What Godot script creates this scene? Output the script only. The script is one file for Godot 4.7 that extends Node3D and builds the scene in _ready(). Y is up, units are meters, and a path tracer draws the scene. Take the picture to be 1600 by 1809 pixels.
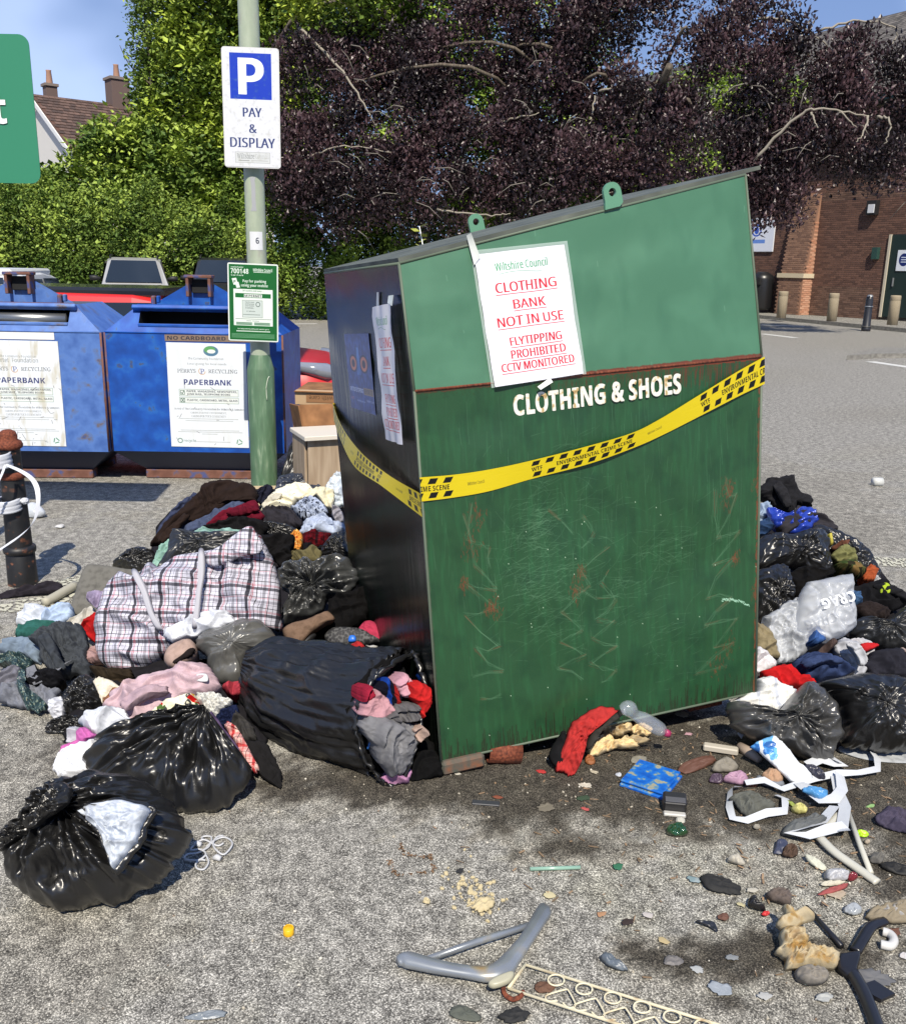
extends Node3D
# A tipped clothing bank among fly-tipped bags in a car park, seen at head height on a bright day.

var rng := RandomNumberGenerator.new()
var nz := FastNoiseLite.new()
var taken := {}
var M := {}
var sans := SystemFont.new()
var bold := SystemFont.new()
var serif := SystemFont.new()
var smooth_cache := {}


# ---------------------------------------------------------------- naming and tagging
func numbered(called: String) -> String:
	var n: int = taken.get(called, 0)
	taken[called] = n + 1
	return called if n == 0 else "%s_%03d" % [called, n]


func tag(o: Node3D, label := "", category := "", group := "", kind := "") -> Node3D:
	if label: o.set_meta("label", label)
	if category: o.set_meta("category", category)
	if group: o.set_meta("group", group)
	if kind: o.set_meta("kind", kind)
	return o


func root(called: String, at: Vector3, turn := 0.0) -> Node3D:
	var o := Node3D.new()
	o.name = numbered(called)
	o.position = at
	o.rotation.y = turn
	add_child(o, true)
	return o


func put(called: String, mesh: Mesh, m: Material, parent: Node3D = null) -> MeshInstance3D:
	var o := MeshInstance3D.new()
	o.mesh = mesh
	o.material_override = m
	if parent:
		o.name = called
		parent.add_child(o, true)
	else:
		o.name = numbered(called)
		add_child(o, true)
	return o


func part(called: String, st: SurfaceTool, m: Material, parent: Node3D = null) -> MeshInstance3D:
	st.generate_normals()
	return put(called, st.commit(), m, parent)


func begin(flat := true) -> SurfaceTool:
	var st := SurfaceTool.new()
	st.begin(Mesh.PRIMITIVE_TRIANGLES)
	st.set_smooth_group(-1 if flat else 0)
	return st


# ---------------------------------------------------------------- shapes
func tri(st: SurfaceTool, a: Vector3, b: Vector3, c: Vector3, inside: Vector3) -> void:
	# a triangle that faces away from the point inside
	if (b - a).cross(c - a).dot((a + b + c) / 3.0 - inside) > 0.0:
		var t := b
		b = c
		c = t
	st.add_vertex(a)
	st.add_vertex(b)
	st.add_vertex(c)


func quad(st: SurfaceTool, a: Vector3, b: Vector3, c: Vector3, d: Vector3, inside: Vector3) -> void:
	tri(st, a, b, c, inside)
	tri(st, a, c, d, inside)


func block(st: SurfaceTool, mid: Vector3, size: Vector3, bevel := 0.004, turn := Basis()) -> void:
	# a box with chamfered edges
	var h := size / 2.0
	var e := minf(bevel, minf(h.x, minf(h.y, h.z)) * 0.6)
	var p := func(sx: int, sy: int, sz: int, keep: int) -> Vector3:
		var v := Vector3(sx * (h.x - (0.0 if keep == 0 else e)), sy * (h.y - (0.0 if keep == 1 else e)), sz * (h.z - (0.0 if keep == 2 else e)))
		return mid + turn * v
	for s in [-1, 1]:
		quad(st, p.call(s, -1, -1, 0), p.call(s, 1, -1, 0), p.call(s, 1, 1, 0), p.call(s, -1, 1, 0), mid)
		quad(st, p.call(-1, s, -1, 1), p.call(1, s, -1, 1), p.call(1, s, 1, 1), p.call(-1, s, 1, 1), mid)
		quad(st, p.call(-1, -1, s, 2), p.call(1, -1, s, 2), p.call(1, 1, s, 2), p.call(-1, 1, s, 2), mid)
		for t in [-1, 1]:
			quad(st, p.call(s, t, -1, 0), p.call(s, t, -1, 1), p.call(s, t, 1, 1), p.call(s, t, 1, 0), mid)
			quad(st, p.call(s, -1, t, 0), p.call(s, -1, t, 2), p.call(s, 1, t, 2), p.call(s, 1, t, 0), mid)
			quad(st, p.call(-1, s, t, 1), p.call(-1, s, t, 2), p.call(1, s, t, 2), p.call(1, s, t, 1), mid)
			for u in [-1, 1]:
				tri(st, p.call(s, t, u, 0), p.call(s, t, u, 1), p.call(s, t, u, 2), mid)


func box(called: String, mid: Vector3, size: Vector3, m: Material, parent: Node3D = null, bevel := 0.004, turn := Basis()) -> MeshInstance3D:
	var st := begin()
	block(st, Vector3.ZERO, size, bevel)
	var o := part(called, st, m, parent)
	o.transform = Transform3D(turn, mid)
	return o


func grid(st: SurfaceTool, at: Array, cols: int, rows: int, wrap := false) -> void:
	# at: rows x cols of [position, uv]; smooth
	var w := cols if wrap else cols - 1
	for p in at:
		st.set_uv(p[1])
		st.add_vertex(p[0])
	for j in rows - 1:
		for i in w:
			var a := j * cols + i
			var b := j * cols + (i + 1) % cols
			var c := a + cols
			var d := b + cols
			for k in [a, c, b, b, c, d]:
				st.add_index(k)


func curve(pts: Array, n: int, closed := false) -> Array:
	# Catmull-Rom through points of any vector type, n steps
	var out := []
	var m := pts.size()
	var segs := m if closed else m - 1
	for k in n:
		var f := float(k) / float(n if closed else n - 1) * segs
		var i := mini(int(f), segs - 1)
		var t := f - i
		var a = pts[(i - 1 + m) % m] if closed else pts[maxi(i - 1, 0)]
		var b = pts[i % m]
		var c = pts[(i + 1) % m] if closed else pts[mini(i + 1, m - 1)]
		var d = pts[(i + 2) % m] if closed else pts[mini(i + 2, m - 1)]
		out.append((b * 2.0 + (c - a) * t + (a * 2.0 - b * 5.0 + c * 4.0 - d) * (t * t) + (b * 3.0 - a - c * 3.0 + d) * (t * t * t)) * 0.5)
	return out


func tube(st: SurfaceTool, pts: Array, r: Array, sides := 8, flat := 1.0, up := Vector3.UP, caps := true) -> void:
	# sweep of ellipses along points; r is one radius or one per point; flat squashes them along up
	var base := []
	var n := pts.size()
	for k in n:
		var t: Vector3 = (pts[mini(k + 1, n - 1)] - pts[maxi(k - 1, 0)]).normalized()
		var s := t.cross(up)
		s = t.cross(Vector3.RIGHT if absf(t.x) < 0.8 else Vector3.BACK) if s.length() < 0.05 else s
		s = s.normalized()
		var w := s.cross(t).normalized()
		var rr: float = r[k] if r.size() == n else r[0]
		for i in sides:
			var a := TAU * i / sides
			base.append([pts[k] + s * (cos(a) * rr) + w * (sin(a) * rr * flat), Vector2(float(i) / sides, float(k) / n)])
	if caps:
		for e in [0, n - 1]:
			var mid: Vector3 = pts[e]
			var ring := []
			for i in sides:
				ring.append([mid, Vector2(0.5, 0.5)])
			if e == 0:
				base = ring + base
			else:
				base = base + ring
	var s2 := SurfaceTool.new()
	s2.begin(Mesh.PRIMITIVE_TRIANGLES)
	grid(s2, base, sides, base.size() / sides, true)
	s2.generate_normals()
	st.append_from(s2.commit(), 0, Transform3D())


func rod(called: String, pts: Array, r: Array, m: Material, parent: Node3D = null, sides := 8, flat := 1.0, up := Vector3.UP) -> MeshInstance3D:
	var st := begin(false)
	tube(st, pts, r, sides, flat, up)
	return put(called, st.commit(), m, parent)


func lathe(st: SurfaceTool, prof: Array, sides := 24, axis := Transform3D()) -> void:
	# prof: [radius, height] pairs; smooth
	var base := []
	for k in prof.size():
		for i in sides:
			var a := -TAU * i / sides
			base.append([axis * Vector3(cos(a) * prof[k][0], prof[k][1], sin(a) * prof[k][0]), Vector2(float(i) / sides, float(k) / prof.size())])
	var s2 := SurfaceTool.new()
	s2.begin(Mesh.PRIMITIVE_TRIANGLES)
	grid(s2, base, sides, prof.size(), true)
	s2.generate_normals()
	st.append_from(s2.commit(), 0, Transform3D())


func turned(called: String, prof: Array, m: Material, parent: Node3D = null, sides := 24, axis := Transform3D()) -> MeshInstance3D:
	var st := begin(false)
	lathe(st, prof, sides, axis)
	return put(called, st.commit(), m, parent)


func prism(st: SurfaceTool, poly: Array, x0: float, x1: float, axis := 0) -> void:
	# polygon in the plane across the axis (0: y,z along x; 2: x,y along z), pushed from x0 to x1
	var flat := PackedVector2Array(poly)
	var ix := Geometry2D.triangulate_polygon(flat)
	var p := func(v: Vector2, t: float) -> Vector3:
		return Vector3(t, v.x, v.y) if axis == 0 else (Vector3(v.x, t, v.y) if axis == 1 else Vector3(v.x, v.y, t))
	for e in [x0, x1]:
		for k in range(0, ix.size(), 3):
			var a: Vector3 = p.call(flat[ix[k]], e)
			tri(st, a, p.call(flat[ix[k + 1]], e), p.call(flat[ix[k + 2]], e), p.call(flat[ix[k]], e + (x1 - x0 if e == x0 else x0 - x1)))
	var turn := Geometry2D.is_polygon_clockwise(flat)
	for k in flat.size():
		var a := flat[k]
		var b := flat[(k + 1) % flat.size()]
		var out := (b - a).orthogonal().normalized() * (-1.0 if turn else 1.0)
		var inner := (a + b) / 2.0 + out * 0.01
		if Geometry2D.is_point_in_polygon((a + b) / 2.0 - out * 1e-4, flat):
			inner = (a + b) / 2.0 - out * 0.01
		quad(st, p.call(a, x0), p.call(b, x0), p.call(b, x1), p.call(a, x1), p.call(inner, (x0 + x1) / 2.0))


func plate(called: String, poly: Array, x0: float, x1: float, axis: int, m: Material, parent: Node3D = null) -> MeshInstance3D:
	var st := begin()
	prism(st, poly, x0, x1, axis)
	return part(called, st, m, parent)


func sheet(called: String, w: float, h: float, xf: Transform3D, m: Material, parent: Node3D = null, warp := 0.0, seed_at := 0.0) -> MeshInstance3D:
	# a sheet in its own x,y plane facing +z, uv from top left; warp buckles it
	var st := begin(false)
	var n := 2 if warp == 0.0 else 16
	var at := []
	for j in n:
		for i in n:
			var u := float(i) / (n - 1)
			var v := float(j) / (n - 1)
			var z := 0.0
			if warp > 0.0:
				z = warp * (0.6 + nz.get_noise_3d(u * 2.6 + seed_at, v * 3.4, seed_at))
			at.append([xf * Vector3((u - 0.5) * w, (0.5 - v) * h, z), Vector2(u, v)])
	for p in at:
		st.set_uv(p[1])
		st.add_vertex(p[0])
	for j in n - 1:
		for i in n - 1:
			var a := j * n + i
			for k in [a, a + 1, a + n, a + 1, a + n + 1, a + n]:
				st.add_index(k)
	return part(called, st, m, parent)


func patch(a: Vector3, b: Vector3, c: Vector3, d: Vector3, nu: int, nv: int, dent: float, at := 0.0) -> SurfaceTool:
	# a panel from four corners (bottom left, bottom right, top right, top left), slightly dented
	var st := begin(false)
	var n := (b - a).cross(d - a).normalized()
	for j in nv + 1:
		for i in nu + 1:
			var u := float(i) / nu
			var v := float(j) / nv
			var p := a.lerp(b, u).lerp(d.lerp(c, u), v)
			var k := minf(1.0, 9.0 * minf(minf(u, 1.0 - u), minf(v, 1.0 - v)))
			p += n * dent * k * (nz.get_noise_3d(u * 2.1 + at, v * 2.4, at * 3.0) + 0.35 * nz.get_noise_3d(u * 6.0, v * 6.0 + at, 4.0))
			st.set_uv(Vector2(u, 1.0 - v))
			st.add_vertex(p)
	for j in nv:
		for i in nu:
			var q := j * (nu + 1) + i
			for k in [q, q + nu + 1, q + 1, q + 1, q + nu + 1, q + nu + 2]:
				st.add_index(k)
	return st


func frame(at: Vector3, tilt: float, yaw: float) -> Transform3D:
	# x to the right, y up the slope, z out of it; tilt 0 lies flat, 90 stands facing the front
	var t := deg_to_rad(tilt)
	var n := Vector3(0, cos(t), sin(t))
	var u := Vector3.RIGHT
	return Transform3D(Basis(Vector3.UP, deg_to_rad(yaw)) * Basis(u, n.cross(u), n), at)


func wave(x: float) -> float:
	return 1.0 - 2.0 * absf(x)


func lump_mesh(xf: Transform3D, pts: Array, o: Dictionary) -> Mesh:
	# a soft closed body: an outline in its own plane, swollen to the front by up and to the back by dn, then creased
	var na: int = o.get("na", 72)
	var nr: int = o.get("nr", 18)
	var nb := 6
	var up: float = o.get("up", 0.08)
	var dn: float = o.get("dn", 0.08)
	var e: float = o.get("e", 2.4)
	var q: float = o.get("q", 0.5)
	var fold: float = o.get("fold", 0.0)
	var ff: float = o.get("ff", 9.0)
	var an: float = o.get("an", 3.5)
	var fa: float = deg_to_rad(o.get("fa", 40.0))
	var cr: float = o.get("cr", 0.0)
	var cf: float = o.get("cf", 14.0)
	var rad: float = o.get("rad", 0.0)
	var rn: float = o.get("rn", 3.0)
	var pinch: float = o.get("pinch", 0.0)
	var jag: float = o.get("jag", 0.04)
	var sd: float = o.get("seed", 1.0) * 7.31
	var floor_y: float = o.get("floor", 0.006)
	var sag: float = o.get("sag", 0.0)
	var lift: float = o.get("lift", 0.0)
	var raw := []
	for k in range(0, pts.size(), 2):
		raw.append(Vector2(pts[k], pts[k + 1]))
	var sharp: float = o.get("sharp", 0.0)
	var grow: float = o.get("grow", 1.0)
	var rim: Array = curve(raw, na, true)
	for k in na:
		var f := float(k) / na * raw.size()
		rim[k] = rim[k].lerp(raw[int(f) % raw.size()].lerp(raw[(int(f) + 1) % raw.size()], f - int(f)), sharp) * 1.0
	var mid := Vector2.ZERO
	for p in rim:
		mid += p / na
	if o.has("c"):
		mid = o.c
	for k in na:
		rim[k] = mid + (rim[k] - mid) * grow
	var lay: float = o.get("lay", 0.0)
	var ls: float = o.get("ls", 8.0)
	var upw: Vector3 = xf.basis.inverse() * Vector3.UP
	var ca := cos(fa)
	var sa := sin(fa)
	var st := begin(false)
	var rows := nr + nb
	for k in rows + 1:
		var front := k <= nr
		var rho := float(k) / nr if front else float(rows - k) / nb
		rho = pow(rho, 0.8) if front else rho
		var dome := pow(maxf(0.0, 1.0 - pow(rho, e)), q)
		for i in na:
			var b: Vector2 = rim[i] - mid
			var ang := TAU * i / na
			var cx := cos(ang)
			var sx := sin(ang)
			var j := 1.0 + jag * rho * (nz.get_noise_3d(cx * 3.0 + sd, sx * 3.0, 1.7) + 0.6 * nz.get_noise_3d(cx * 7.0, sx * 7.0, sd) + 0.3 * nz.get_noise_3d(cx * 17.0, sx * 17.0, sd))
			var p := mid + b * (rho * j)
			var z: float
			if front:
				z = up * dome
				var keep := 1.0 - pow(rho, 7.0)
				if fold > 0.0:
					var wx := p.x + 0.05 * nz.get_noise_3d(p.x * 7.0, p.y * 7.0, sd)
					var fx := (wx * ca + p.y * sa) * ff
					var fy := (-wx * sa + p.y * ca) * ff / an
					z += fold * keep * (wave(nz.get_noise_3d(fx, fy, sd)) - 0.55 + 0.45 * wave(nz.get_noise_3d(fx * 2.3, fy * 2.3 + 9.0, sd)) - 0.2)
				if lay > 0.0:
					# overlapping pleats: a slow rise and a sharp drop
					var s := (p.x * sa - p.y * ca) * ls + 1.6 * nz.get_noise_3d(p.x * 4.0, p.y * 4.0, sd + 5.0)
					s -= floorf(s)
					z += lay * keep * ((s / 0.82 if s < 0.82 else (1.0 - s) / 0.18) - 0.5)
				if rad > 0.0:
					var rr := wave(nz.get_noise_3d(cx * rn + sd, sx * rn, rho * 1.4)) + 0.5 * wave(nz.get_noise_3d(cx * rn * 2.4, sx * rn * 2.4 + sd, rho * 2.2))
					z += rad * keep * (rr - 0.8) * (0.25 + 1.1 * rho * (1.0 - rho) * 3.0)
				if cr > 0.0:
					z += cr * keep * (wave(nz.get_noise_3d(p.x * cf + sd, p.y * cf, sd)) + 0.5 * wave(nz.get_noise_3d(p.x * cf * 2.3, p.y * cf * 2.3 + sd, 3.0)) - 0.8)
				if pinch > 0.0:
					z -= pinch * exp(-pow(rho / 0.16, 2.0))
			else:
				z = -dn * dome
			var v := Vector3(p.x, p.y, z + lift)
			if sag > 0.0:
				v -= upw * sag * rho * rho
			var wy: float = (xf * v).y
			if wy < floor_y:
				v += upw * (floor_y - wy + 0.002 * float(rows - k) / rows)
			st.set_uv(p)
			st.add_vertex(v)
	for k in rows:
		for i in na:
			var a := k * na + i
			var b2 := k * na + (i + 1) % na
			for x in [a, b2, a + na, b2, b2 + na, a + na]:
				st.add_index(x)
	st.generate_normals()
	return st.commit()


func lump(called: String, at: Vector3, tilt: float, yaw: float, pts: Array, o: Dictionary, m: Material, label := "", category := "", group := "", parent: Node3D = null) -> MeshInstance3D:
	var xf := frame(at, tilt, yaw)
	var mesh := lump_mesh(xf, pts, o)
	var r := put(called, mesh, m, parent)
	r.transform = (parent.transform.affine_inverse() * xf) if parent else xf
	if not parent:
		tag(r, label, category, group)
	return r


func strip_mesh(edges: Array, thick := 0.0012, n := 0, uv_len := 1.0) -> Mesh:
	# a band between two edges: [[left, right], ...]; smoothed when n is given; it has a front and a back
	var a := []
	var b := []
	for p in edges:
		a.append(p[0])
		b.append(p[1])
	if n > 0:
		a = curve(a, n)
		b = curve(b, n)
	var st := begin(false)
	var run := 0.0
	var rows := []
	for k in a.size():
		if k > 0:
			run += ((a[k] + b[k]) / 2.0).distance_to((a[k - 1] + b[k - 1]) / 2.0)
		var t: Vector3 = a[mini(k + 1, a.size() - 1)] - a[maxi(k - 1, 0)]
		var nn: Vector3 = t.cross(b[k] - a[k]).normalized() * thick / 2.0
		rows.append([a[k], b[k], nn, run / uv_len])
	for s in [1.0, -1.0]:
		var s2 := SurfaceTool.new()
		s2.begin(Mesh.PRIMITIVE_TRIANGLES)
		for r in rows:
			for c in 4:
				s2.set_uv(Vector2(r[3], c / 3.0))
				s2.add_vertex(r[0].lerp(r[1], c / 3.0) + r[2] * s)
		for k in rows.size() - 1:
			for c in 3:
				var q := k * 4 + c
				var ix := [q, q + 1, q + 4, q + 1, q + 5, q + 4] if s > 0.0 else [q, q + 4, q + 1, q + 1, q + 4, q + 5]
				for x in ix:
					s2.add_index(x)
		s2.generate_normals()
		st.append_from(s2.commit(), 0, Transform3D())
	return st.commit()


func sack_mesh(path: Array, rx: Array, ry: Array, up: Vector3, o: Dictionary) -> Mesh:
	# an open bag: rings along a path from the closed end to the mouth, then back down the inside
	var na: int = o.get("na", 84)
	var nk: int = o.get("nk", 40)
	var pl := curve(path, nk)
	var ax := curve(rx, nk)
	var ay := curve(ry, nk)
	var amp: float = o.get("fold", 0.02)
	var cr: float = o.get("cr", 0.008)
	var sd: float = o.get("seed", 1.0) * 5.7
	var deep: int = o.get("deep", 14)
	var st := begin(false)
	var rows := nk + deep
	for k in rows:
		var kk := k if k < nk else 2 * nk - 2 - k
		var inner := k >= nk
		var t: Vector3 = (pl[mini(kk + 1, nk - 1)] - pl[maxi(kk - 1, 0)]).normalized()
		var s := t.cross(up).normalized()
		var w := s.cross(t)
		var f := float(kk) / nk
		for i in na:
			var a := TAU * i / na
			var ca := cos(a)
			var sa := sin(a)
			var d := amp * (wave(nz.get_noise_3d(ca * 1.5 + f * 1.1 + sd, sa * 1.5, f * 2.0)) - 0.5) * 0.7 * (0.5 + 0.9 * sin(PI * minf(1.0, f * 1.05))) + 0.011 * (wave(nz.get_noise_3d(ca * 5.0 + f * 1.4, sa * 5.0 + sd, f * 0.9)) - 0.5)
			d += cr * (wave(nz.get_noise_3d(ca * 6.0 + f * 5.0, sa * 6.0, f * 13.0 + sd)) - 0.5) * (0.3 + f)
			if inner:
				d -= 0.006
			var v: Vector3 = pl[kk] + s * (ca * (ax[kk] + d)) + w * (sa * (ay[kk] + d))
			v.y = maxf(v.y, 0.006 + (0.003 if inner else 0.0))
			st.set_uv(Vector2(a * 0.2, f))
			st.add_vertex(v)
	for k in rows - 1:
		for i in na:
			var a2 := k * na + i
			var b2 := k * na + (i + 1) % na
			for x in [a2, a2 + na, b2, b2, a2 + na, b2 + na]:
				st.add_index(x)
	st.generate_normals()
	return st.commit()


# ---------------------------------------------------------------- materials and textures
func lin(r: float, g: float, b: float) -> Color:
	return Color(r, g, b).linear_to_srgb()


func seen(r: int, g: int, b: int, k := 0.64) -> Color:
	# the base colour of a thing whose sunlit face looks like this
	var c := Color8(r, g, b).srgb_to_linear()
	return Color(c.r * k, c.g * k, c.b * k).linear_to_srgb()


func noise(kind: int, freq: float, seed_at: int, octaves := 1) -> FastNoiseLite:
	var n := FastNoiseLite.new()
	n.noise_type = kind as FastNoiseLite.NoiseType
	n.frequency = freq
	n.seed = seed_at
	n.fractal_type = FastNoiseLite.FRACTAL_FBM if octaves > 1 else FastNoiseLite.FRACTAL_NONE
	n.fractal_octaves = octaves
	return n


func tex(im: Image) -> ImageTexture:
	return ImageTexture.create_from_image(im)


func ramped(n: FastNoiseLite, size: int, stops: Array, seamless := true) -> ImageTexture:
	# the noise as grey levels, each looked up in a colour ramp of [at, colour] stops
	var g := n.get_seamless_image(size, size, false, false, 0.12) if seamless else n.get_image(size, size)
	var src := g.get_data()
	var table := PackedByteArray()
	table.resize(768)
	for v in 256:
		var f := v / 255.0
		var c: Color = stops[0][1]
		for k in stops.size() - 1:
			if f >= stops[k][0]:
				c = (stops[k][1] as Color).lerp(stops[k + 1][1], clampf((f - stops[k][0]) / maxf(1e-4, stops[k + 1][0] - stops[k][0]), 0.0, 1.0))
		table[v * 3] = c.r8
		table[v * 3 + 1] = c.g8
		table[v * 3 + 2] = c.b8
	var out := PackedByteArray()
	out.resize(size * size * 3)
	for k in size * size:
		var v := src[k] * 3
		var at := k * 3
		out[at] = table[v]
		out[at + 1] = table[v + 1]
		out[at + 2] = table[v + 2]
	return tex(Image.create_from_data(size, size, false, Image.FORMAT_RGB8, out))


func relief(n: FastNoiseLite, size: int, strength: float) -> ImageTexture:
	var g := n.get_seamless_image(size, size, false, false, 0.15)
	g.convert(Image.FORMAT_RGBA8)
	g.bump_map_to_normal_map(strength)
	return tex(g)


func mat(c: Color, rough := 0.8, o := {}) -> StandardMaterial3D:
	var m := StandardMaterial3D.new()
	m.albedo_color = c
	m.roughness = rough
	for k in o:
		m.set(k, o[k])
	return m


func cloth(c: Color, o := {}) -> StandardMaterial3D:
	var m := mat(c, 0.92, {"metallic_specular": 0.25, "albedo_texture": M.mottle, "uv1_triplanar": true, "uv1_scale": Vector3.ONE * 2.2, "normal_enabled": true, "normal_texture": M.wrinkle, "normal_scale": 0.6})
	for k in o:
		m.set(k, o[k])
	return m


func film(c: Color, rough := 0.27, o := {}) -> StandardMaterial3D:
	# refuse-sack plastic
	var m := mat(c, rough, {"metallic_specular": 0.55, "uv1_triplanar": true, "uv1_scale": Vector3.ONE * 1.3, "normal_enabled": true, "normal_texture": M.crinkle, "normal_scale": 0.24})
	for k in o:
		m.set(k, o[k])
	return m


func print_on(im: Image, o := {}) -> StandardMaterial3D:
	return mat(Color.WHITE, o.get("roughness", 0.5), {"albedo_texture": tex(im), "texture_repeat": false}.merged(o, true))


func canvas(w: int, h: int, c: Color) -> Image:
	var im := Image.create_empty(w, h, false, Image.FORMAT_RGBA8)
	im.fill(c)
	return im


func ink(im: Image, words: String, f: Font, x: float, y: float, w: float, h: float, c: Color, fat := 0) -> void:
	# lettering rasterised into an image so that it fills the box
	var t := TextMesh.new()
	t.text = words
	t.font = f
	t.font_size = 48
	t.pixel_size = 0.01
	t.depth = 0.0
	t.curve_step = 1.5
	var arr := t.get_mesh_arrays()
	if arr.is_empty():
		return
	var v: PackedVector3Array = arr[Mesh.ARRAY_VERTEX]
	var ix: PackedInt32Array = arr[Mesh.ARRAY_INDEX]
	var lo := Vector2(1e9, 1e9)
	var hi := -lo
	for p in v:
		lo = lo.min(Vector2(p.x, p.y))
		hi = hi.max(Vector2(p.x, p.y))
	var k := Vector2(w, h) / (hi - lo)
	var full := im.get_size()
	for q in range(0, ix.size(), 3):
		var a := Vector2(x + (v[ix[q]].x - lo.x) * k.x, y + (hi.y - v[ix[q]].y) * k.y)
		var b := Vector2(x + (v[ix[q + 1]].x - lo.x) * k.x, y + (hi.y - v[ix[q + 1]].y) * k.y)
		var d := Vector2(x + (v[ix[q + 2]].x - lo.x) * k.x, y + (hi.y - v[ix[q + 2]].y) * k.y)
		for py in range(maxi(0, int(floor(minf(a.y, minf(b.y, d.y)) - 0.5))), mini(full.y, int(ceil(maxf(a.y, maxf(b.y, d.y)) + 0.5)))):
			var yy := py + 0.5
			var x0 := 1e9
			var x1 := -1e9
			for s in [[a, b], [b, d], [d, a]]:
				var s0: Vector2 = s[0]
				var s1: Vector2 = s[1]
				if (s0.y <= yy) != (s1.y <= yy):
					var xx := s0.x + (yy - s0.y) / (s1.y - s0.y) * (s1.x - s0.x)
					x0 = minf(x0, xx)
					x1 = maxf(x1, xx)
			if x1 > x0:
				for px in range(maxi(0, int(round(x0)) - fat), mini(full.x, int(round(x1)) + fat)):
					im.set_pixel(px, py, c)


func disc(im: Image, x: float, y: float, rx: float, ry: float, c: Color, hole := 0.0) -> void:
	for py in range(maxi(0, int(y - ry)), mini(im.get_height(), int(y + ry) + 1)):
		for px in range(maxi(0, int(x - rx)), mini(im.get_width(), int(x + rx) + 1)):
			var d := Vector2((px - x) / rx, (py - y) / ry).length()
			if d <= 1.0 and d >= hole:
				im.set_pixel(px, py, c)


func stroke(im: Image, a: Vector2, b: Vector2, wide: float, c: Color) -> void:
	# a soft line; c.a is how much of it covers
	var n := int(a.distance_to(b) * 1.5) + 1
	var r := int(ceil(wide))
	for k in n + 1:
		var p := a.lerp(b, float(k) / n)
		for dy in range(-r, r + 1):
			for dx in range(-r, r + 1):
				var x := int(p.x) + dx
				var y := int(p.y) + dy
				if x < 0 or y < 0 or x >= im.get_width() or y >= im.get_height():
					continue
				var f := clampf(wide - Vector2(x + 0.5 - p.x, y + 0.5 - p.y).length() + 0.5, 0.0, 1.0)
				if f > 0.0:
					im.set_pixel(x, y, im.get_pixel(x, y).lerp(Color(c.r, c.g, c.b), f * c.a))


func worn(im: Image, n: FastNoiseLite, c: Color, least: float, most: float, k: float, sx := 1.0, sy := 1.0) -> void:
	# wear and dirt: where the noise lies above least, up to k of the colour
	for y in im.get_height():
		for x in im.get_width():
			var f := clampf((n.get_noise_2d(x * sx, y * sy) - least) / (most - least), 0.0, 1.0) * k
			if f > 0.01:
				im.set_pixel(x, y, im.get_pixel(x, y).lerp(c, f))


func scatter(called: String, mesh: Mesh, m: Material, at: Array, tints: Array, parent: Node3D = null) -> MultiMeshInstance3D:
	var mm := MultiMesh.new()
	mm.transform_format = MultiMesh.TRANSFORM_3D
	mm.use_colors = true
	mm.mesh = mesh
	mm.instance_count = at.size()
	for k in at.size():
		mm.set_instance_transform(k, at[k])
		mm.set_instance_color(k, tints[k])
	var o := MultiMeshInstance3D.new()
	o.multimesh = mm
	o.material_override = m
	o.name = called if parent else numbered(called)
	(parent if parent else self as Node3D).add_child(o, true)
	return tag(o, "", "", "", "stuff")


func any_turn() -> Basis:
	return Basis.from_euler(Vector3(rng.randf(), rng.randf(), rng.randf()) * TAU)


func leaf_spray(leaves: int, spread: float, long: float, wide: float, seed_at: int, droop := 0.0) -> Mesh:
	# a twig's worth of separate folded leaves
	var r := RandomNumberGenerator.new()
	r.seed = seed_at
	var st := begin()
	for k in leaves:
		var p := Vector3(r.randf() - 0.5, r.randf() - 0.5, r.randf() - 0.5) * 2.0 * spread
		var b := Basis.from_euler(Vector3(r.randf_range(-0.9, 0.7) - droop, r.randf() * TAU, r.randf_range(-0.7, 0.7)))
		var s := r.randf_range(0.7, 1.25)
		var tip := p + b * Vector3(0, 0, long * s)
		var mid := p + b * Vector3(0, -0.012, long * 0.45 * s)
		var l := p + b * Vector3(-wide * s, 0.01, long * 0.42 * s)
		var h := p + b * Vector3(wide * s, 0.01, long * 0.42 * s)
		for t in [[p, l, mid], [l, tip, mid], [mid, tip, h], [p, mid, h]]:
			for v in t:
				st.add_vertex(v)
	st.generate_normals()
	return st.commit()


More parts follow.
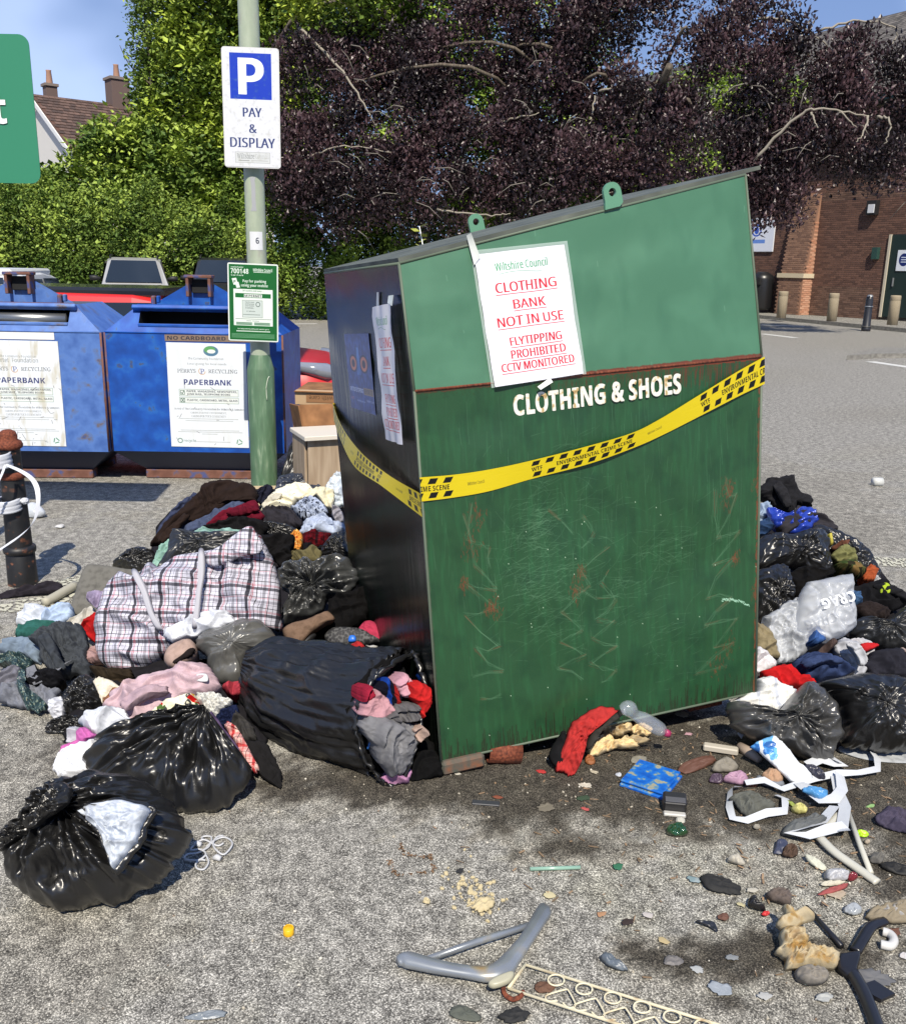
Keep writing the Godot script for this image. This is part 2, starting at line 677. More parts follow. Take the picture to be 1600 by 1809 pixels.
func crown(blobs: Array, count: int, o: Dictionary) -> Array:
	# places for sprays: on and just inside ellipsoids [x, y, z, rx, ry, rz], in clumps with gaps between
	var at := []
	var tints := []
	var total := 0.0
	for b in blobs:
		total += b[3] * b[4]
	var lo: Color = o.lo
	var hi: Color = o.hi
	var cf: float = o.get("clump", 0.9)
	var gap: float = o.get("gap", -0.12)
	for b in blobs:
		var n := int(count * b[3] * b[4] / total)
		for k in n:
			var d := Vector3(rng.randfn(), rng.randfn(), rng.randfn()).normalized()
			if d.z < -0.35 and rng.randf() < 0.75:
				d.z = -d.z
			var rr := 1.0 - 0.5 * pow(rng.randf(), 1.8)
			rr *= 1.0 + 0.22 * nz.get_noise_3d(d.x * 2.2 + b[0], d.y * 2.2 + b[1], d.z * 2.2)
			var p := Vector3(b[0] + d.x * b[3] * rr, b[1] + d.y * b[4] * rr, b[2] + d.z * b[5] * rr)
			var c := nz.get_noise_3d(p.x * cf, p.y * cf * 1.2, p.z * cf)
			if c < gap - rng.randf() * 0.2 or p.y < 0.05:
				continue
			var s := rng.randf_range(0.5, 1.5)
			at.append(Transform3D(Basis.from_euler(Vector3(rng.randf_range(-0.5, 0.5), rng.randf() * TAU, rng.randf_range(-0.5, 0.5))).scaled(Vector3.ONE * s), p))
			var f := clampf(0.45 + 0.9 * nz.get_noise_3d(p.x * 0.7 + 40.0, p.y * 0.7, p.z * 0.7) + rng.randf_range(-0.3, 0.3), 0.0, 1.0)
			tints.append(lo.lerp(hi, f))
	return [at, tints]


func limb(called: String, pts: Array, r0: float, r1: float, m: Material, parent: Node3D = null, wob := 0.0) -> MeshInstance3D:
	var p := curve(pts, pts.size() * 5)
	var r := []
	for k in p.size():
		r.append(lerpf(r0, r1, pow(float(k) / (p.size() - 1), 0.8)))
		p[k] += Vector3(nz.get_noise_2d(k * 0.9, r0 * 90.0), nz.get_noise_2d(k * 0.9, r0 * 170.0), 0.0) * wob
	return rod(called, p, r, m, parent, 7)


# ---------------------------------------------------------------- the place
func _ready() -> void:
	rng.seed = 20240611
	nz.noise_type = FastNoiseLite.TYPE_SIMPLEX_SMOOTH
	nz.frequency = 1.0
	nz.fractal_type = FastNoiseLite.FRACTAL_NONE
	nz.seed = 5

	var cam := Camera3D.new()
	cam.name = "camera"
	cam.position = Vector3(0, 1.6, 0)
	cam.rotation = Vector3(deg_to_rad(-14.8), 0, deg_to_rad(1.1))
	cam.fov = 57.72
	cam.near = 0.05
	cam.far = 1500.0
	add_child(cam)
	cam.current = true

	var sky_mat := ProceduralSkyMaterial.new()
	sky_mat.sky_top_color = Color(0.33, 0.45, 0.67)
	sky_mat.sky_horizon_color = Color(0.6, 0.7, 0.85)
	sky_mat.sky_curve = 0.16
	sky_mat.ground_horizon_color = Color(0.5, 0.5, 0.48)
	sky_mat.ground_bottom_color = Color(0.25, 0.24, 0.22)
	sky_mat.sky_energy_multiplier = 1.0
	sky_mat.sky_cover = clouds()
	sky_mat.sky_cover_modulate = Color(1, 1, 1, 1)
	var env := Environment.new()
	env.background_mode = Environment.BG_SKY
	env.sky = Sky.new()
	env.sky.sky_material = sky_mat
	env.tonemap_mode = Environment.TONE_MAPPER_LINEAR
	env.tonemap_exposure = 1.36
	env.sdfgi_enabled = true
	env.ssao_enabled = true
	env.ssil_enabled = true
	var we := WorldEnvironment.new()
	we.name = "world"
	we.environment = env
	add_child(we)

	var sun := DirectionalLight3D.new()
	sun.name = "sun"
	sun.light_color = Color(1.0, 0.965, 0.9)
	sun.light_energy = 1.45
	sun.light_angular_distance = 0.5
	sun.shadow_enabled = true
	# from behind the camera, a little to its right, 49 degrees up
	sun.rotation = Vector3(deg_to_rad(-49.0), deg_to_rad(4.5), 0)
	add_child(sun)

	make_materials()
	make_ground()
	make_building()
	make_house()
	make_trees()
	make_cars()
	make_bank()
	make_bins()
	make_street()
	make_left_pile()
	make_right_pile()
	make_litter()


func clouds() -> ImageTexture:
	var n := noise(FastNoiseLite.TYPE_SIMPLEX_SMOOTH, 0.009, 12, 5)
	var im := Image.create_empty(1024, 512, false, Image.FORMAT_RGBA8)
	for y in 256:
		for x in 1024:
			var a := TAU * x / 1024.0
			var r := 190.0
			var v := n.get_noise_3d(cos(a) * r, y * 1.9, sin(a) * r)
			var f := clampf((v - 0.06) / 0.5, 0.0, 0.6)
			im.set_pixel(x, y, Color(0.62, 0.65, 0.7, f))
	return tex(im)


func make_materials() -> void:
	sans.font_names = PackedStringArray(["Droid Sans"])
	bold.font_names = PackedStringArray(["Droid Sans"])
	bold.font_weight = 700
	serif.font_names = PackedStringArray(["Droid Serif"])
	M.mottle = ramped(noise(FastNoiseLite.TYPE_SIMPLEX_SMOOTH, 0.02, 3, 4), 512, [[0.0, Color(0.78, 0.78, 0.78)], [0.5, Color(0.95, 0.95, 0.95)], [1.0, Color(1, 1, 1)]])
	var wr := noise(FastNoiseLite.TYPE_SIMPLEX_SMOOTH, 0.012, 8, 3)
	wr.fractal_type = FastNoiseLite.FRACTAL_RIDGED
	M.wrinkle = relief(wr, 512, 5.0)
	var cr := noise(FastNoiseLite.TYPE_CELLULAR, 0.016, 21)
	cr.cellular_return_type = FastNoiseLite.RETURN_DISTANCE2_SUB
	cr.domain_warp_enabled = true
	cr.domain_warp_amplitude = 30.0
	cr.domain_warp_frequency = 0.02
	M.crinkle = relief(cr, 512, 6.0)
	var rust := ramped(noise(FastNoiseLite.TYPE_SIMPLEX_SMOOTH, 0.03, 17, 4), 512, [[0.0, Color(0.16, 0.07, 0.04)], [0.5, Color(0.42, 0.2, 0.12)], [1.0, Color(0.6, 0.36, 0.25)]])
	M.rust = mat(Color(1, 1, 1), 0.85, {"albedo_texture": rust, "uv1_triplanar": true, "uv1_scale": Vector3.ONE * 5.0})
	M.black_iron = mat(Color(1, 1, 1), 0.5, {"albedo_texture": ramped(noise(FastNoiseLite.TYPE_SIMPLEX_SMOOTH, 0.015, 19, 4), 512, [[0.0, Color(0.07, 0.07, 0.075)], [0.66, Color(0.11, 0.11, 0.12)], [0.76, Color(0.15, 0.12, 0.1)], [0.8, Color(0.4, 0.24, 0.16)], [1.0, Color(0.6, 0.42, 0.32)]]), "uv1_triplanar": true, "uv1_scale": Vector3.ONE * 2.0})
	M.steel_grey = mat(lin(0.3, 0.31, 0.32), 0.45, {"metallic": 0.6})
	M.black = mat(lin(0.012, 0.012, 0.013), 0.6)
	M.white = mat(lin(0.72, 0.72, 0.7), 0.6)
	M.dark_hole = mat(lin(0.01, 0.01, 0.011), 0.9)
	M.glass = mat(lin(0.015, 0.02, 0.024), 0.06, {"metallic_specular": 0.7})
	M.tyre = mat(lin(0.018, 0.018, 0.018), 0.85)
	M.chrome = mat(lin(0.6, 0.6, 0.6), 0.2, {"metallic": 0.9})
	M.bark = mat(Color(1, 1, 1), 0.9, {"albedo_texture": ramped(noise(FastNoiseLite.TYPE_SIMPLEX_SMOOTH, 0.03, 41, 4), 256, [[0.0, Color(0.2, 0.17, 0.14)], [1.0, Color(0.5, 0.46, 0.4)]]), "uv1_triplanar": true, "uv1_scale": Vector3(2, 0.6, 2)})
	M.pale_bark = mat(lin(0.27, 0.24, 0.19), 0.8)
	M.leaf = mat(Color.WHITE, 0.5, {"vertex_color_use_as_albedo": true, "backlight": Color(0.42, 0.5, 0.14), "metallic_specular": 0.35})
	M.beech_leaf = mat(Color.WHITE, 0.42, {"vertex_color_use_as_albedo": true, "backlight": Color(0.05, 0.015, 0.025), "metallic_specular": 0.5})
	M.grit = mat(Color.WHITE, 0.85, {"vertex_color_use_as_albedo": true})
	M.concrete = mat(Color(1, 1, 1), 0.9, {"albedo_texture": ramped(noise(FastNoiseLite.TYPE_CELLULAR, 0.09, 51), 512, [[0.0, Color(0.42, 0.38, 0.31)], [0.5, Color(0.62, 0.57, 0.48)], [1.0, Color(0.8, 0.76, 0.68)]]), "uv1_triplanar": true, "uv1_scale": Vector3.ONE * 3.0})
	M.kerb = mat(Color(1, 1, 1), 0.9, {"albedo_texture": ramped(noise(FastNoiseLite.TYPE_SIMPLEX_SMOOTH, 0.04, 52, 4), 256, [[0.0, Color(0.36, 0.35, 0.33)], [1.0, Color(0.58, 0.57, 0.54)]]), "uv1_triplanar": true})
	# refuse sacks
	M.bag = film(lin(0.011, 0.011, 0.0115), 0.32)
	M.bag_dull = film(lin(0.017, 0.018, 0.02), 0.38)
	M.bag_grey = film(lin(0.05, 0.05, 0.05), 0.3)
	M.bag_smoke = film(lin(0.1, 0.1, 0.095), 0.28)
	M.bag_clear = film(lin(0.55, 0.58, 0.62), 0.25)
	M.bag_white = film(lin(0.72, 0.73, 0.76), 0.38)


# how dirty the tarmac is at a place: black soil by the bank, damp round the bags
func spot(x: float, z: float, cx: float, cz: float, rx: float, rz: float) -> float:
	return 1.0 - Vector2((x - cx) / rx, (z - cz) / rz).length()


func make_ground() -> void:
	# aggregate: one cell per stone, most grey, some pale, gaps dark
	var size := 2048
	var cells := noise(FastNoiseLite.TYPE_CELLULAR, 0.28, 71)
	cells.cellular_return_type = FastNoiseLite.RETURN_CELL_VALUE
	var edge := noise(FastNoiseLite.TYPE_CELLULAR, 0.28, 71)
	edge.cellular_return_type = FastNoiseLite.RETURN_DISTANCE
	var big := noise(FastNoiseLite.TYPE_SIMPLEX_SMOOTH, 0.012, 72, 3)
	var gv := cells.get_seamless_image(size, size, false, false, 0.05).get_data()
	var ge := edge.get_seamless_image(size, size, false, false, 0.05).get_data()
	var gb := big.get_seamless_image(size, size, false, false, 0.1).get_data()
	var out := PackedByteArray()
	out.resize(size * size * 3)
	var tone := PackedByteArray()
	tone.resize(256)
	for v in 256:
		var f := v / 255.0
		tone[v] = int(255.0 * (lerpf(0.38, 0.6, f / 0.6) if f < 0.6 else (lerpf(0.6, 0.75, (f - 0.6) / 0.22) if f < 0.82 else lerpf(0.7, 0.9, (f - 0.82) / 0.18))))
	for k in size * size:
		var t := int(tone[gv[k]]) - (int(ge[k]) * 60 >> 8) + (int(gb[k]) - 128) * 30 / 128
		t = clampi(t, 16, 250)
		out[k * 3] = t
		out[k * 3 + 1] = t * 252 / 256
		out[k * 3 + 2] = t * 239 / 256
	M.tarmac = mat(Color.WHITE, 0.88, {"albedo_texture": tex(Image.create_from_data(size, size, false, Image.FORMAT_RGB8, out)), "vertex_color_use_as_albedo": true, "uv1_triplanar": true, "uv1_world_triplanar": true, "uv1_scale": Vector3.ONE * 0.62, "metallic_specular": 0.35,
		"normal_enabled": true, "normal_texture": relief(edge, 1024, 3.0), "normal_scale": 0.3})
	var xs := [-500.0, -200.0, -90.0, -45.0, -25.0, -14.0, -9.0, -6.5, -5.0, -4.2]
	var zs := [-500.0, -220.0, -120.0, -80.0, -60.0, -48.0, -40.0, -34.0, -29.0, -25.0, -22.0, -19.0, -17.0, -15.0, -13.5, -12.0, -11.0, -10.0, -9.2, -8.6]
	for k in 285:
		xs.append(-3.7 + k * 0.024)
	for x in [3.4, 4.0, 5.0, 6.5, 9.0, 14.0, 25.0, 45.0, 90.0, 200.0, 500.0]:
		xs.append(x)
	for k in 282:
		zs.append(-8.1 + k * 0.024)
	for z in [-1.2, -0.9, -0.5, 0.0, 1.0, 3.0, 8.0, 30.0, 120.0, 400.0]:
		zs.append(z)
	var soil := Color(0.13, 0.11, 0.085)
	var st := begin(false)
	for z in zs:
		for x in xs:
			var near: bool = x > -4.5 and x < 4.5 and z > -8.5
			var t := 1.0 + 0.16 * nz.get_noise_2d(x * 0.5, z * 0.5) + 0.1 * nz.get_noise_2d(x * 2.1 + 7.0, z * 2.1) + 0.07 * nz.get_noise_2d(x * 7.0, z * 7.0)
			var c := Color(t, t * 0.985, t * 0.95)
			if z < -6.0:
				c = c.lerp(Color(t * 1.06, t * 1.05, t * 1.02), clampf((-6.0 - z) / 4.0, 0.0, 1.0))
			var y := 0.0
			if near:
				var w := 0.28 * nz.get_noise_2d(x * 2.4, z * 2.4) + 0.22 * nz.get_noise_2d(x * 6.5 + 3.0, z * 6.5) + 0.16 * nz.get_noise_2d(x * 15.0, z * 15.0) + 0.14 * nz.get_noise_2d(x * 34.0, z * 34.0)
				# black soil under and before the bank, and along the right-hand litter
				var s := spot(x, z, 0.55, -2.78, 1.25, 0.42) * 1.5
				s = maxf(s, spot(x, z, 1.2, -2.62, 0.7, 0.3) * 1.2)
				s = maxf(s, spot(x, z, 1.55, -2.25, 0.5, 0.6) + 0.05)
				s = maxf(s, spot(x, z, 0.42, -2.33, 0.34, 0.16) - 0.45)
				s = maxf(s, spot(x, z, 0.75, -1.9, 0.5, 0.13) - 0.3)
				s = maxf(s, spot(x, z, 0.65, -1.74, 0.25, 0.1) - 0.70)
				s = maxf(s, spot(x, z, -0.2, -2.62, 0.55, 0.16) * 1.1)
				s = maxf(s, spot(x, z, -0.85, -2.1, 0.55, 0.28) - 0.70)
				s = maxf(s, spot(x, z, -1.3, -2.75, 0.35, 0.3) - 0.60)
				var f := clampf((s + w) * 2.8, 0.0, 1.0) if s > -0.5 else 0.0
				c = c.lerp(soil, f * 0.86)
				# pale dusty tarmac between
				var d := clampf(spot(x, z, 0.5, -2.1, 0.9, 0.35) + w, 0.0, 0.5)
				c = c.lerp(Color(1.18, 1.13, 1.02), d * (1.0 - f))
				y = 0.004 * f * (nz.get_noise_2d(x * 26.0, z * 26.0) + 1.0)
			st.set_color(c)
			st.add_vertex(Vector3(x, y, z))
	var w2 := xs.size()
	for j in zs.size() - 1:
		for i in w2 - 1:
			var a := j * w2 + i
			for k in [a, a + 1, a + w2, a + 1, a + w2 + 1, a + w2]:
				st.add_index(k)
	tag(part("ground", st, M.tarmac), "", "", "", "structure")
	# worn bay lines
	var im := canvas(512, 64, Color(0.8, 0.78, 0.7, 1.0))
	var wn := noise(FastNoiseLite.TYPE_SIMPLEX_SMOOTH, 0.05, 81, 4)
	for y in 64:
		for x in 512:
			im.set_pixel(x, y, Color(0.72, 0.71, 0.64, 1.0 if wn.get_noise_2d(x, y) > -0.02 else 0.0))
	var paint := print_on(im, {"roughness": 0.85, "transparency": BaseMaterial3D.TRANSPARENCY_ALPHA_SCISSOR, "alpha_scissor_threshold": 0.5})
	var solid := mat(lin(0.55, 0.55, 0.52), 0.8)
	for l in [[Vector3(-2.436, 0, -3.902), Vector3(-1.712, 0, -4.364), 0.075, paint], [Vector3(-2.085, 0, -4.377), Vector3(-1.575, 0, -4.941), 0.05, paint], [Vector3(2.363, 0, -5.137), Vector3(2.96, 0, -5.027), 0.09, paint],
			[Vector3(9.618, 0, -29.888), Vector3(10.776, 0, -29.386), 0.16, solid], [Vector3(8.206, 0, -25.426), Vector3(8.656, 0, -24.106), 0.12, solid], [Vector3(7.853, 0, -17.818), Vector3(8.409, 0, -15.887), 0.12, solid], [Vector3(-4.698, 0, -25.612), Vector3(-3.855, 0, -26.141), 0.1, solid]]:
		var a: Vector3 = l[0]
		var b: Vector3 = l[1]
		var side := (b - a).normalized().cross(Vector3.UP) * (l[2] as float)
		var line := begin()
		for v in [[a - side, Vector2(0, 1)], [a + side, Vector2(0, 0)], [b + side, Vector2(1, 0)], [a - side, Vector2(0, 1)], [b + side, Vector2(1, 0)], [b - side, Vector2(1, 1)]]:
			line.set_uv(v[1])
			line.add_vertex(v[0] + Vector3(0, 0.0045, 0))
		tag(part("bay_line", line, l[3]), "", "", "", "structure")
	# a traffic island at the right and the patch of older surface before the shop
	var isl := begin()
	prism(isl, [Vector2(7.5, -18.05), Vector2(8.3, -18.6), Vector2(9.6, -19.0), Vector2(14.0, -19.0), Vector2(14.0, -20.6), Vector2(9.0, -20.2)], -0.2, 0.09, 1)
	tag(part("kerb_island", isl, M.kerb), "", "", "", "structure")


func make_building() -> void:
	var turn := -1.0554
	var at := Vector3(12.7, 0, -39.86)
	var b := root("brick_shop", at, turn)
	tag(b, "large red brick shop building with sloping buttress and dark tiled roof behind the trees", "building")
	var mortar := mat(lin(0.2, 0.15, 0.12), 0.95)
	var wall := begin()
	block(wall, Vector3(-1, 4.1, -0.25), Vector3(30, 8.2, 0.5), 0.0)
	var wm := part("wall", wall, mortar, b)
	var brick := mat(Color.WHITE, 0.9, {"vertex_color_use_as_albedo": true})
	var bs := begin()
	block(bs, Vector3.ZERO, Vector3(0.213, 0.063, 0.05), 0.004)
	bs.generate_normals()
	var bm := bs.commit()
	var pl := []
	var tn := []
	for j in 92:
		for i in 62:
			var x := -1.6 + i * 0.225 + (0.1125 if j % 2 else 0.0)
			var y := 0.04 + j * 0.075
			if x > 5.72 and x < 8.3 and y < 3.0:
				continue
			pl.append(Transform3D(Basis(), Vector3(x, y, -0.012 + rng.randf() * 0.004)))
			var band: bool = y < 1.15 or (y > 4.3 and y < 4.6)
			var f := rng.randf()
			tn.append(Color(0.09, 0.05, 0.036).lerp(Color(0.19, 0.11, 0.078), f) if band else Color(0.09, 0.046, 0.034).lerp(Color(0.165, 0.085, 0.06), f))
	scatter("brick", bm, brick, pl, tn, wm)
	# buttress: upright below the stone band, battered above
	var bx := 2.5
	var but := begin()
	prism(but, [Vector2(0, 0.0), Vector2(0, 0.55), Vector2(1.42, 0.55), Vector2(1.42, 0.45), Vector2(4.6, 0.03), Vector2(4.6, 0.0)], bx - 1.2, bx, 0)
	var bt := part("buttress", but, mat(lin(0.3, 0.16, 0.1), 0.9), b)
	pl = []
	tn = []
	var lean := atan2(0.42, 3.18)
	for j in 60:
		var y := 0.04 + j * 0.075
		var face := 0.55 if y < 1.42 else lerpf(0.45, 0.03, (y - 1.42) / 3.18)
		var bas := Basis() if y < 1.42 else Basis(Vector3.RIGHT, -lean)
		for i in 5:
			var x := bx - 1.12 + i * 0.225 + (0.05 if j % 2 else -0.03)
			if x > bx - 0.08:
				continue
			pl.append(Transform3D(bas, Vector3(x, y, face - 0.012)))
			tn.append(Color(0.15, 0.085, 0.06).lerp(Color(0.26, 0.15, 0.1), rng.randf()))
		for i in 3:
			var z := 0.1 + i * 0.225 + (0.1 if j % 2 else 0.0)
			if z < face - 0.06:
				pl.append(Transform3D(Basis(Vector3.UP, PI / 2), Vector3(bx - 0.014, y, z)))
				tn.append(Color(0.42, 0.2, 0.12).lerp(Color(0.52, 0.3, 0.2), rng.randf()))  # side bricks tinted lighter than the front ones to paint in sunlight
	scatter("brick", bm, brick, pl, tn, bt)
	box("stone_band", Vector3(bx - 0.6, 1.5, 0.27), Vector3(1.32, 0.17, 0.68), mat(lin(0.55, 0.47, 0.33), 0.9), bt)
	# roof and eaves
	var roof := begin()
	quad(roof, Vector3(-16, 7.75, 0.9), Vector3(14.2, 7.75, 0.9), Vector3(14.2, 12.0, -5.6), Vector3(-16, 12.0, -5.6), Vector3(0, 0, -20))
	var rf := part("roof", roof, mat(lin(0.06, 0.055, 0.05), 0.85), b)
	var ts := begin()
	block(ts, Vector3.ZERO, Vector3(0.16, 0.02, 0.24), 0.005)
	ts.generate_normals()
	pl = []
	tn = []
	var pitch := atan2(4.25, 6.5)
	for j in 38:
		for i in 125:
			pl.append(Transform3D(Basis(Vector3.RIGHT, pitch - 0.06), Vector3(-7.0 + i * 0.168 + (0.08 if j % 2 else 0.0), 7.78 + j * 0.11, 0.9 - j * 0.168)))
			tn.append(Color(0.05, 0.045, 0.04).lerp(Color(0.15, 0.135, 0.12), rng.randf()))
	scatter("roof_tile", ts.commit(), brick, pl, tn, rf)
	box("fascia", Vector3(-1, 7.62, 0.86), Vector3(30.4, 0.34, 0.06), mat(lin(0.012, 0.05, 0.045), 0.5), b)
	box("soffit", Vector3(-1, 7.46, 0.42), Vector3(30.4, 0.03, 0.83), mat(lin(0.02, 0.03, 0.03), 0.7), b)
	# door and what hangs on the wall
	var door := box("door", Vector3(7.0, 1.55, 0.0), Vector3(2.45, 2.86, 0.08), mat(lin(0.006, 0.02, 0.017), 0.6), b)
	box("door_frame", Vector3(5.76, 1.55, 0.03), Vector3(0.1, 2.9, 0.1), mat(lin(0.5, 0.45, 0.35), 0.7), b)
	box("handle", Vector3(-0.9, -0.2, 0.06), Vector3(0.04, 0.3, 0.05), M.steel_grey, door)
	var pad := box("wall_box", Vector3(5.25, 2.35, 0.08), Vector3(0.24, 0.42, 0.16), mat(lin(0.02, 0.06, 0.05), 0.5), b)
	tag(pad, "small dark green box beside the door")
	var lampm := box("wall_lamp", Vector3(4.9, 3.95, 0.1), Vector3(0.42, 0.5, 0.2), M.black, b)
	box("lamp_lens", Vector3(0.02, -0.04, 0.115), Vector3(0.26, 0.3, 0.04), mat(lin(0.6, 0.62, 0.65), 0.3), lampm)
	# kerbed footway along the wall
	var fw := plate("footway", [Vector2(-16, 0), Vector2(14, 0), Vector2(14, 6.7), Vector2(4.24, 4.47), Vector2(-16, -0.2)], -0.2, 0.12, 1, M.kerb)
	fw.transform = b.transform
	tag(fw, "", "", "", "structure")
	# signs on the shop
	var im := canvas(256, 192, Color(0.86, 0.88, 0.93))
	disc(im, 128, 70, 36, 36, Color(0.2, 0.35, 0.75), 0.75)
	disc(im, 128, 70, 16, 22, Color(0.2, 0.35, 0.75))
	im.fill_rect(Rect2i(60, 124, 136, 22), Color(0.4, 0.55, 0.85))
	var s := box("wall_sign", b.transform * Vector3(-0.55, 3.1, 0.06), Vector3(1.9, 1.35, 0.04), mat(lin(0.75, 0.77, 0.82), 0.5), null, 0.004, b.transform.basis)
	sheet("sign_face", 1.86, 1.3, Transform3D(Basis(), Vector3(0, 0, 0.024)), print_on(im), s)
	tag(s, "white notice board with pale blue symbol on brick wall left of the buttress", "sign")
	s = box("wall_sign", b.transform * Vector3(-2.0, 4.4, 0.06), Vector3(1.3, 1.7, 0.04), mat(lin(0.7, 0.73, 0.8), 0.5), null, 0.004, b.transform.basis)
	tag(s, "pale upright board on the shop wall peeping past the green clothing bank's top corner", "sign")
	im = canvas(128, 160, Color(0.85, 0.87, 0.9))
	disc(im, 64, 74, 46, 50, Color(0.06, 0.14, 0.4))
	for k in 3:
		im.fill_rect(Rect2i(38, 52 + k * 18, 52, 7), Color(0.8, 0.84, 0.9))
	s = box("door_sign", b.transform * Vector3(6.42, 2.1, 0.06), Vector3(0.55, 0.72, 0.012), mat(lin(0.7, 0.7, 0.7), 0.5), null, 0.002, b.transform.basis)
	sheet("sign_face", 0.54, 0.71, Transform3D(Basis(), Vector3(0, 0, 0.009)), print_on(im), s)
	tag(s, "white sign with a dark blue disc fixed on the dark green shop door", "sign")
	# black litter bin against the wall
	var lb := root("litter_bin", b.transform * Vector3(0.5, 0.12, 0.6), turn)
	tag(lb, "black litter bin standing against the brick wall beside the buttress", "bin")
	turned("body", [[0.0, 0.0], [0.42, 0.0], [0.45, 0.1], [0.45, 1.2], [0.42, 1.35], [0.2, 1.5], [0.0, 1.52]], mat(lin(0.012, 0.012, 0.013), 0.35), lb)
	box("opening", Vector3(0.08, 1.1, 0.42), Vector3(0.44, 0.2, 0.08), M.dark_hole, lb)
	box("label", Vector3(0.1, 0.62, 0.44), Vector3(0.2, 0.09, 0.03), mat(lin(0.5, 0.5, 0.06), 0.5), lb)
	# concrete bollards and the black one
	var words := ["left of the buttress", "in front of the dark brick wall", "in front of the green door"]
	var k2 := 0
	for p in [Vector3(10.968, .12, -32.156), Vector3(12.079, .12, -30.628), Vector3(13.321, .12, -29.04)]:
		var r := 0.155
		var o := turned("concrete_bollard", [[0.0, 0.0], [r, 0.0], [r, 0.7], [r * 0.97, 0.715], [r * 0.97, 0.73], [r, 0.74], [r, 0.84], [r * 0.93, 0.88], [0.0, 0.885]], M.concrete)
		o.position = p
		tag(o, "round pebbled concrete bollard " + words[k2], "bollard", "concrete bollards along the shop footway")
		k2 += 1
	var bb := root("black_bollard", Vector3(11.926, 0, -27.623))
	tag(bb, "slim black bollard with pale ring and silver cap between two concrete bollards", "bollard")
	turned("post", [[0.0, 0.0], [0.13, 0.0], [0.13, 0.1], [0.115, 0.12], [0.1, 0.9], [0.09, 0.98], [0.0, 0.985]], mat(lin(0.02, 0.022, 0.03), 0.4), bb)
	turned("ring", [[0.1, 0.68], [0.122, 0.69], [0.122, 0.71], [0.1, 0.72]], mat(lin(0.15, 0.17, 0.2), 0.4), bb)
	turned("ring", [[0.12, 0.11], [0.14, 0.12], [0.14, 0.14], [0.115, 0.15]], mat(lin(0.06, 0.06, 0.06), 0.4), bb)
	turned("cap", [[0.09, 0.985], [0.07, 1.03], [0.0, 1.04]], M.steel_grey, bb)


func make_house() -> void:
	var apex: Vector3 = Vector3(-19.024, 8.504, -45)
	var h := root("gabled_house", Vector3(apex.x, 0, apex.z), deg_to_rad(-50.0))
	tag(h, "white rendered house with brown tiled roof and two chimneys behind the hedge", "house")
	var top := apex.y
	var eave := top - 2.25
	var hw := 4.1
	var deep := 9.5
	var wall := begin()
	prism(wall, [Vector2(-hw, 0), Vector2(hw, 0), Vector2(hw, eave), Vector2(0, top), Vector2(-hw, eave)], -deep, 0.0, 2)
	part("wall", wall, mat(lin(0.62, 0.6, 0.56), 0.9), h)
	var tile := mat(Color.WHITE, 0.9, {"vertex_color_use_as_albedo": true})
	var ts := begin()
	block(ts, Vector3.ZERO, Vector3(0.03, 0.02, 0.25), 0.004)
	for s in [-1.0, 1.0]:
		var r := begin()
		var a := Vector3(0, top + 0.12, 0.25)
		var b := Vector3(s * (hw + 0.35), eave - 0.2, 0.25)
		var u := Vector3(0, 0, -deep - 0.5)
		var d := (b - a).cross(u).normalized() * 0.09
		if d.y < 0.0:
			d = -d
		var mid := (a + b + u) / 2.0
		for q in [[a, b, b + u, a + u], [a + d, b + d, b + u + d, a + u + d], [a, b, b + d, a + d], [b, b + u, b + u + d, b + d]]:
			quad(r, q[0], q[1], q[2], q[3], mid + d * 0.5)
		var rm := part("roof", r, mat(lin(0.1, 0.05, 0.035), 0.9), h)
		box("bargeboard", (a + b) / 2.0 + Vector3(0, -0.09, 0.03), Vector3((b - a).length(), 0.22, 0.05), mat(lin(0.72, 0.72, 0.7), 0.6), h, 0.01, Basis(Vector3.BACK, atan2((b - a).y, (b - a).x)))
		if s > 0.0:
			var q := begin()
			block(q, Vector3.ZERO, Vector3(0.26, 0.025, 0.23), 0.005)
			q.generate_normals()
			var pl := []
			var tn := []
			var ang := atan2((b - a).y, (b - a).x)
			for j in 17:
				for i in 40:
					pl.append(Transform3D(Basis(Vector3.BACK, ang + 0.05), a + (b - a) * ((j + 0.5) / 17.0) + u * ((i + 0.5 + (0.5 if j % 2 else 0.0)) / 41.0) + d * 1.2))
					tn.append(Color(0.055, 0.035, 0.028).lerp(Color(0.14, 0.085, 0.065), rng.randf()))
			scatter("roof_tile", q.commit(), tile, pl, tn, rm)
	for c in [[-0.6, -0.8, 0.5, 0.8], [0.0, -3.7, 0.85, 1.35]]:
		var cb := box("chimney", Vector3(c[0], top + c[3] / 2.0 - 0.4, c[1]), Vector3(c[2], c[3] + 0.8, c[2]), mat(lin(0.13, 0.09, 0.08), 0.95), h)
		box("cap", Vector3(0, c[3] / 2.0 + 0.36, 0), Vector3(c[2] + 0.12, 0.12, c[2] + 0.12), mat(lin(0.2, 0.16, 0.14), 0.9), cb)
		turned("pot", [[0.14, c[3] / 2.0 + 0.4], [0.15, c[3] / 2.0 + 0.5], [0.11, c[3] / 2.0 + 0.95], [0.13, c[3] / 2.0 + 1.0], [0.0, c[3] / 2.0 + 1.0]], mat(lin(0.35, 0.2, 0.14), 0.8), cb, 12)


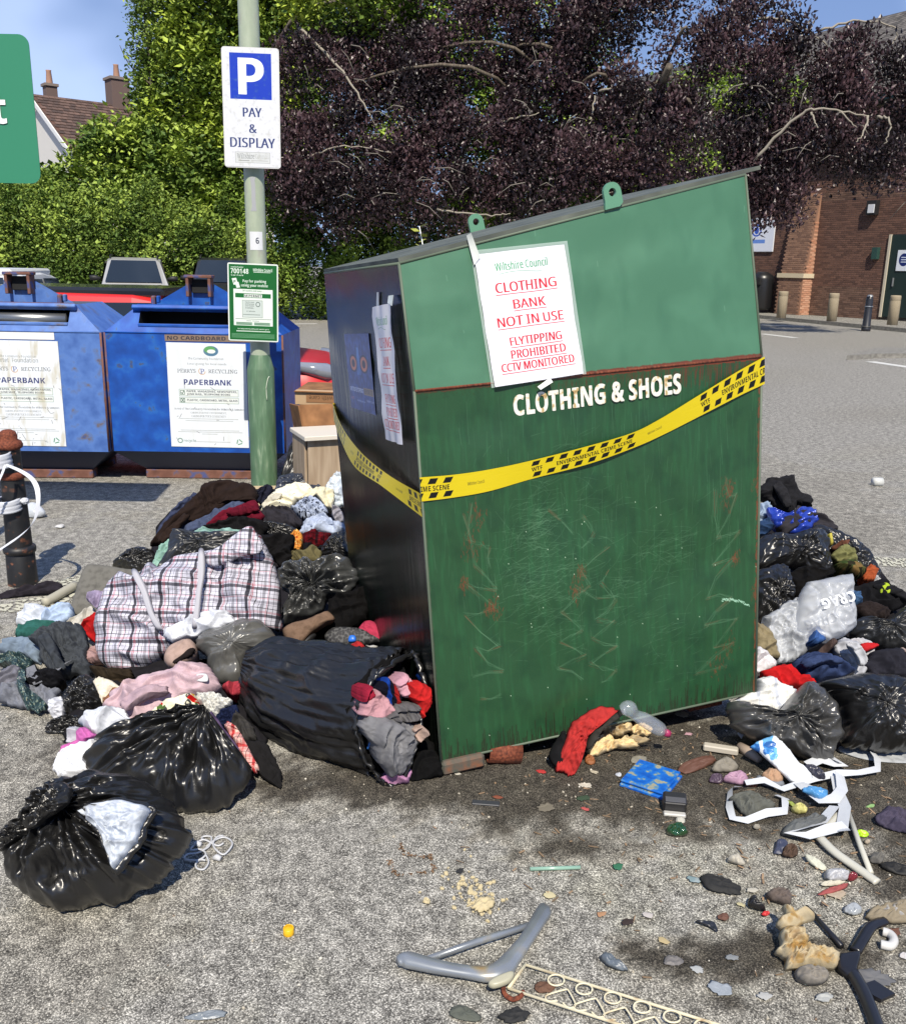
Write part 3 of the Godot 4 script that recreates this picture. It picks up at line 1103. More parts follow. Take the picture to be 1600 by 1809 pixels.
func plant(called: String, label: String, category: String, base: Vector3, blobs: Array, spray: Mesh, m: Material, count: int, o: Dictionary, trunk_r := 0.0, group := "") -> Node3D:
	var t := root(called, base)
	tag(t, label, category, group)
	var made := crown(blobs, count, o)
	for k in made[0].size():
		made[0][k].origin -= base
	scatter("crown", spray, m, made[0], made[1], t)
	if trunk_r > 0.0:
		var top := Vector3.ZERO
		for b in blobs:
			top += Vector3(b[0], b[1], b[2]) / blobs.size()
		top -= base
		limb("trunk", [Vector3.ZERO, top * 0.35 + Vector3(trunk_r * 0.6, 0, 0), top * 0.7, top * 1.1], trunk_r, trunk_r * 0.3, M.bark, t)
		for k in mini(7, blobs.size()):
			var b = blobs[(k * 3) % blobs.size()]
			var e := Vector3(b[0], b[1], b[2]) - base
			limb("limb", [top * 0.4, top.lerp(e, 0.45) + Vector3(0, 0.5, 0), e], trunk_r * 0.3, 0.02, M.bark, t)
	return t


func make_trees() -> void:
	var green := leaf_spray(10, 0.24, 0.145, 0.047, 3)
	var small := leaf_spray(13, 0.2, 0.1, 0.035, 5)
	var beech := leaf_spray(13, 0.25, 0.11, 0.031, 7, 0.6)
	var lo := Color(0.075, 0.13, 0.022)
	var hi := Color(0.31, 0.41, 0.075)
	# clipped-looking bank of shrubs behind the cars
	plant("hedge", "long thick green hedge behind the parked cars left of the sign pole", "hedge", Vector3(-11.131, 0, -28.353), [[-12.72, 2.28, -29, 3.67, 1.54, 2.12], [-9.75, 2.24, -28.5, 2.75, 1.47, 1.84], [-14.57, 1.67, -28.5, 2.93, 1.76, 1.76], [-7.97, 1.71, -28.3, 2.33, 1.11, 1.43], [-11.38, 1.33, -27.6, 4, 1, 1.09], [-6.17, 1.34, -28.4, 1.77, 1.06, 1.24], [-12.88, .59, -27.5, 3.7, .83, .74], [-8.32, .67, -27.6, 3.34, .7, .7]], small, M.leaf, 15000, {"lo": lo, "hi": hi, "clump": 1.1, "gap": -0.2})
	plant("shrub", "bright green leafy shrub rising above the hedge below the white house", "shrub", Vector3(-11.163, 0, -31.329), [[-10.29, 4.39, -30.5, 1.67, 1.22, 1.58], [-12.21, 3.41, -30.5, 1.8, .8, 1.2], [-8.83, 3.84, -30.5, 2.13, 1.55, 1.55], [-14.1, 3.6, -30.8, 1.86, .83, 1.24]], green, M.leaf, 5600, {"lo": lo, "hi": Color(0.36, 0.46, 0.075), "gap": -0.2}, 0.12)
	plant("ivy_clad_tree", "tall yellow-green tree behind the parking sign with open sky to its left", "tree", Vector3(-8.289, 0, -32.546), [[-7.56, 8.85, -32, 2.05, 2.26, 1.85], [-7.88, 6.96, -31.5, 1.6, 1.6, 1.6], [-6.67, 6.15, -31.5, 2.38, 2.18, 1.59], [-8.84, 5.53, -31.5, 1.51, 1.2, 1.2], [-6.07, 8.66, -32.5, 2.47, 2.27, 1.85], [-6.99, 4.25, -31, 2.14, 1.55, 1.55], [-7.77, 10.89, -32.5, 3.17, 2.32, 2.11], [-9.19, 8.33, -32, .54, .7, .62], [-9.81, 9.13, -32, .46, .38, .42], [-9.81, 7.01, -32, .54, .45, .62], [-10.15, 6.27, -31.6, .41, .33, .41], [-9.87, 5.68, -31.5, .53, .32, .41], [-9.29, 7.6, -31.6, .69, .49, .61], [-4.68, 9.46, -33, 2.5, 1.67, 1.67], [-3.41, 8.25, -27.2, 1.48, .76, .86], [-1.96, 8.3, -28, .88, .63, .7]], green, M.leaf, 12500, {"lo": lo, "hi": Color(0.36, 0.45, 0.06), "clump": 0.75, "gap": -0.16}, 0.4)
	plant("understorey_bush", "dark green bush behind the clothing bank under the purple tree", "bush", Vector3(-4.762, 0, -32.337), [[-4.53, 1.37, -28.6, 1.59, 1.32, 1.24], [-5.79, 2.66, -29.2, 1.63, 1.45, 1.27], [-3.79, 3.04, -29.6, 2, 1.64, 1.27], [-.87, 2.78, -30, 2.75, 1.46, 1.28], [-3.49, 1.06, -28.4, 1.4, .87, .87], [2.63, 2.85, -30, 3.12, 1.47, 1.29], [-1.99, 1.42, -28.6, 2.1, 1.05, 1.05]], small, M.leaf, 7500, {"lo": Color(0.05, 0.09, 0.015), "hi": Color(0.22, 0.33, 0.05), "gap": -0.1})
	plant("background_tree", "large green tree showing through gaps in the purple foliage", "tree", Vector3(-.167, 0, -40.204), [[-3.34, 6.94, -34, 3.16, 3.16, 2.11], [.15, 5.56, -34, 3.34, 3.13, 2.09], [3.29, 4.89, -34, 3.56, 2.72, 2.09], [-2.26, 9.98, -35, 3.96, 2.64, 2.2], [6.64, 4.4, -34, 2.75, 1.91, 1.69], [1.63, 9.35, -35, 3.72, 2.62, 1.97], [10.39, 8.02, -38, 3.41, .97, 1.46], [15.44, 9.55, -44, 3.46, .86, 1.44]], green, M.leaf, 9500, {"lo": Color(0.08, 0.14, 0.02), "hi": Color(0.33, 0.45, 0.07), "gap": -0.1}, 0.35)
	var cb := plant("copper_beech", "big dark purple-leaved beech tree spreading across the middle behind the clothing bank", "tree", Vector3(5.159, 0, -42.72), [[-3.94, 6.11, -27.5, 1.63, 1.63, 1.2], [-4.21, 4.23, -27, 1.42, 1.42, 1], [-2.93, 3.49, -26.6, 1.63, 1.23, .98], [-1.8, 7.1, -28, 1.92, 1.39, 1.22], [-1.73, 5.15, -27, 1.83, 1.83, 1.16], [-.77, 3.37, -26.4, 1.77, 1.13, .97], [.23, 7.07, -28, 2.43, 2.26, 1.56], [.74, 4.28, -26.6, 1.96, 1.63, .98], [2.21, 8.24, -28, 2.46, 2.11, 1.58], [2.54, 5.79, -27, 2.01, 1.84, 1.17], [2.83, 3.7, -26, 1.76, 1.2, .96], [3.49, 6.71, -26.6, 1.23, 1.83, 1], [4.21, 4.52, -25.6, 1.75, 1.35, .95], [3.88, 8.7, -27, 1.89, 1.37, 1.2], [6.06, 5.81, -25, 1.11, 1.27, .95], [5.62, 7.17, -25.4, .68, .91, .65], [4.89, 5.66, -25.4, .89, 1.05, .8], [4.97, 8.14, -26, 1, .37, .66], [5.87, 4.44, -24.6, 1.55, 1.16, .93], [6.82, 3.63, -24.2, 1.08, .92, .77], [7.15, 6.86, -25, 1.46, .97, .81], [7.14, 5.22, -24.4, 1.25, 1.49, .78], [7.81, 3.5, -24, .69, .96, .62], [8.19, 5.62, -24.4, 1.19, 1.19, .79], [8.58, 4.55, -24, .94, .78, .63], [9.34, 5.26, -24.4, .96, .96, .64], [10.07, 4.19, -24, .96, .67, .64], [9.53, 6.1, -24.8, .99, .56, .56], [10.79, 5.44, -24.6, .74, .73, .56], [11.22, 4.37, -24.3, .66, .66, .56], [9.52, 6.63, -24.6, .92, .49, .56], [10.66, 6.64, -25, .67, .4, .51], [10.31, 5.88, -24.6, .82, .49, .49], [5.91, 8.09, -26, 1.5, .43, .84], [7.23, 7.89, -25.6, 1, .57, .67]], beech, M.beech_leaf, 21000, {"lo": Color(0.014, 0.008, 0.01), "hi": Color(0.075, 0.04, 0.046), "clump": 0.7, "gap": 0.02}, 0.3)
	# bare pale boughs that show against the leaves
	var at := cb.position
	for l in [[[Vector3(6.997, 4.202, -23.4), Vector3(7.758, 5.09, -23), Vector3(8.319, 5.202, -22.8), Vector3(9.235, 5.087, -22.8)], 0.042], [[Vector3(9.235, 5.087, -22.8), Vector3(9.178, 4.712, -22.7), Vector3(9.008, 4.528, -22.7)], 0.03], [[Vector3(9.575, 5.122, -23), Vector3(9.792, 4.977, -22.8), Vector3(9.729, 4.492, -22.8)], 0.035], [[Vector3(7.975, 5.151, -22.9), Vector3(8.17, 4.828, -22.8)], 0.03], [[Vector3(8.577, 5.195, -22.8), Vector3(8.995, 4.829, -22.7)], 0.025], [[Vector3(-4.192, 7.482, -26.4), Vector3(-3.154, 6.521, -26.2), Vector3(-2.553, 5.684, -26), Vector3(-2.187, 5.075, -26)], 0.045], [[Vector3(-3.976, 4.349, -26), Vector3(-2.982, 4.58, -25.8), Vector3(-1.803, 4.463, -25.8)], 0.03], [[Vector3(8.762, 7.367, -25), Vector3(9.702, 7.584, -25), Vector3(10.553, 7.423, -25), Vector3(10.537, 7.044, -25)], 0.035], [[Vector3(7.275, 7.639, -25.2), Vector3(8.055, 7.505, -25), Vector3(8.943, 7.016, -25)], 0.04], [[Vector3(2.725, 4.043, -25.2), Vector3(3.211, 4.888, -25.4), Vector3(3.427, 5.894, -25.8)], 0.05], [[Vector3(.984, 5.269, -26), Vector3(1.977, 5.433, -25.6)], 0.035], [[Vector3(5.079, 4.871, -25), Vector3(5.448, 5.01, -24.8)], 0.03], [[Vector3(-.598, 3.04, -25.6), Vector3(.737, 2.913, -25.4), Vector3(1.325, 2.98, -25.4)], 0.03], [[Vector3(3.579, 6.047, -25.9), Vector3(3.98, 6.087, -25.7), Vector3(4.382, 6.276, -25.6)], 0.04]]:
		var p := []
		for v in l[0]:
			p.append(v - at)
		limb("limb", p, l[1], l[1] * 0.35, M.pale_bark if l[1] < 0.08 else M.bark, cb, 0.04)
	var tws := begin(false)
	for k in 80:
		var e = [[560, 150], [620, 330], [700, 230], [860, 290], [980, 190], [1100, 270], [1230, 270], [1330, 210], [1440, 250], [1540, 270], [760, 350], [1000, 330]][k % 12]
		var c: Vector3 = Vector3(-.178, 4.533, -25.2) + Vector3((e[0] - 800 + rng.randfn() * 45.0) * 0.0155, (260 - e[1] + rng.randfn() * 40.0) * 0.0155, rng.randf_range(-0.4, 0.5) + (1.6 if e[0] > 1200 else 0.0)) - at
		var d := Vector3(rng.randf_range(-1, 1), rng.randf_range(-0.5, 0.35), rng.randf_range(-0.3, 0.3)).normalized() * rng.randf_range(0.25, 0.8)
		tube(tws, [c, c + d * 0.5 + Vector3(0, 0.05, 0), c + d + Vector3(0, -0.08, 0)], [0.013, 0.01, 0.004], 5)
	tag(put("twigs", tws.commit(), mat(lin(0.2, 0.18, 0.15), 0.8), cb), "", "", "", "stuff")
	# thin bare twigs of the left-hand tree against the sky
	var tw := root("bare_sapling", Vector3(-10.307, 0, -31.692))
	tag(tw, "thin nearly leafless sapling standing against the sky left of the green tree", "tree")
	var tp := tw.position
	limb("trunk", [Vector3.ZERO, Vector3(-9.8, 4.367, -31) - tp, Vector3(-9.534, 6.839, -31) - tp, Vector3(-9.624, 8.892, -31) - tp, Vector3(-9.594, 10.119, -31) - tp], 0.09, 0.02, M.bark, tw)
	for l in [[Vector3(-9.534, 6.839, -31), Vector3(-10.158, 7.389, -31), Vector3(-10.431, 7.939, -31)], [Vector3(-9.545, 8.269, -31), Vector3(-9.938, 8.575, -31), Vector3(-10.019, 8.885, -31)], [Vector3(-9.538, 7.32, -31), Vector3(-9.096, 7.725, -31), Vector3(-8.736, 7.969, -31)], [Vector3(-9.552, 7.638, -31), Vector3(-9.876, 7.712, -31), Vector3(-9.935, 8.105, -31)], [Vector3(-9.573, 8.893, -31), Vector3(-9.172, 9.286, -31), Vector3(-8.798, 9.829, -31)]]:
		limb("limb", [l[0] - tp, l[1] - tp, l[2] - tp], 0.03, 0.008, M.bark, tw)
	var lv := crown([[-9.55, 8.27, -31, .61, 1.21, .61], [-9.5, 6.84, -31, .68, 1, .6], [-9.7, 9.05, -31, .32, .61, .32]], 230, {"lo": lo, "hi": hi, "gap": -0.3})
	for k in lv[0].size():
		lv[0][k].origin -= tp
	scatter("crown", small, M.leaf, lv[0], lv[1], tw)
	# a sprig of weed behind the bank's roof edge
	var sp := root("weed_sprig", Vector3(-.143, 1.6, -4.3))
	tag(sp, "yellow-green leafy sprig poking up behind the clothing bank's top edge", "plant")
	limb("stem", [Vector3(0, -0.2, 0), Vector3(-0.01, 0.05, 0), Vector3(-0.03, 0.17, 0.0)], 0.004, 0.002, M.leaf, sp)
	var lm := mat(lin(0.3, 0.32, 0.04), 0.5, {"backlight": Color(0.4, 0.45, 0.1)})
	for k in 6:
		var y := 0.06 + k * 0.022
		var a := k * 2.4
		var q := begin(false)
		var c := Vector3(-0.01 - k * 0.004, y, 0)
		var d := Vector3(cos(a), 0.25, sin(a) * 0.6) * 0.045
		var e := Vector3(-sin(a), 0.4, cos(a)) * 0.018
		for v in [c, c + d * 0.5 + e, c + d, c, c + d, c + d * 0.5 - e]:
			q.add_vertex(v)
		part("leaf", q, lm, sp)


func make_cars() -> void:
	car("parked_car", Vector3(-8.782, 0, -26.129), -74.0, mat(lin(0.38, 0.38, 0.37), 0.35, {"metallic": 0.2, "clearcoat_enabled": true, "clearcoat": 0.8}), [4.3, 0.91, 1.68, 0.28, true], "silver grey off-road car with roof rails parked facing front by the hedge")
	car("parked_car", Vector3(-6.542, 0, -26.898), -78.0, mat(lin(0.012, 0.013, 0.015), 0.25, {"clearcoat_enabled": true, "clearcoat": 0.8}), [4.4, 0.93, 1.72, 0.28, true], "black car parked behind the sign pole beside the silver grey car")
	car("parked_car", Vector3(-6.3, 0, -12.4), -82.0, mat(lin(0.7, 0.7, 0.69), 0.3, {"clearcoat_enabled": true, "clearcoat": 0.8}), [4.2, 0.88, 1.44, 0.16, false], "white car whose roof shows above the left-hand blue recycling bank")
	car("parked_car", Vector3(-3.05, 0, -9.35), 0.0, mat(lin(0.55, 0.012, 0.01), 0.25, {"clearcoat_enabled": true, "clearcoat": 1.0}), [4.0, 0.88, 1.33, 0.16, false], "red hatchback with black roof parked side-on behind the blue recycling banks")


func car(called: String, at: Vector3, turn: float, paint: Material, dims: Array, label: String) -> void:
	# dims: length, half width, height, ground clearance, roof rails; +x is forward
	var c := root(called, at, deg_to_rad(turn))
	tag(c, label, "car", "cars parked beyond the recycling banks")
	var l: float = dims[0]
	var w: float = dims[1]
	var h: float = dims[2]
	var g: float = dims[3]
	var waist := h * 0.62
	var hood := h * 0.6
	var rows := []
	var secs := [[-0.5, 0.62, 0.45, 0.8], [-0.49, 0.86, 0.3, 0.98], [-0.4, 0.98, 0.0, 1.02], [-0.1, 1.0, 0.0, 1.0], [0.18, 1.0, 0.0, 0.99], [0.3, 0.98, 0.0, 0.95], [0.42, 0.94, 0.02, 0.88], [0.485, 0.84, 0.1, 0.76], [0.5, 0.66, 0.25, 0.6]]
	var cols := 20
	for s in secs:
		var y0: float = g + s[2] * 0.4
		var y1: float = waist * s[3]
		for i in cols:
			var a := TAU * i / cols
			var sx := signf(cos(a)) * pow(absf(cos(a)), 0.4)
			var sy := signf(sin(a)) * pow(absf(sin(a)), 0.4)
			rows.append([Vector3(s[0] * l, (y0 + y1) / 2.0 + sy * (y1 - y0) / 2.0, sx * w * s[1] * (1.0 - 0.06 * maxf(0.0, sy))), Vector2(0, 0)])
	var st := begin(false)
	grid(st, rows, cols, secs.size(), true)
	part("body", st, paint, c)
	# cabin: pillars and roof in paint, glass set into it
	var cab := [[-0.47, 0.8, waist - 0.02], [-0.36, 0.74, h - 0.06], [-0.2, 0.75, h], [0.02, 0.75, h - 0.01], [0.1, 0.73, h - 0.07], [0.27, 0.88, hood - 0.02]]
	rows = []
	for s in cab:
		rows += [[Vector3(s[0] * l, waist - 0.08, -w * 0.95), Vector2()], [Vector3(s[0] * l, s[2] - 0.05, -w * s[1]), Vector2()], [Vector3(s[0] * l, s[2], -w * s[1] * 0.86), Vector2()], [Vector3(s[0] * l, s[2], w * s[1] * 0.86), Vector2()], [Vector3(s[0] * l, s[2] - 0.05, w * s[1]), Vector2()], [Vector3(s[0] * l, waist - 0.08, w * 0.95), Vector2()]]
	st = begin()
	grid(st, rows, 6, cab.size())
	part("cabin", st, paint, c)
	if not dims[4]:
		box("roof_panel", Vector3(-0.12 * l, h - 0.02, 0), Vector3(0.42 * l, 0.09, w * 1.4), mat(lin(0.015, 0.016, 0.02), 0.12) if "black roof" in label else paint, c, 0.04)
	var gl := begin()
	var fr := Vector3(0.016, 0.012, 0)
	quad(gl, Vector3(0.262 * l, hood + 0.03, -w * 0.78) + fr, Vector3(0.262 * l, hood + 0.03, w * 0.78) + fr, Vector3(0.112 * l, h - 0.09, w * 0.62) + fr, Vector3(0.112 * l, h - 0.09, -w * 0.62) + fr, Vector3.ZERO)
	part("windscreen", gl, M.glass, c)
	gl = begin()
	quad(gl, Vector3(-0.475 * l, waist + 0.03, -w * 0.66), Vector3(-0.475 * l, waist + 0.03, w * 0.66), Vector3(-0.378 * l, h - 0.1, w * 0.6), Vector3(-0.378 * l, h - 0.1, -w * 0.6), Vector3.ZERO)
	part("rear_window", gl, M.glass, c)
	for s in [-1.0, 1.0]:
		for q in [[-0.4, -0.33, -0.16, -0.16], [-0.145, -0.145, 0.07, 0.2]]:
			gl = begin()
			var o := Vector3(0, 0, s * 0.012)
			quad(gl, Vector3(q[0] * l, waist + 0.0, s * w * 0.905) + o, Vector3(q[1] * l, h - 0.11, s * w * 0.785) + o, Vector3(q[2] * l, h - 0.1, s * w * 0.785) + o, Vector3(q[3] * l, waist + 0.0, s * w * 0.905) + o, Vector3.ZERO)
			part("side_window", gl, M.glass, c)
		var hl := begin(false)
		tube(hl, [Vector3(0.4 * l, hood * 0.86, s * w * 0.9), Vector3(0.46 * l, hood * 0.8, s * w * 0.8), Vector3(0.49 * l, hood * 0.74, s * w * 0.62)], [0.05, 0.09, 0.07], 10, 0.9)
		put("headlight", hl.commit(), mat(lin(0.3, 0.32, 0.36), 0.1, {"metallic": 0.4}), c)
		var tl := begin()
		block(tl, Vector3(-0.488 * l, waist * 0.86, s * w * 0.8), Vector3(0.08, 0.26, 0.16), 0.02)
		part("tail_light", tl, mat(lin(0.25, 0.01, 0.01), 0.2), c)
		var mr := begin(false)
		tube(mr, [Vector3(0.17 * l, waist + 0.08, s * w * 0.92), Vector3(0.165 * l, waist + 0.1, s * (w + 0.06)), Vector3(0.165 * l, waist + 0.1, s * (w + 0.2))], [0.04, 0.1, 0.08], 10, 0.8)
		put("door_mirror", mr.commit(), M.black, c)
		for x in [-0.31, 0.31]:
			var wheel := turned("wheel", [[0.0, -0.1], [0.3, -0.1], [0.33, -0.06], [0.33, 0.06], [0.3, 0.1], [0.0, 0.1]], M.tyre, c, 24, Transform3D(Basis(Vector3.RIGHT, PI / 2), Vector3(x * l, 0.33, s * (w - 0.1))))
			turned("rim", [[0.0, 0.125], [0.06, 0.125], [0.16, 0.1], [0.2, 0.112], [0.21, 0.1]], M.chrome, wheel, 20, Transform3D(Basis(Vector3.RIGHT, s * PI / 2), Vector3(x * l, 0.33, s * (w - 0.1))))
		if dims[4]:
			rod("roof_rail", curve([Vector3(-0.32 * l, h - 0.02, s * w * 0.66), Vector3(-0.28 * l, h + 0.05, s * w * 0.66), Vector3(0.0 * l, h + 0.05, s * w * 0.66), Vector3(0.06 * l, h - 0.03, s * w * 0.66)], 12), [0.02], M.black, c)
	box("grille", Vector3(0.5 * l, hood * 0.62, 0), Vector3(0.04, 0.16, w * 0.9), M.black, c)
	box("number_plate", Vector3(0.508 * l, hood * 0.42, 0), Vector3(0.02, 0.11, 0.52), mat(lin(0.75, 0.75, 0.72), 0.4), c)
	box("bumper", Vector3(0.485 * l, g + 0.12, 0), Vector3(0.16, 0.16, w * 1.7), mat(lin(0.03, 0.03, 0.03), 0.6), c, 0.05)


# ---------------------------------------------------------------- the clothing bank
func letters(words: String, f: Font, w: float, h: float, xf: Transform3D, m: Material, parent: Node3D, fat := 0.0) -> void:
	var t := TextMesh.new()
	t.text = words
	t.font = f
	t.font_size = 64
	t.pixel_size = 0.01
	t.depth = 0.02
	t.curve_step = 1.0
	var b := t.get_aabb()
	var st := SurfaceTool.new()
	for k in 5:
		st.append_from(t, 0, Transform3D(Basis(), Vector3(fat * [0, 1, -1, 0.5, -0.5][k], fat * [0, 0.4, -0.4, -1, 1][k], 0.004 * k)))
	var o := put("lettering", st.commit(), m, parent)
	var k := Vector3(w / b.size.x, h / b.size.y, 0.04)
	o.transform = xf * Transform3D(Basis.from_scale(k), -b.get_center() * k)


func make_bank() -> void:
	var b := root("clothing_bank", Vector3(-.0229, 0.05, -2.6987))
	b.rotation = Vector3(-.0359, .3217, .0734)
	tag(b, "large tilted green steel clothing bank with sloping top, black left side and white lettering", "clothing bank")
	var A := Vector3(0, 0, 0)
	var B := Vector3(1.189, 0, 0)
	var C := Vector3(1.189, 1.2, 0)
	var D := Vector3(0, 1.2, 0)
	var E := Vector3(0, 1.563, -.064)
	var F := Vector3(1.189, 1.778, -.103)
	var G := Vector3(0, 1.563, -1.235)
	var K := Vector3(0, 1.2, -1.289)
	var I := Vector3(0, 0, -1.289)
	var T := Vector3(1.189, 1.778, -1.204)
	var U := Vector3(1.189, 0, -1.289)
	var V := Vector3(1.189, 1.2, -1.289)
	# lower front panel: painted green, scuffed, scratched in zigzags, rusting along the fold
	var n := 1024
	var im := canvas(n, n, Color(0.135, 0.28, 0.17))
	var streak := noise(FastNoiseLite.TYPE_SIMPLEX_SMOOTH, 0.02, 90, 3)
	worn(im, streak, Color(0.16, 0.36, 0.22), -0.1, 0.7, 0.5, 2.2, 0.25)
	worn(im, streak, Color(0.08, 0.2, 0.13), 0.0, 0.8, 0.5, 0.5, 0.4)
	var at := func(v: Vector3) -> Vector2:
		return Vector2(v.x / 1.1886 * n, (1.0 - v.y / 1.1996) * n)
	var pale := Color(0.42, 0.55, 0.44)
	for c in [[Vector3(.341, .577, 0), 120.0, 170], [Vector3(.336, .737, 0), 60.0, 130], [Vector3(.629, .463, 0), 120.0, 90], [Vector3(.838, .598, 0), 90.0, 70], [Vector3(.369, .441, 0), 110.0, 80], [Vector3(.467, .805, 0), 150.0, 70], [Vector3(.789, .263, 0), 110.0, 50]]:
		var m: Vector2 = at.call(c[0])
		for k in c[2]:
			var p := m + Vector2(rng.randfn(), rng.randfn()) * (c[1] as float) * 0.55
			var q := p
			var a := rng.randf() * 0.7 - 0.45 if rng.randf() < 0.8 else rng.randf() * TAU
			var bend := rng.randf_range(-0.12, 0.12)
			for j in rng.randi_range(3, 9):
				var q2 := q + Vector2(cos(a), sin(a)) * 9.0
				stroke(im, q, q2, 0.6, Color(pale.r, pale.g, pale.b, rng.randf_range(0.06, 0.24)))
				q = q2
				a += bend
	for k in 260:
		var p := Vector2(rng.randf() * n, rng.randf() * n * 0.55)
		var l := rng.randf_range(20, 120)
		stroke(im, p, p + Vector2(rng.randf_range(-8, 8), l), 0.6, Color(0.3, 0.46, 0.34, rng.randf_range(0.1, 0.35)))
	for l in [[Vector3(.154, .843, 0), Vector3(.133, .735, 0), Vector3(.205, .693, 0), Vector3(.201, .631, 0)], [Vector3(.129, .812, 0), Vector3(.157, .638, 0), Vector3(.221, .548, 0), Vector3(.13, .579, 0), Vector3(.214, .493, 0), Vector3(.116, .482, 0), Vector3(.223, .359, 0), Vector3(.141, .367, 0), Vector3(.228, .272, 0), Vector3(.128, .277, 0)], [Vector3(.147, .193, 0), Vector3(.215, .19, 0)],
			[Vector3(.617, .631, 0), Vector3(.51, .566, 0), Vector3(.543, .513, 0), Vector3(.437, .441, 0), Vector3(.512, .361, 0), Vector3(.433, .338, 0), Vector3(.522, .274, 0), Vector3(.421, .245, 0), Vector3(.507, .19, 0)], [Vector3(.533, .748, 0), Vector3(.567, .687, 0), Vector3(.519, .644, 0)], [Vector3(.613, .549, 0), Vector3(.586, .512, 0), Vector3(.638, .445, 0), Vector3(.565, .39, 0), Vector3(.632, .374, 0), Vector3(.544, .33, 0), Vector3(.636, .283, 0), Vector3(.535, .241, 0), Vector3(.629, .197, 0), Vector3(.577, .163, 0)], [Vector3(.491, .519, 0), Vector3(.568, .465, 0), Vector3(.656, .459, 0)], [Vector3(.412, .785, 0), Vector3(.493, .694, 0)],
			[Vector3(1.059, .808, 0), Vector3(1.069, .74, 0), Vector3(1.097, .745, 0), Vector3(1.025, .602, 0), Vector3(1.116, .614, 0), Vector3(1.014, .506, 0), Vector3(1.102, .523, 0), Vector3(.987, .392, 0), Vector3(1.085, .377, 0), Vector3(.976, .294, 0), Vector3(1.105, .298, 0), Vector3(1.015, .206, 0), Vector3(1.097, .212, 0), Vector3(.94, .124, 0), Vector3(1.068, .128, 0)], [Vector3(1.013, .773, 0), Vector3(1.037, .585, 0)]]:
		for k in l.size() - 1:
			var p: Vector2 = at.call(l[k])
			var q: Vector2 = at.call(l[k + 1])
			var m2 := (p + q) / 2.0 + Vector2(rng.randfn(), rng.randfn()) * 5.0
			for o in 6:
				var w2 := Vector2(rng.randfn(), rng.randfn()) * 3.6
				var w3 := Vector2(rng.randfn(), rng.randfn()) * 3.6
				stroke(im, p + w2, m2 + w3, 0.6, Color(pale.r, pale.g, pale.b, rng.randf_range(0.06, 0.26)))
				stroke(im, m2 + w3, q + w2, 0.6, Color(pale.r, pale.g, pale.b, rng.randf_range(0.06, 0.26)))
				stroke(im, p + w3, p.lerp(m2, rng.randf()) + w3, 0.7, Color(0.42, 0.27, 0.18, rng.randf_range(0.1, 0.32)))
			for o in 3:
				var w2 := Vector2(rng.randfn() * 5.0, rng.randfn() * 3.0)
				stroke(im, q + w2, q + w2 + Vector2(rng.randfn() * 3.0, -rng.randf_range(10, 60)), 0.5, Color(pale.r, pale.g, pale.b, rng.randf_range(0.08, 0.22)))
	var rusty := Color(0.45, 0.24, 0.15)
	for r in [[Vector3(.146, .71, 0), 26.0], [Vector3(.168, .807, 0), 18.0], [Vector3(.214, .497, 0), 14.0], [Vector3(.115, .59, 0), 12.0], [Vector3(1.059, .746, 0), 22.0], [Vector3(1.068, .782, 0), 18.0], [Vector3(1.1, .523, 0), 12.0], [Vector3(.514, .561, 0), 14.0], [Vector3(.491, .511, 0), 16.0], [Vector3(1.065, .193, 0), 26.0], [Vector3(1.027, .136, 0), 24.0], [Vector3(1.177, .776, 0), 14.0], [Vector3(1.18, .388, 0), 14.0], [Vector3(.193, .496, 0), 12.0]]:
		var m3: Vector2 = at.call(r[0])
		for k in 46:
			var p := m3 + Vector2(rng.randfn() * 0.6, rng.randfn()) * (r[1] as float)
			stroke(im, p, p + Vector2(rng.randf_range(-4, 4), rng.randf_range(2, 14)), 0.8, Color(rusty.r, rusty.g, rusty.b, rng.randf_range(0.15, 0.6)))
	for k in 520:
		var x := rng.randf() * n
		var much := clampf(x / n * 1.5 - 0.25, 0.1, 1.0)
		var top := rng.randf_range(0, 22)
		stroke(im, Vector2(x, top), Vector2(x + rng.randf_range(-3, 3), top + rng.randf_range(4, 60) * much), 1.0, Color(0.38, 0.2, 0.13, 0.3 * much))
	for k in 700:
		var x := rng.randf() * n
		var much := clampf(x / n * 1.3 - 0.2, 0.12, 1.0)
		stroke(im, Vector2(x, rng.randf() * 9), Vector2(x + 12, rng.randf() * 9), 1.4, Color(0.42, 0.2, 0.12, 0.55 * much))
	for k in 420:
		var x := rng.randf() * n
		stroke(im, Vector2(x, n - 1), Vector2(x + rng.randf_range(-4, 4), n - 1 - rng.randf() * rng.randf() * 90), 1.3, Color(0.16, 0.17, 0.12, 0.3))
	for e in 260:
		var y := rng.randf() * n
		stroke(im, Vector2(n - 1 - rng.randf() * 8, y), Vector2(n - 1 - rng.randf() * 8, y + 14), 1.2, Color(0.42, 0.24, 0.16, 0.5))
		stroke(im, Vector2(rng.randf() * 4, y), Vector2(rng.randf() * 4, y + 14), 1.0, Color(0.42, 0.34, 0.25, 0.4))
	for k in 30:
		var p := Vector2(rng.randf() * n, n * (0.35 + 0.65 * rng.randf()))
		stroke(im, p, p + Vector2(1, 2), 0.9, Color(0.75, 0.8, 0.72, 0.8))
	for k in 60:
		var p: Vector2 = at.call(Vector3(1.044, .377, 0)) + Vector2(k * 1.6, pow(k / 60.0, 2.0) * 34.0 + rng.randf_range(-4, 4))
		stroke(im, p, p + Vector2(3, 3), 1.0, Color(0.6, 0.75, 0.66, 0.7))
	var green := print_on(im, {"roughness": 0.42, "metallic_specular": 0.5, "normal_enabled": true, "normal_texture": M.wrinkle, "normal_scale": 0.05})
	part("front_panel", patch(A, B, C, D, 48, 48, 0.011, 1.0), green, b)
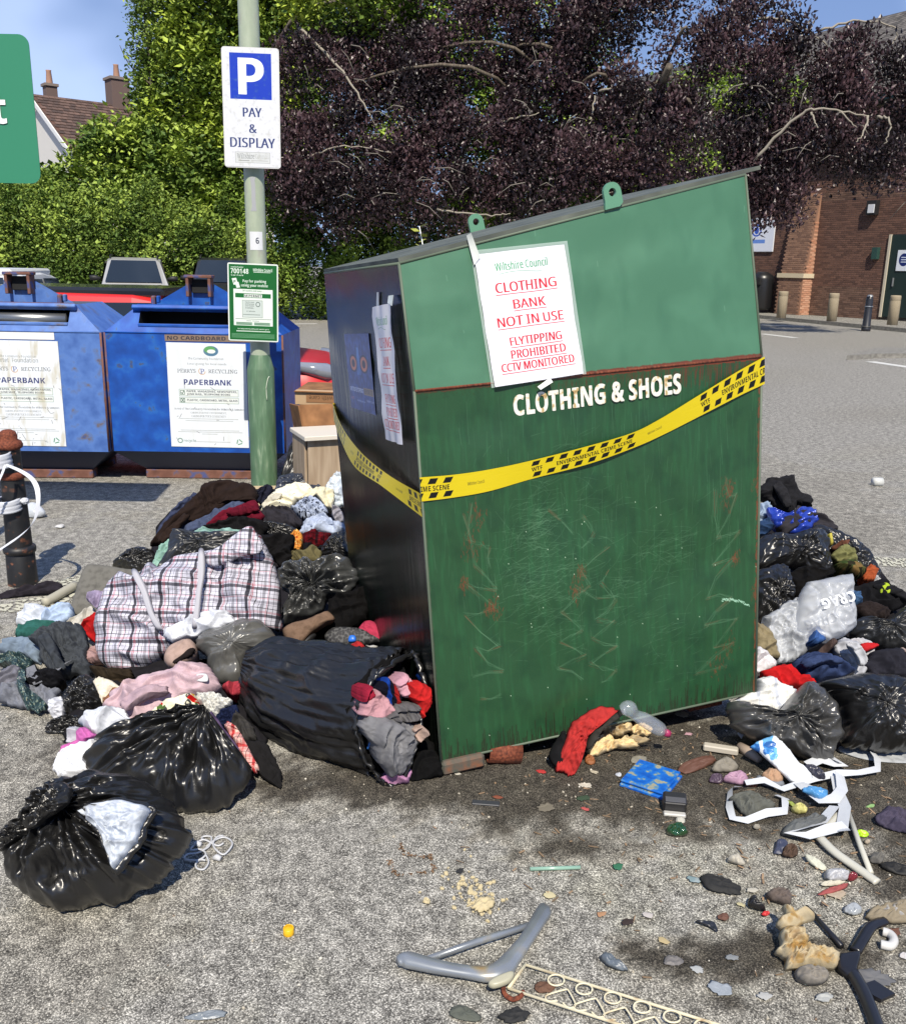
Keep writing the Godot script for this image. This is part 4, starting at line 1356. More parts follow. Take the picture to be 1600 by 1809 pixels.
	# upper panel, a paler green, leaning back
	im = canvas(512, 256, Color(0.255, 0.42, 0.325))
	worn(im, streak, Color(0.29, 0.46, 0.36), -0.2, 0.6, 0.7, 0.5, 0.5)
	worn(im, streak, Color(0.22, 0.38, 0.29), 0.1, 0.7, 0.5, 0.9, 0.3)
	for k in 240:
		var x := 120.0 + rng.randf() * 392
		stroke(im, Vector2(x, 255 - rng.randf() * 3), Vector2(x + 8, 255 - rng.randf() * 3), 0.9, Color(0.4, 0.2, 0.13, 0.5))
	for k in 12:
		var p := Vector2(rng.randf() * 512, rng.randf() * 256)
		stroke(im, p, p + Vector2(rng.randf_range(-1, 1), rng.randf_range(2, 12)), 0.4, Color(0.5, 0.65, 0.56, 0.3))
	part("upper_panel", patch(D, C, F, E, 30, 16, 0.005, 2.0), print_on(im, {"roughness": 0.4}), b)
	# left side: black gloss gone streaky
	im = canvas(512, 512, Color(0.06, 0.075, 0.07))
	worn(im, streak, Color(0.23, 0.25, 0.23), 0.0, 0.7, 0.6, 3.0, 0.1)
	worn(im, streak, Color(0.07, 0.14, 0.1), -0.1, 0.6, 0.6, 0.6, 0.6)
	for k in 340:
		var p := Vector2(rng.randf() * 512, rng.randf() * rng.randf() * 300)
		stroke(im, p, p + Vector2(rng.randf_range(-1, 1), rng.randf_range(10, 60)), 0.5, Color(0.4, 0.4, 0.36, rng.randf_range(0.1, 0.4)))
	var vs := noise(FastNoiseLite.TYPE_SIMPLEX_SMOOTH, 0.006, 93, 3)
	var hm := Image.create_empty(512, 512, false, Image.FORMAT_RGBA8)
	for y in 512:
		for x in 512:
			var v := 0.5 + 0.5 * vs.get_noise_2d(x * 8.0, y * 0.6)
			hm.set_pixel(x, y, Color(v, v, v))
	hm.bump_map_to_normal_map(2.0)
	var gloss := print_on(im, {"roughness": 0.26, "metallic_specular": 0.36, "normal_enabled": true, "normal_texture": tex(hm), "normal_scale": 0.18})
	var side := begin(false)
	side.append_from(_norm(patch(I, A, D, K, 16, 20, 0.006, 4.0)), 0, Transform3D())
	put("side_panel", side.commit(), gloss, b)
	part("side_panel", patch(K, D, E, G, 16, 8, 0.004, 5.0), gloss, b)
	var paint := mat(lin(0.05, 0.13, 0.08), 0.5)
	var top_paint := mat(Color(1, 1, 1), 0.7, {"albedo_texture": ramped(streak, 256, [[0.0, Color(0.22, 0.24, 0.22)], [1.0, Color(0.42, 0.44, 0.4)]]), "uv1_triplanar": true})
	part("side_panel", patch(B, U, V, C, 8, 8, 0.004, 6.0), paint, b)
	part("side_panel", patch(C, V, T, F, 8, 8, 0.003, 7.0), paint, b)
	part("back_panel", patch(U, I, K, V, 8, 8, 0.004, 8.0), paint, b)
	part("back_panel", patch(V, K, G, T, 8, 8, 0.003, 8.5), paint, b)
	part("base_plate", patch(I, U, B, A, 4, 4, 0.0, 9.0), M.rust, b)
	# roof plate, overhanging at the right
	var r := begin()
	var over := (F - E).normalized() * 0.06
	var lift := Vector3(0, 0.004, 0)
	var rise := (F - E).cross(G - E).normalized() * 0.012
	if rise.y < 0.0:
		rise = -rise
	var mid := (E + F + T + G) / 4.0 + rise * 0.5
	for q in [[E, F + over, T + over, G], [E + rise, F + over + rise, T + over + rise, G + rise], [E, F + over, F + over + rise, E + rise], [G, T + over, T + over + rise, G + rise], [E, G, G + rise, E + rise], [F + over, T + over, T + over + rise, F + over + rise]]:
		quad(r, q[0] + lift, q[1] + lift, q[2] + lift, q[3] + lift, mid + lift)
	part("roof_plate", r, top_paint, b)
	# weld beads along the edges
	for s in [[A, D], [D, E], [D, C], [E, F], [B, C], [C, F], [A, B], [G, E]]:
		rod("weld_seam", [s[0], s[0].lerp(s[1], 0.5), s[1]], [0.0045], mat(lin(0.1, 0.13, 0.09), 0.6) if s[0] != D or s[1] != C else M.rust, b, 6)
	# lifting lugs
	var lug_paint := mat(lin(0.1, 0.25, 0.16), 0.5)
	var ud := (F - E).normalized()
	for l in [[E.lerp(F, 0.59) + Vector3(0, 0.012, 0.006), 0.03, 0.066], [G.lerp(T, 0.55) + Vector3(0, 0.0, 0.03), 0.033, 0.085]]:
		var lg := begin()
		var k := 20
		var hole: float = l[1] * 0.42
		var c := Vector3(0, l[2] - l[1], 0)
		for i in k:
			var o1 := _lug(float(i) / k, l[1], l[2])
			var o2 := _lug(float(i + 1) / k, l[1], l[2])
			var h1 := c + Vector3(cos(TAU * i / k), sin(TAU * i / k), 0) * hole
			var h2 := c + Vector3(cos(TAU * (i + 1) / k), sin(TAU * (i + 1) / k), 0) * hole
			var z := Vector3(0, 0, 0.006)
			quad(lg, o1 + z, o2 + z, h2 + z, h1 + z, c)
			quad(lg, o1 - z, o2 - z, h2 - z, h1 - z, c)
			quad(lg, o1 + z, o2 + z, o2 - z, o1 - z, c)
			quad(lg, h1 + z, h2 + z, h2 - z, h1 - z, c + (h1 - c) * 3.0)
		var lo := part("lifting_lug", lg, lug_paint, b)
		lo.transform = Transform3D(Basis(Vector3.BACK, atan2(ud.y, ud.x)), l[0])
	letters("CLOTHING & SHOES", bold, .576, .062, Transform3D(Vector3(1, .026, 0), Vector3(-.026, 1, 0), Vector3(0, 0, 1), Vector3(.596, 1.133, .002)), mat(Color(1, 1, 1), 0.6, {"albedo_texture": ramped(noise(FastNoiseLite.TYPE_SIMPLEX_SMOOTH, 0.012, 95, 4), 256, [[0.0, Color(0.86, 0.86, 0.84)], [0.62, Color(0.85, 0.84, 0.8)], [0.8, Color(0.7, 0.6, 0.4)], [1.0, Color(0.45, 0.3, 0.2)]]), "uv1_triplanar": true, "uv1_scale": Vector3.ONE * 0.9}), b, 0.013)
	# rusted channel foot and the short pipe beside it
	var foot := begin()
	block(foot, Vector3(0.07, -0.02, -0.03), Vector3(0.15, 0.05, 0.1), 0.01)
	part("foot", foot, mat(Color(1, 1, 1), 0.85, {"albedo_texture": ramped(streak, 128, [[0.0, Color(0.2, 0.28, 0.25)], [0.5, Color(0.35, 0.3, 0.26)], [1.0, Color(0.5, 0.3, 0.2)]]), "uv1_triplanar": true, "uv1_scale": Vector3.ONE * 6.0}), b)
	box("foot", Vector3(1.05, -0.05, -0.15), Vector3(0.14, 0.06, 0.1), M.rust, b)
	box("skid", Vector3(0.6, -0.03, -0.3), Vector3(1.1, 0.06, 0.08), M.rust, b)
	var pp := root("rusty_pipe", Vector3(.186, 0, -2.772) + Vector3(0, 0.04, -0.02), 0.0)
	pp.rotation = Vector3(0, deg_to_rad(8), deg_to_rad(84))
	turned("wall", [[0.033, -0.055], [0.039, -0.055], [0.04, 0.055], [0.034, 0.055], [0.033, -0.055]], M.rust, pp, 28)
	tag(pp, "short open rusty steel pipe lying under the clothing bank's front edge", "pipe")

	# notices stuck on it
	var notice := canvas(640, 896, Color(0.84, 0.84, 0.87))
	var red := Color(0.75, 0.16, 0.2)
	for l in [["CLOTHING", 110.0, 208.0, 430.0, 66.0, true], ["BANK", 216.0, 330.0, 232.0, 62.0, true], ["NOT IN USE", 92.0, 440.0, 470.0, 64.0, true], ["FLYTIPPING", 156.0, 580.0, 370.0, 56.0, true], ["PROHIBITED", 148.0, 668.0, 392.0, 56.0, true], ["CCTV MONITORED", 66.0, 752.0, 520.0, 54.0, true]]:
		ink(notice, l[0], sans, l[1], l[2], l[3], l[4], red, 2)
		notice.fill_rect(Rect2i(int(l[1]) - 4, int(l[2] + l[4]) + 12, int(l[3]) + 8, 5), red)
	ink(notice, "Wiltshire Council", sans, 130, 70, 370, 58, Color(0.3, 0.58, 0.4), 1)
	for k in 300:
		stroke(notice, Vector2(150 + k, 150 - sin(k / 300.0 * PI * 1.4) * 9), Vector2(151 + k, 150 - sin((k + 1) / 300.0 * PI * 1.4) * 9), 1.2, Color(0.3, 0.58, 0.4, 0.8))
	var nm := print_on(notice, {"roughness": 0.35})
	var po := root("notice_poster", Vector3.ZERO)
	po.transform = b.transform
	tag(po, "laminated white notice in red capitals taped to the clothing bank's sloping green front", "poster")
	sheet("laminate", .314, .407, Transform3D(Vector3(.999, .042, -.007), Vector3(-.043, .984, -.174), Vector3(0, .174, .985), Vector3(.386, 1.394, -.03)), mat(Color(0.8, 0.86, 0.83, 0.4), 0.15, {"transparency": BaseMaterial3D.TRANSPARENCY_ALPHA}), po)
	sheet("paper", .292, .393, Transform3D(Vector3(.999, .047, -.008), Vector3(-.047, .984, -.174), Vector3(0, .174, .985), Vector3(.383, 1.389, -.027)), nm, po, 0.006, 3.0)
	var clear_tape := mat(lin(0.6, 0.63, 0.6), 0.25)
	for s in [[Vector3(.211, 1.631, -.064), Vector3(.224, 1.545, -.049), Vector3(.246, 1.567, -.053), Vector3(.219, 1.637, -.047)], [Vector3(.382, 1.178, .016), Vector3(.426, 1.201, .012), Vector3(.431, 1.188, .022), Vector3(.388, 1.169, .026)]]:
		var q := strip_mesh([[s[0], s[3]], [s[1], s[2]]], 0.001, 8)
		put("tape_strip", q, clear_tape, po)
	# the same notice, crumpled, on the black side
	po = root("notice_poster", Vector3.ZERO)
	po.transform = b.transform
	tag(po, "narrow crumpled laminated notice with red capitals taped to the bank's black left side", "poster")
	sheet("paper", .221, .423, Transform3D(Vector3(0, .062, .998), Vector3(0, .998, -.062), Vector3(-1, 0, 0), Vector3(-.02, 1.234, -.217)), nm, po, 0.006, 9.0)
	put("tape_strip", strip_mesh([[Vector3(-.006, 1.484, -.336), Vector3(-.006, 1.484, -.314)], [Vector3(-.006, 1.406, -.371), Vector3(-.006, 1.406, -.332)], [Vector3(-.006, 1.286, -.396), Vector3(-.006, 1.288, -.365)]], 0.001, 10), clear_tape, po)
	put("tape_strip", strip_mesh([[Vector3(-.012, 1.473, -.168), Vector3(-.012, 1.475, -.107)], [Vector3(-.02, 1.452, -.154), Vector3(-.02, 1.444, -.104)]], 0.001, 6), clear_tape, po)
	# dark blue poster with a pair of eyes
	var eyes := canvas(320, 512, Color(0.09, 0.15, 0.38))
	worn(eyes, streak, Color(0.24, 0.38, 0.68), -0.3, 0.7, 0.8, 1.3, 0.6)
	for x in [92.0, 228.0]:
		disc(eyes, x, 196, 54, 60, Color(0.03, 0.05, 0.14))
		disc(eyes, x, 196, 40, 48, Color(0.72, 0.42, 0.28), 0.55)
		disc(eyes, x, 196, 12, 15, Color(0.02, 0.02, 0.03))
	for k in 5:
		stroke(eyes, Vector2(150 + k * 5, 90), Vector2(140 + k * 10, 270), 2.5, Color(0.35, 0.55, 0.8, 0.25))
	eyes.fill_rect(Rect2i(196, 352, 118, 46), Color(0.5, 0.42, 0.3))
	ink(eyes, "SPOTTED FLYTIPPING?", bold, 16, 360, 176, 30, Color(0.75, 0.78, 0.85))
	ink(eyes, "REPORT IT", bold, 204, 360, 100, 30, Color(0.12, 0.12, 0.2))
	ink(eyes, "WTF", bold, 20, 428, 44, 20, Color(0.6, 0.4, 0.5))
	ink(eyes, "wiltshire.gov.uk", sans, 96, 440, 110, 15, Color(0.7, 0.75, 0.85))
	ink(eyes, "Wiltshire Council", sans, 226, 426, 86, 16, Color(0.75, 0.8, 0.9))
	po = root("eyes_poster", Vector3.ZERO)
	po.transform = b.transform
	tag(po, "dark blue poster with two orange-ringed eyes on the bank's black left side", "poster")
	sheet("face", .412, .279, Transform3D(Vector3(0, .04, .999), Vector3(0, .999, -.04), Vector3(-1, 0, 0), Vector3(-.004, 1.201, -.714)), print_on(eyes, {"roughness": 0.3}), po)

	# barrier tape round it
	var ti := canvas(1024, 128, Color(0.78, 0.7, 0.06))
	for k in 8:
		var x := 70 + k * 78
		for y in [10, 86]:
			for dy in 30:
				for dx in 40:
					ti.set_pixel(x + dx + (30 - dy) / 2, y + dy, Color(0.03, 0.03, 0.02))
	ink(ti, "WTF", bold, 70, 50, 60, 28, Color(0.04, 0.04, 0.03))
	ink(ti, "ENVIRONMENTAL CRIME SCENE", bold, 210, 50, 440, 28, Color(0.04, 0.04, 0.03))
	ink(ti, "Wiltshire Council", sans, 745, 52, 90, 20, Color(0.2, 0.2, 0.1))
	var tm := mat(Color.WHITE, 0.35, {"albedo_texture": tex(ti), "uv1_offset": Vector3(-0.51, 0, 0), "normal_enabled": true, "normal_texture": M.wrinkle, "normal_scale": 0.35, "backlight": Color(0.25, 0.22, 0.02)})
	var tp := root("barrier_tape", Vector3.ZERO)
	tp.transform = b.transform
	tag(tp, "yellow barrier tape with black diamonds stretched round the green clothing bank", "tape")
	put("front_band", strip_mesh([[Vector3(-.004, .944, .007), Vector3(-.003, .87, .006)], [Vector3(.102, .939, .007), Vector3(.098, .869, .007)], [Vector3(.212, .941, .008), Vector3(.212, .874, .008)], [Vector3(.343, .952, .012), Vector3(.35, .894, .008)], [Vector3(.537, .976, .016), Vector3(.545, .918, .01)], [Vector3(.697, 1.001, .016), Vector3(.704, .951, .01)], [Vector3(.799, 1.034, .014), Vector3(.811, .981, .01)], [Vector3(.945, 1.096, .01), Vector3(.966, 1.033, .008)], [Vector3(1.093, 1.16, .008), Vector3(1.105, 1.081, .007)], [Vector3(1.196, 1.199, .006), Vector3(1.198, 1.109, .006)]], 0.0008, 70, 0.62), tm, tp)
	put("side_band", strip_mesh([[Vector3(0, 1.2, 0) + Vector3(-0.006, -0.305, 0.004), Vector3(0, 1.2, 0) + Vector3(-0.005, -0.378, 0.004)], [Vector3(-.03, .903, -.293), Vector3(-.045, .859, -.321)], [Vector3(-.04, .925, -.649), Vector3(-.05, .857, -.72)], [Vector3(-.02, .962, -1.063), Vector3(-.025, .905, -1.088)], [Vector3(-.005, 1.029, -1.291), Vector3(-.005, .955, -1.302)]], 0.0008, 40, 0.62), tm, tp)
	put("back_band", strip_mesh([[Vector3(-.005, 1.029, -1.291), Vector3(-.005, .955, -1.302)], [V + Vector3(0.01, -0.16, -0.01), V + Vector3(0.01, -0.23, -0.01)]], 0.0008, 12, 0.62), tm, tp)


func _norm(st: SurfaceTool) -> Mesh:
	st.generate_normals()
	return st.commit()


func _lug(t: float, r: float, h: float) -> Vector3:
	# outline of a lug plate, starting level with the hole at the right and going round the top, then the foot
	var a := TAU * t
	var c := Vector3(0, h - r, 0)
	if a <= PI + 0.001:
		return c + Vector3(cos(a), sin(a), 0) * r
	var f := (a - PI) / PI
	if f < 0.3:
		return Vector3(-r, lerpf(h - r, 0.0, f / 0.3), 0)
	if f < 0.7:
		return Vector3(lerpf(-r * 1.15, r * 1.15, (f - 0.3) / 0.4), -0.01, 0)
	return Vector3(r, lerpf(0.0, h - r, (f - 0.7) / 0.3), 0)


# ---------------------------------------------------------------- the two blue paper banks
func make_bins() -> void:
	var blue := ramped(noise(FastNoiseLite.TYPE_SIMPLEX_SMOOTH, 0.012, 101, 4), 512, [[0.0, Color(0.06, 0.23, 0.52)], [0.6, Color(0.08, 0.3, 0.64)], [0.84, Color(0.13, 0.36, 0.67)], [0.91, Color(0.27, 0.3, 0.4)], [0.95, Color(0.14, 0.27, 0.55)], [1.0, Color(0.12, 0.25, 0.55)]])
	M.bin_blue = mat(Color(1, 1, 1), 0.42, {"albedo_texture": blue, "uv1_triplanar": true, "uv1_scale": Vector3.ONE * 0.9})
	M.bin_faded = mat(Color(1.0, 0.98, 0.95), 0.55, {"albedo_texture": ramped(noise(FastNoiseLite.TYPE_SIMPLEX_SMOOTH, 0.012, 105, 4), 512, [[0.0, Color(0.22, 0.36, 0.64)], [0.6, Color(0.31, 0.46, 0.74)], [0.8, Color(0.33, 0.42, 0.62)], [0.88, Color(0.4, 0.36, 0.38)], [0.93, Color(0.22, 0.3, 0.54)], [1.0, Color(0.3, 0.33, 0.46)]]), "uv1_triplanar": true, "uv1_scale": Vector3.ONE * 1.1})
	M.bin_dark = mat(lin(0.03, 0.04, 0.07), 0.6)  # darkened blue: shade on the inward lower slope put into the colour
	M.skid = mat(Color(1, 1, 1), 0.8, {"albedo_texture": ramped(noise(FastNoiseLite.TYPE_SIMPLEX_SMOOTH, 0.02, 103, 4), 256, [[0.0, Color(0.32, 0.2, 0.16)], [0.6, Color(0.45, 0.3, 0.25)], [0.75, Color(0.3, 0.3, 0.45)], [1.0, Color(0.2, 0.27, 0.55)]]), "uv1_triplanar": true, "uv1_scale": Vector3.ONE * 1.5})
	paper_bank(Vector3(-2.52, 0, -6.75), deg_to_rad(1.0), M.bin_blue, "blue steel paper recycling bank with white paperbank notice behind the parking sign pole", false)
	paper_bank(Vector3(-3.8, 0, -6.66), deg_to_rad(2.0), M.bin_faded, "faded blue steel recycling bank cut by the photo's left edge, weathered white notice", true)


func paper_bank(at: Vector3, turn: float, paint: Material, label: String, old: bool) -> void:
	var b := root("paper_bank", at, turn)
	tag(b, label, "recycling bank", "blue recycling banks side by side")
	var w := 1.27
	var d := 0.85
	# outline at four levels: y, inset at the sides, set back in front
	var lv := [[0.06, 0.2, 0.17], [0.235, 0.0, 0.0], [1.1, 0.0, 0.0], [1.285, 0.21, 0.13]]
	var c := Vector3(w / 2.0, 0.65, -d / 2.0)
	var ring := func(k: int) -> Array:
		var l: Array = lv[k]
		return [Vector3(l[1], l[0], -l[2]), Vector3(w - l[1], l[0], -l[2]), Vector3(w - l[1], l[0], -d + l[2]), Vector3(l[1], l[0], -d + l[2])]
	var names := ["lower_panel", "body", "upper_panel"]
	for k in 3:
		var a: Array = ring.call(k)
		var e: Array = ring.call(k + 1)
		var st := begin()
		for s in 4:
			if k == 2 and s == 0:
				continue
			quad(st, a[s], a[(s + 1) % 4], e[(s + 1) % 4], e[s], c)
		part(names[k], st, M.bin_dark if k == 0 else paint, b)
	# the sloping front with its slot: four strips round a hole, a dark box behind it
	var a0: Array = ring.call(2)
	var e0: Array = ring.call(3)
	var p := func(u: float, v: float) -> Vector3:
		var l: Vector3 = a0[0].lerp(e0[0], v)
		var r: Vector3 = a0[1].lerp(e0[1], v)
		return Vector3(lerpf(0.0, w, u), 0, 0) * 0.0 + l.lerp(r, clampf((u * w - l.x) / (r.x - l.x), 0.0, 1.0))
	var up := begin()
	var u0 := 0.185
	var u1 := 0.815
	var v0 := 0.34
	var v1 := 0.84
	for q in [[0.0, 1.0, 0.0, v0], [0.0, 1.0, v1, 1.0], [0.0, u0, v0, v1], [u1, 1.0, v0, v1]]:
		quad(up, p.call(q[0], q[2]), p.call(q[1], q[2]), p.call(q[1], q[3]), p.call(q[0], q[3]), c)
	part("upper_panel", up, paint, b)
	var hole := begin()
	var back := Vector3(0, -0.02, -0.22)
	var hc := [p.call(u0, v0), p.call(u1, v0), p.call(u1, v1), p.call(u0, v1)]
	for s in 4:
		quad(hole, hc[s], hc[(s + 1) % 4], hc[(s + 1) % 4] + back, hc[s] + back, c + Vector3(0, 5, 0))
	quad(hole, hc[0] + back, hc[1] + back, hc[2] + back, hc[3] + back, c)
	part("slot", hole, M.dark_hole if not old else mat(lin(0.05, 0.055, 0.06), 0.3, {"metallic": 0.7}), b)
	if old:
		rod("flap", [Vector3(0.27, 1.18, -0.13), Vector3(w / 2.0, 1.18, -0.13), Vector3(w - 0.27, 1.18, -0.13)], [0.05], mat(lin(0.25, 0.26, 0.27), 0.3, {"metallic": 0.8}), b, 14)
	box("slot_lip", (hc[2] + hc[3]) / 2.0 + Vector3(0, 0.015, 0.022), Vector3(w * (u1 - u0) + 0.1, 0.03, 0.05), paint, b, 0.005, Basis(Vector3.RIGHT, -0.6))
	box("slot_lip", (hc[0] + hc[1]) / 2.0 + Vector3(0, -0.012, 0.012), Vector3(w * (u1 - u0), 0.02, 0.02), paint, b, 0.004)
	var st2 := begin()
	var t: Array = e0
	quad(st2, t[0], t[1], t[2], t[3], c)
	part("top_panel", st2, mat(lin(0.06, 0.07, 0.1), 0.7), b)
	for s in [0, 1]:
		rod("edge_seam", [a0[s] + Vector3(0, -0.86, 0), a0[s]], [0.008], M.skid, b, 6)
	rod("edge_seam", [a0[0], a0[1]], [0.006], paint, b, 6)
	rod("edge_seam", [e0[0], e0[1]], [0.012], M.skid if old else paint, b, 6)
	# lifting gear: gusset ridge with a square loop
	var gz := -0.3
	plate("lifting_gusset", [Vector2(0.28, 1.29), Vector2(w - 0.28, 1.29), Vector2(w / 2 + 0.09, 1.44), Vector2(w / 2 - 0.09, 1.44)], gz - 0.012, gz + 0.012, 2, paint, b)
	for q in [[-0.08, 1.43, 0.02, 0.12], [0.08, 1.43, 0.02, 0.12]]:
		box("lifting_loop", Vector3(w / 2 + q[0], q[1] - 0.01, gz + 0.05), Vector3(0.022, 0.14, 0.1), M.skid, b)
	box("lifting_loop", Vector3(w / 2, 1.495, gz + 0.05), Vector3(0.2, 0.022, 0.11), M.skid, b)
	box("lifting_loop", Vector3(w / 2, 1.425, gz + 0.03), Vector3(0.12, 0.1, 0.03), M.dark_hole, b)  # black block stands in for the shade inside the loop
	for x in [0.32, w - 0.32]:
		box("hook", Vector3(x, 1.32, -0.16), Vector3(0.03, 0.07, 0.06), M.skid, b, 0.01)
		box("hook", Vector3(x + 0.035, 1.33, -0.16), Vector3(0.02, 0.05, 0.05), paint, b, 0.01)
	for x in [0.0]:
		box("skid", Vector3(w / 2 + x, 0.035, -0.2), Vector3(0.9, 0.07, 0.12), M.skid, b, 0.008)
		box("skid", Vector3(w / 2 + x, 0.035, -d + 0.2), Vector3(0.9, 0.07, 0.12), M.skid, b, 0.008)
	# the notice
	var im := canvas(448, 624, Color(0.84, 0.86, 0.88))
	var dk := Color(0.28, 0.3, 0.33)
	var gr := Color(0.45, 0.47, 0.48)
	if not old:
		disc(im, 250, 46, 42, 30, Color(0.3, 0.45, 0.55))
		disc(im, 244, 38, 32, 20, Color(0.35, 0.6, 0.35))
		disc(im, 252, 48, 24, 12, Color(0.85, 0.87, 0.85))
	ink(im, "The Community Foundation", sans, 120, 84, 200, 18, gr)
	ink(im, "Local giving for local needs", sans, 116, 116, 220, 16, gr) if not old else ink(im, "Quartet  Foundation", sans, 70, 100, 260, 34, gr)
	ink(im, "PERRYS", serif, 56, 154, 104, 22, dk)
	ink(im, "RECYCLING", serif, 232, 154, 164, 22, dk)
	for k in 26:
		stroke(im, Vector2(196 + cos(k * 0.25) * 18, 166 + sin(k * 0.25) * 20), Vector2(196 + cos(k * 0.25 + 0.25) * 18, 166 + sin(k * 0.25 + 0.25) * 20), 1.2, Color(0.7, 0.45, 0.15, 0.8) if k < 16 else Color(0.86, 0.87, 0.86, 0.1))
	ink(im, "P", serif, 186, 152, 22, 28, Color(0.15, 0.2, 0.5))
	ink(im, "PAPERBANK", bold, 90, 216, 270, 32, Color(0.12, 0.16, 0.4))
	for q in [[Rect2i(60, 274, 338, 42)], [Rect2i(60, 322, 338, 36)]]:
		im.fill_rect(q[0], Color(0.4, 0.52, 0.45))
		im.fill_rect((q[0] as Rect2i).grow(-2), Color(0.84, 0.86, 0.85))
	for y in [282, 328]:
		im.fill_rect(Rect2i(66, y, 26, 26), Color(0.2, 0.35, 0.28))
		im.fill_rect(Rect2i(69, y + 3, 20, 20), Color(0.86, 0.87, 0.86))
	stroke(im, Vector2(72, 294), Vector2(78, 303), 1.5, Color(0.1, 0.3, 0.2, 1))
	stroke(im, Vector2(78, 303), Vector2(88, 284), 1.5, Color(0.1, 0.3, 0.2, 1))
	stroke(im, Vector2(72, 332), Vector2(86, 350), 1.5, Color(0.1, 0.3, 0.2, 1))
	stroke(im, Vector2(86, 332), Vector2(72, 350), 1.5, Color(0.1, 0.3, 0.2, 1))
	ink(im, "PAPER, MAGAZINES, NEWSPAPERS,", bold, 104, 280, 286, 14, dk)
	ink(im, "JUNK MAIL, TELEPHONE BOOKS", bold, 104, 298, 246, 14, dk)
	ink(im, "PLASTIC, CARDBOARD, METAL, GLASS", bold, 104, 333, 288, 14, dk)
	ink(im, "in Aid of The Community Foundation for Wiltshire & Swindon", sans, 30, 386, 396, 15, dk)
	ink(im, "CARING FOR THE ENVIRONMENT,", serif, 120, 410, 206, 12, gr)
	ink(im, "CARING FOR YOUR COMMUNITY", serif, 124, 430, 198, 12, gr)
	for q in [[50, 450, 340], [90, 462, 270], [60, 520, 330], [44, 530, 370], [180, 542, 90], [140, 590, 200]]:
		for k in range(0, q[2], 7):
			im.fill_rect(Rect2i(q[0] + k, q[1], 5, 4), Color(0.6, 0.62, 0.62))
	disc(im, 52, 586, 15, 15, Color(0.2, 0.42, 0.35), 0.72)
	ink(im, "recycle", sans, 74, 578, 70, 20, Color(0.25, 0.4, 0.38))
	for k in 3:
		var a := TAU * k / 3.0 - PI / 2
		stroke(im, Vector2(394, 590) + Vector2(cos(a), sin(a)) * 16, Vector2(394, 590) + Vector2(cos(a + 1.5), sin(a + 1.5)) * 16, 2.4, Color(0.25, 0.5, 0.35, 1))
	var grime := noise(FastNoiseLite.TYPE_SIMPLEX_SMOOTH, 0.006, 108 if old else 107, 4)
	worn(im, grime, Color(0.62, 0.56, 0.4) if old else Color(0.7, 0.68, 0.6), 0.05, 0.6, 0.42 if old else 0.1, 2.5, 0.7)
	for k in (40 if old else 14):
		var q := Vector2(rng.randf() * 448, 200 + rng.randf() * 420)
		stroke(im, q, q + Vector2(rng.randfn(), rng.randfn()) * 14, 1.0, Color(0.2, 0.2, 0.2, 0.5))
	var pm := print_on(im, {"roughness": 0.45})
	sheet("notice", 0.57, 0.76, Transform3D(Basis(Vector3.BACK, -0.005), Vector3(0.72 if not old else 0.68, 0.655, 0.005)), pm, b)
	if not old:
		var cb := canvas(512, 40, Color(0.5, 0.42, 0.36))
		ink(cb, "NO CARDBOARD PLEASE", bold, 14, 8, 480, 24, Color(0.13, 0.14, 0.2))
		sheet("strip_label", 0.66, 0.045, Transform3D(Basis(), Vector3(0.76, 1.068, 0.004)), print_on(cb), b)
	else:
		sheet("strip_label", 0.57, 0.05, Transform3D(Basis(), Vector3(0.66, 1.068, 0.004)), mat(lin(0.7, 0.7, 0.7), 0.5), b)


# ---------------------------------------------------------------- poles, signs, bollard, boxes
func rounded(w: float, h: float, r: float) -> Array:
	var p := []
	for c in [[w / 2 - r, h / 2 - r, 0.0], [-w / 2 + r, h / 2 - r, 0.5], [-w / 2 + r, -h / 2 + r, 1.0], [w / 2 - r, -h / 2 + r, 1.5]]:
		for k in 7:
			var a: float = PI * (c[2] + k / 12.0)
			p.append(Vector2(c[0] + cos(a) * r, c[1] + sin(a) * r))
	return p


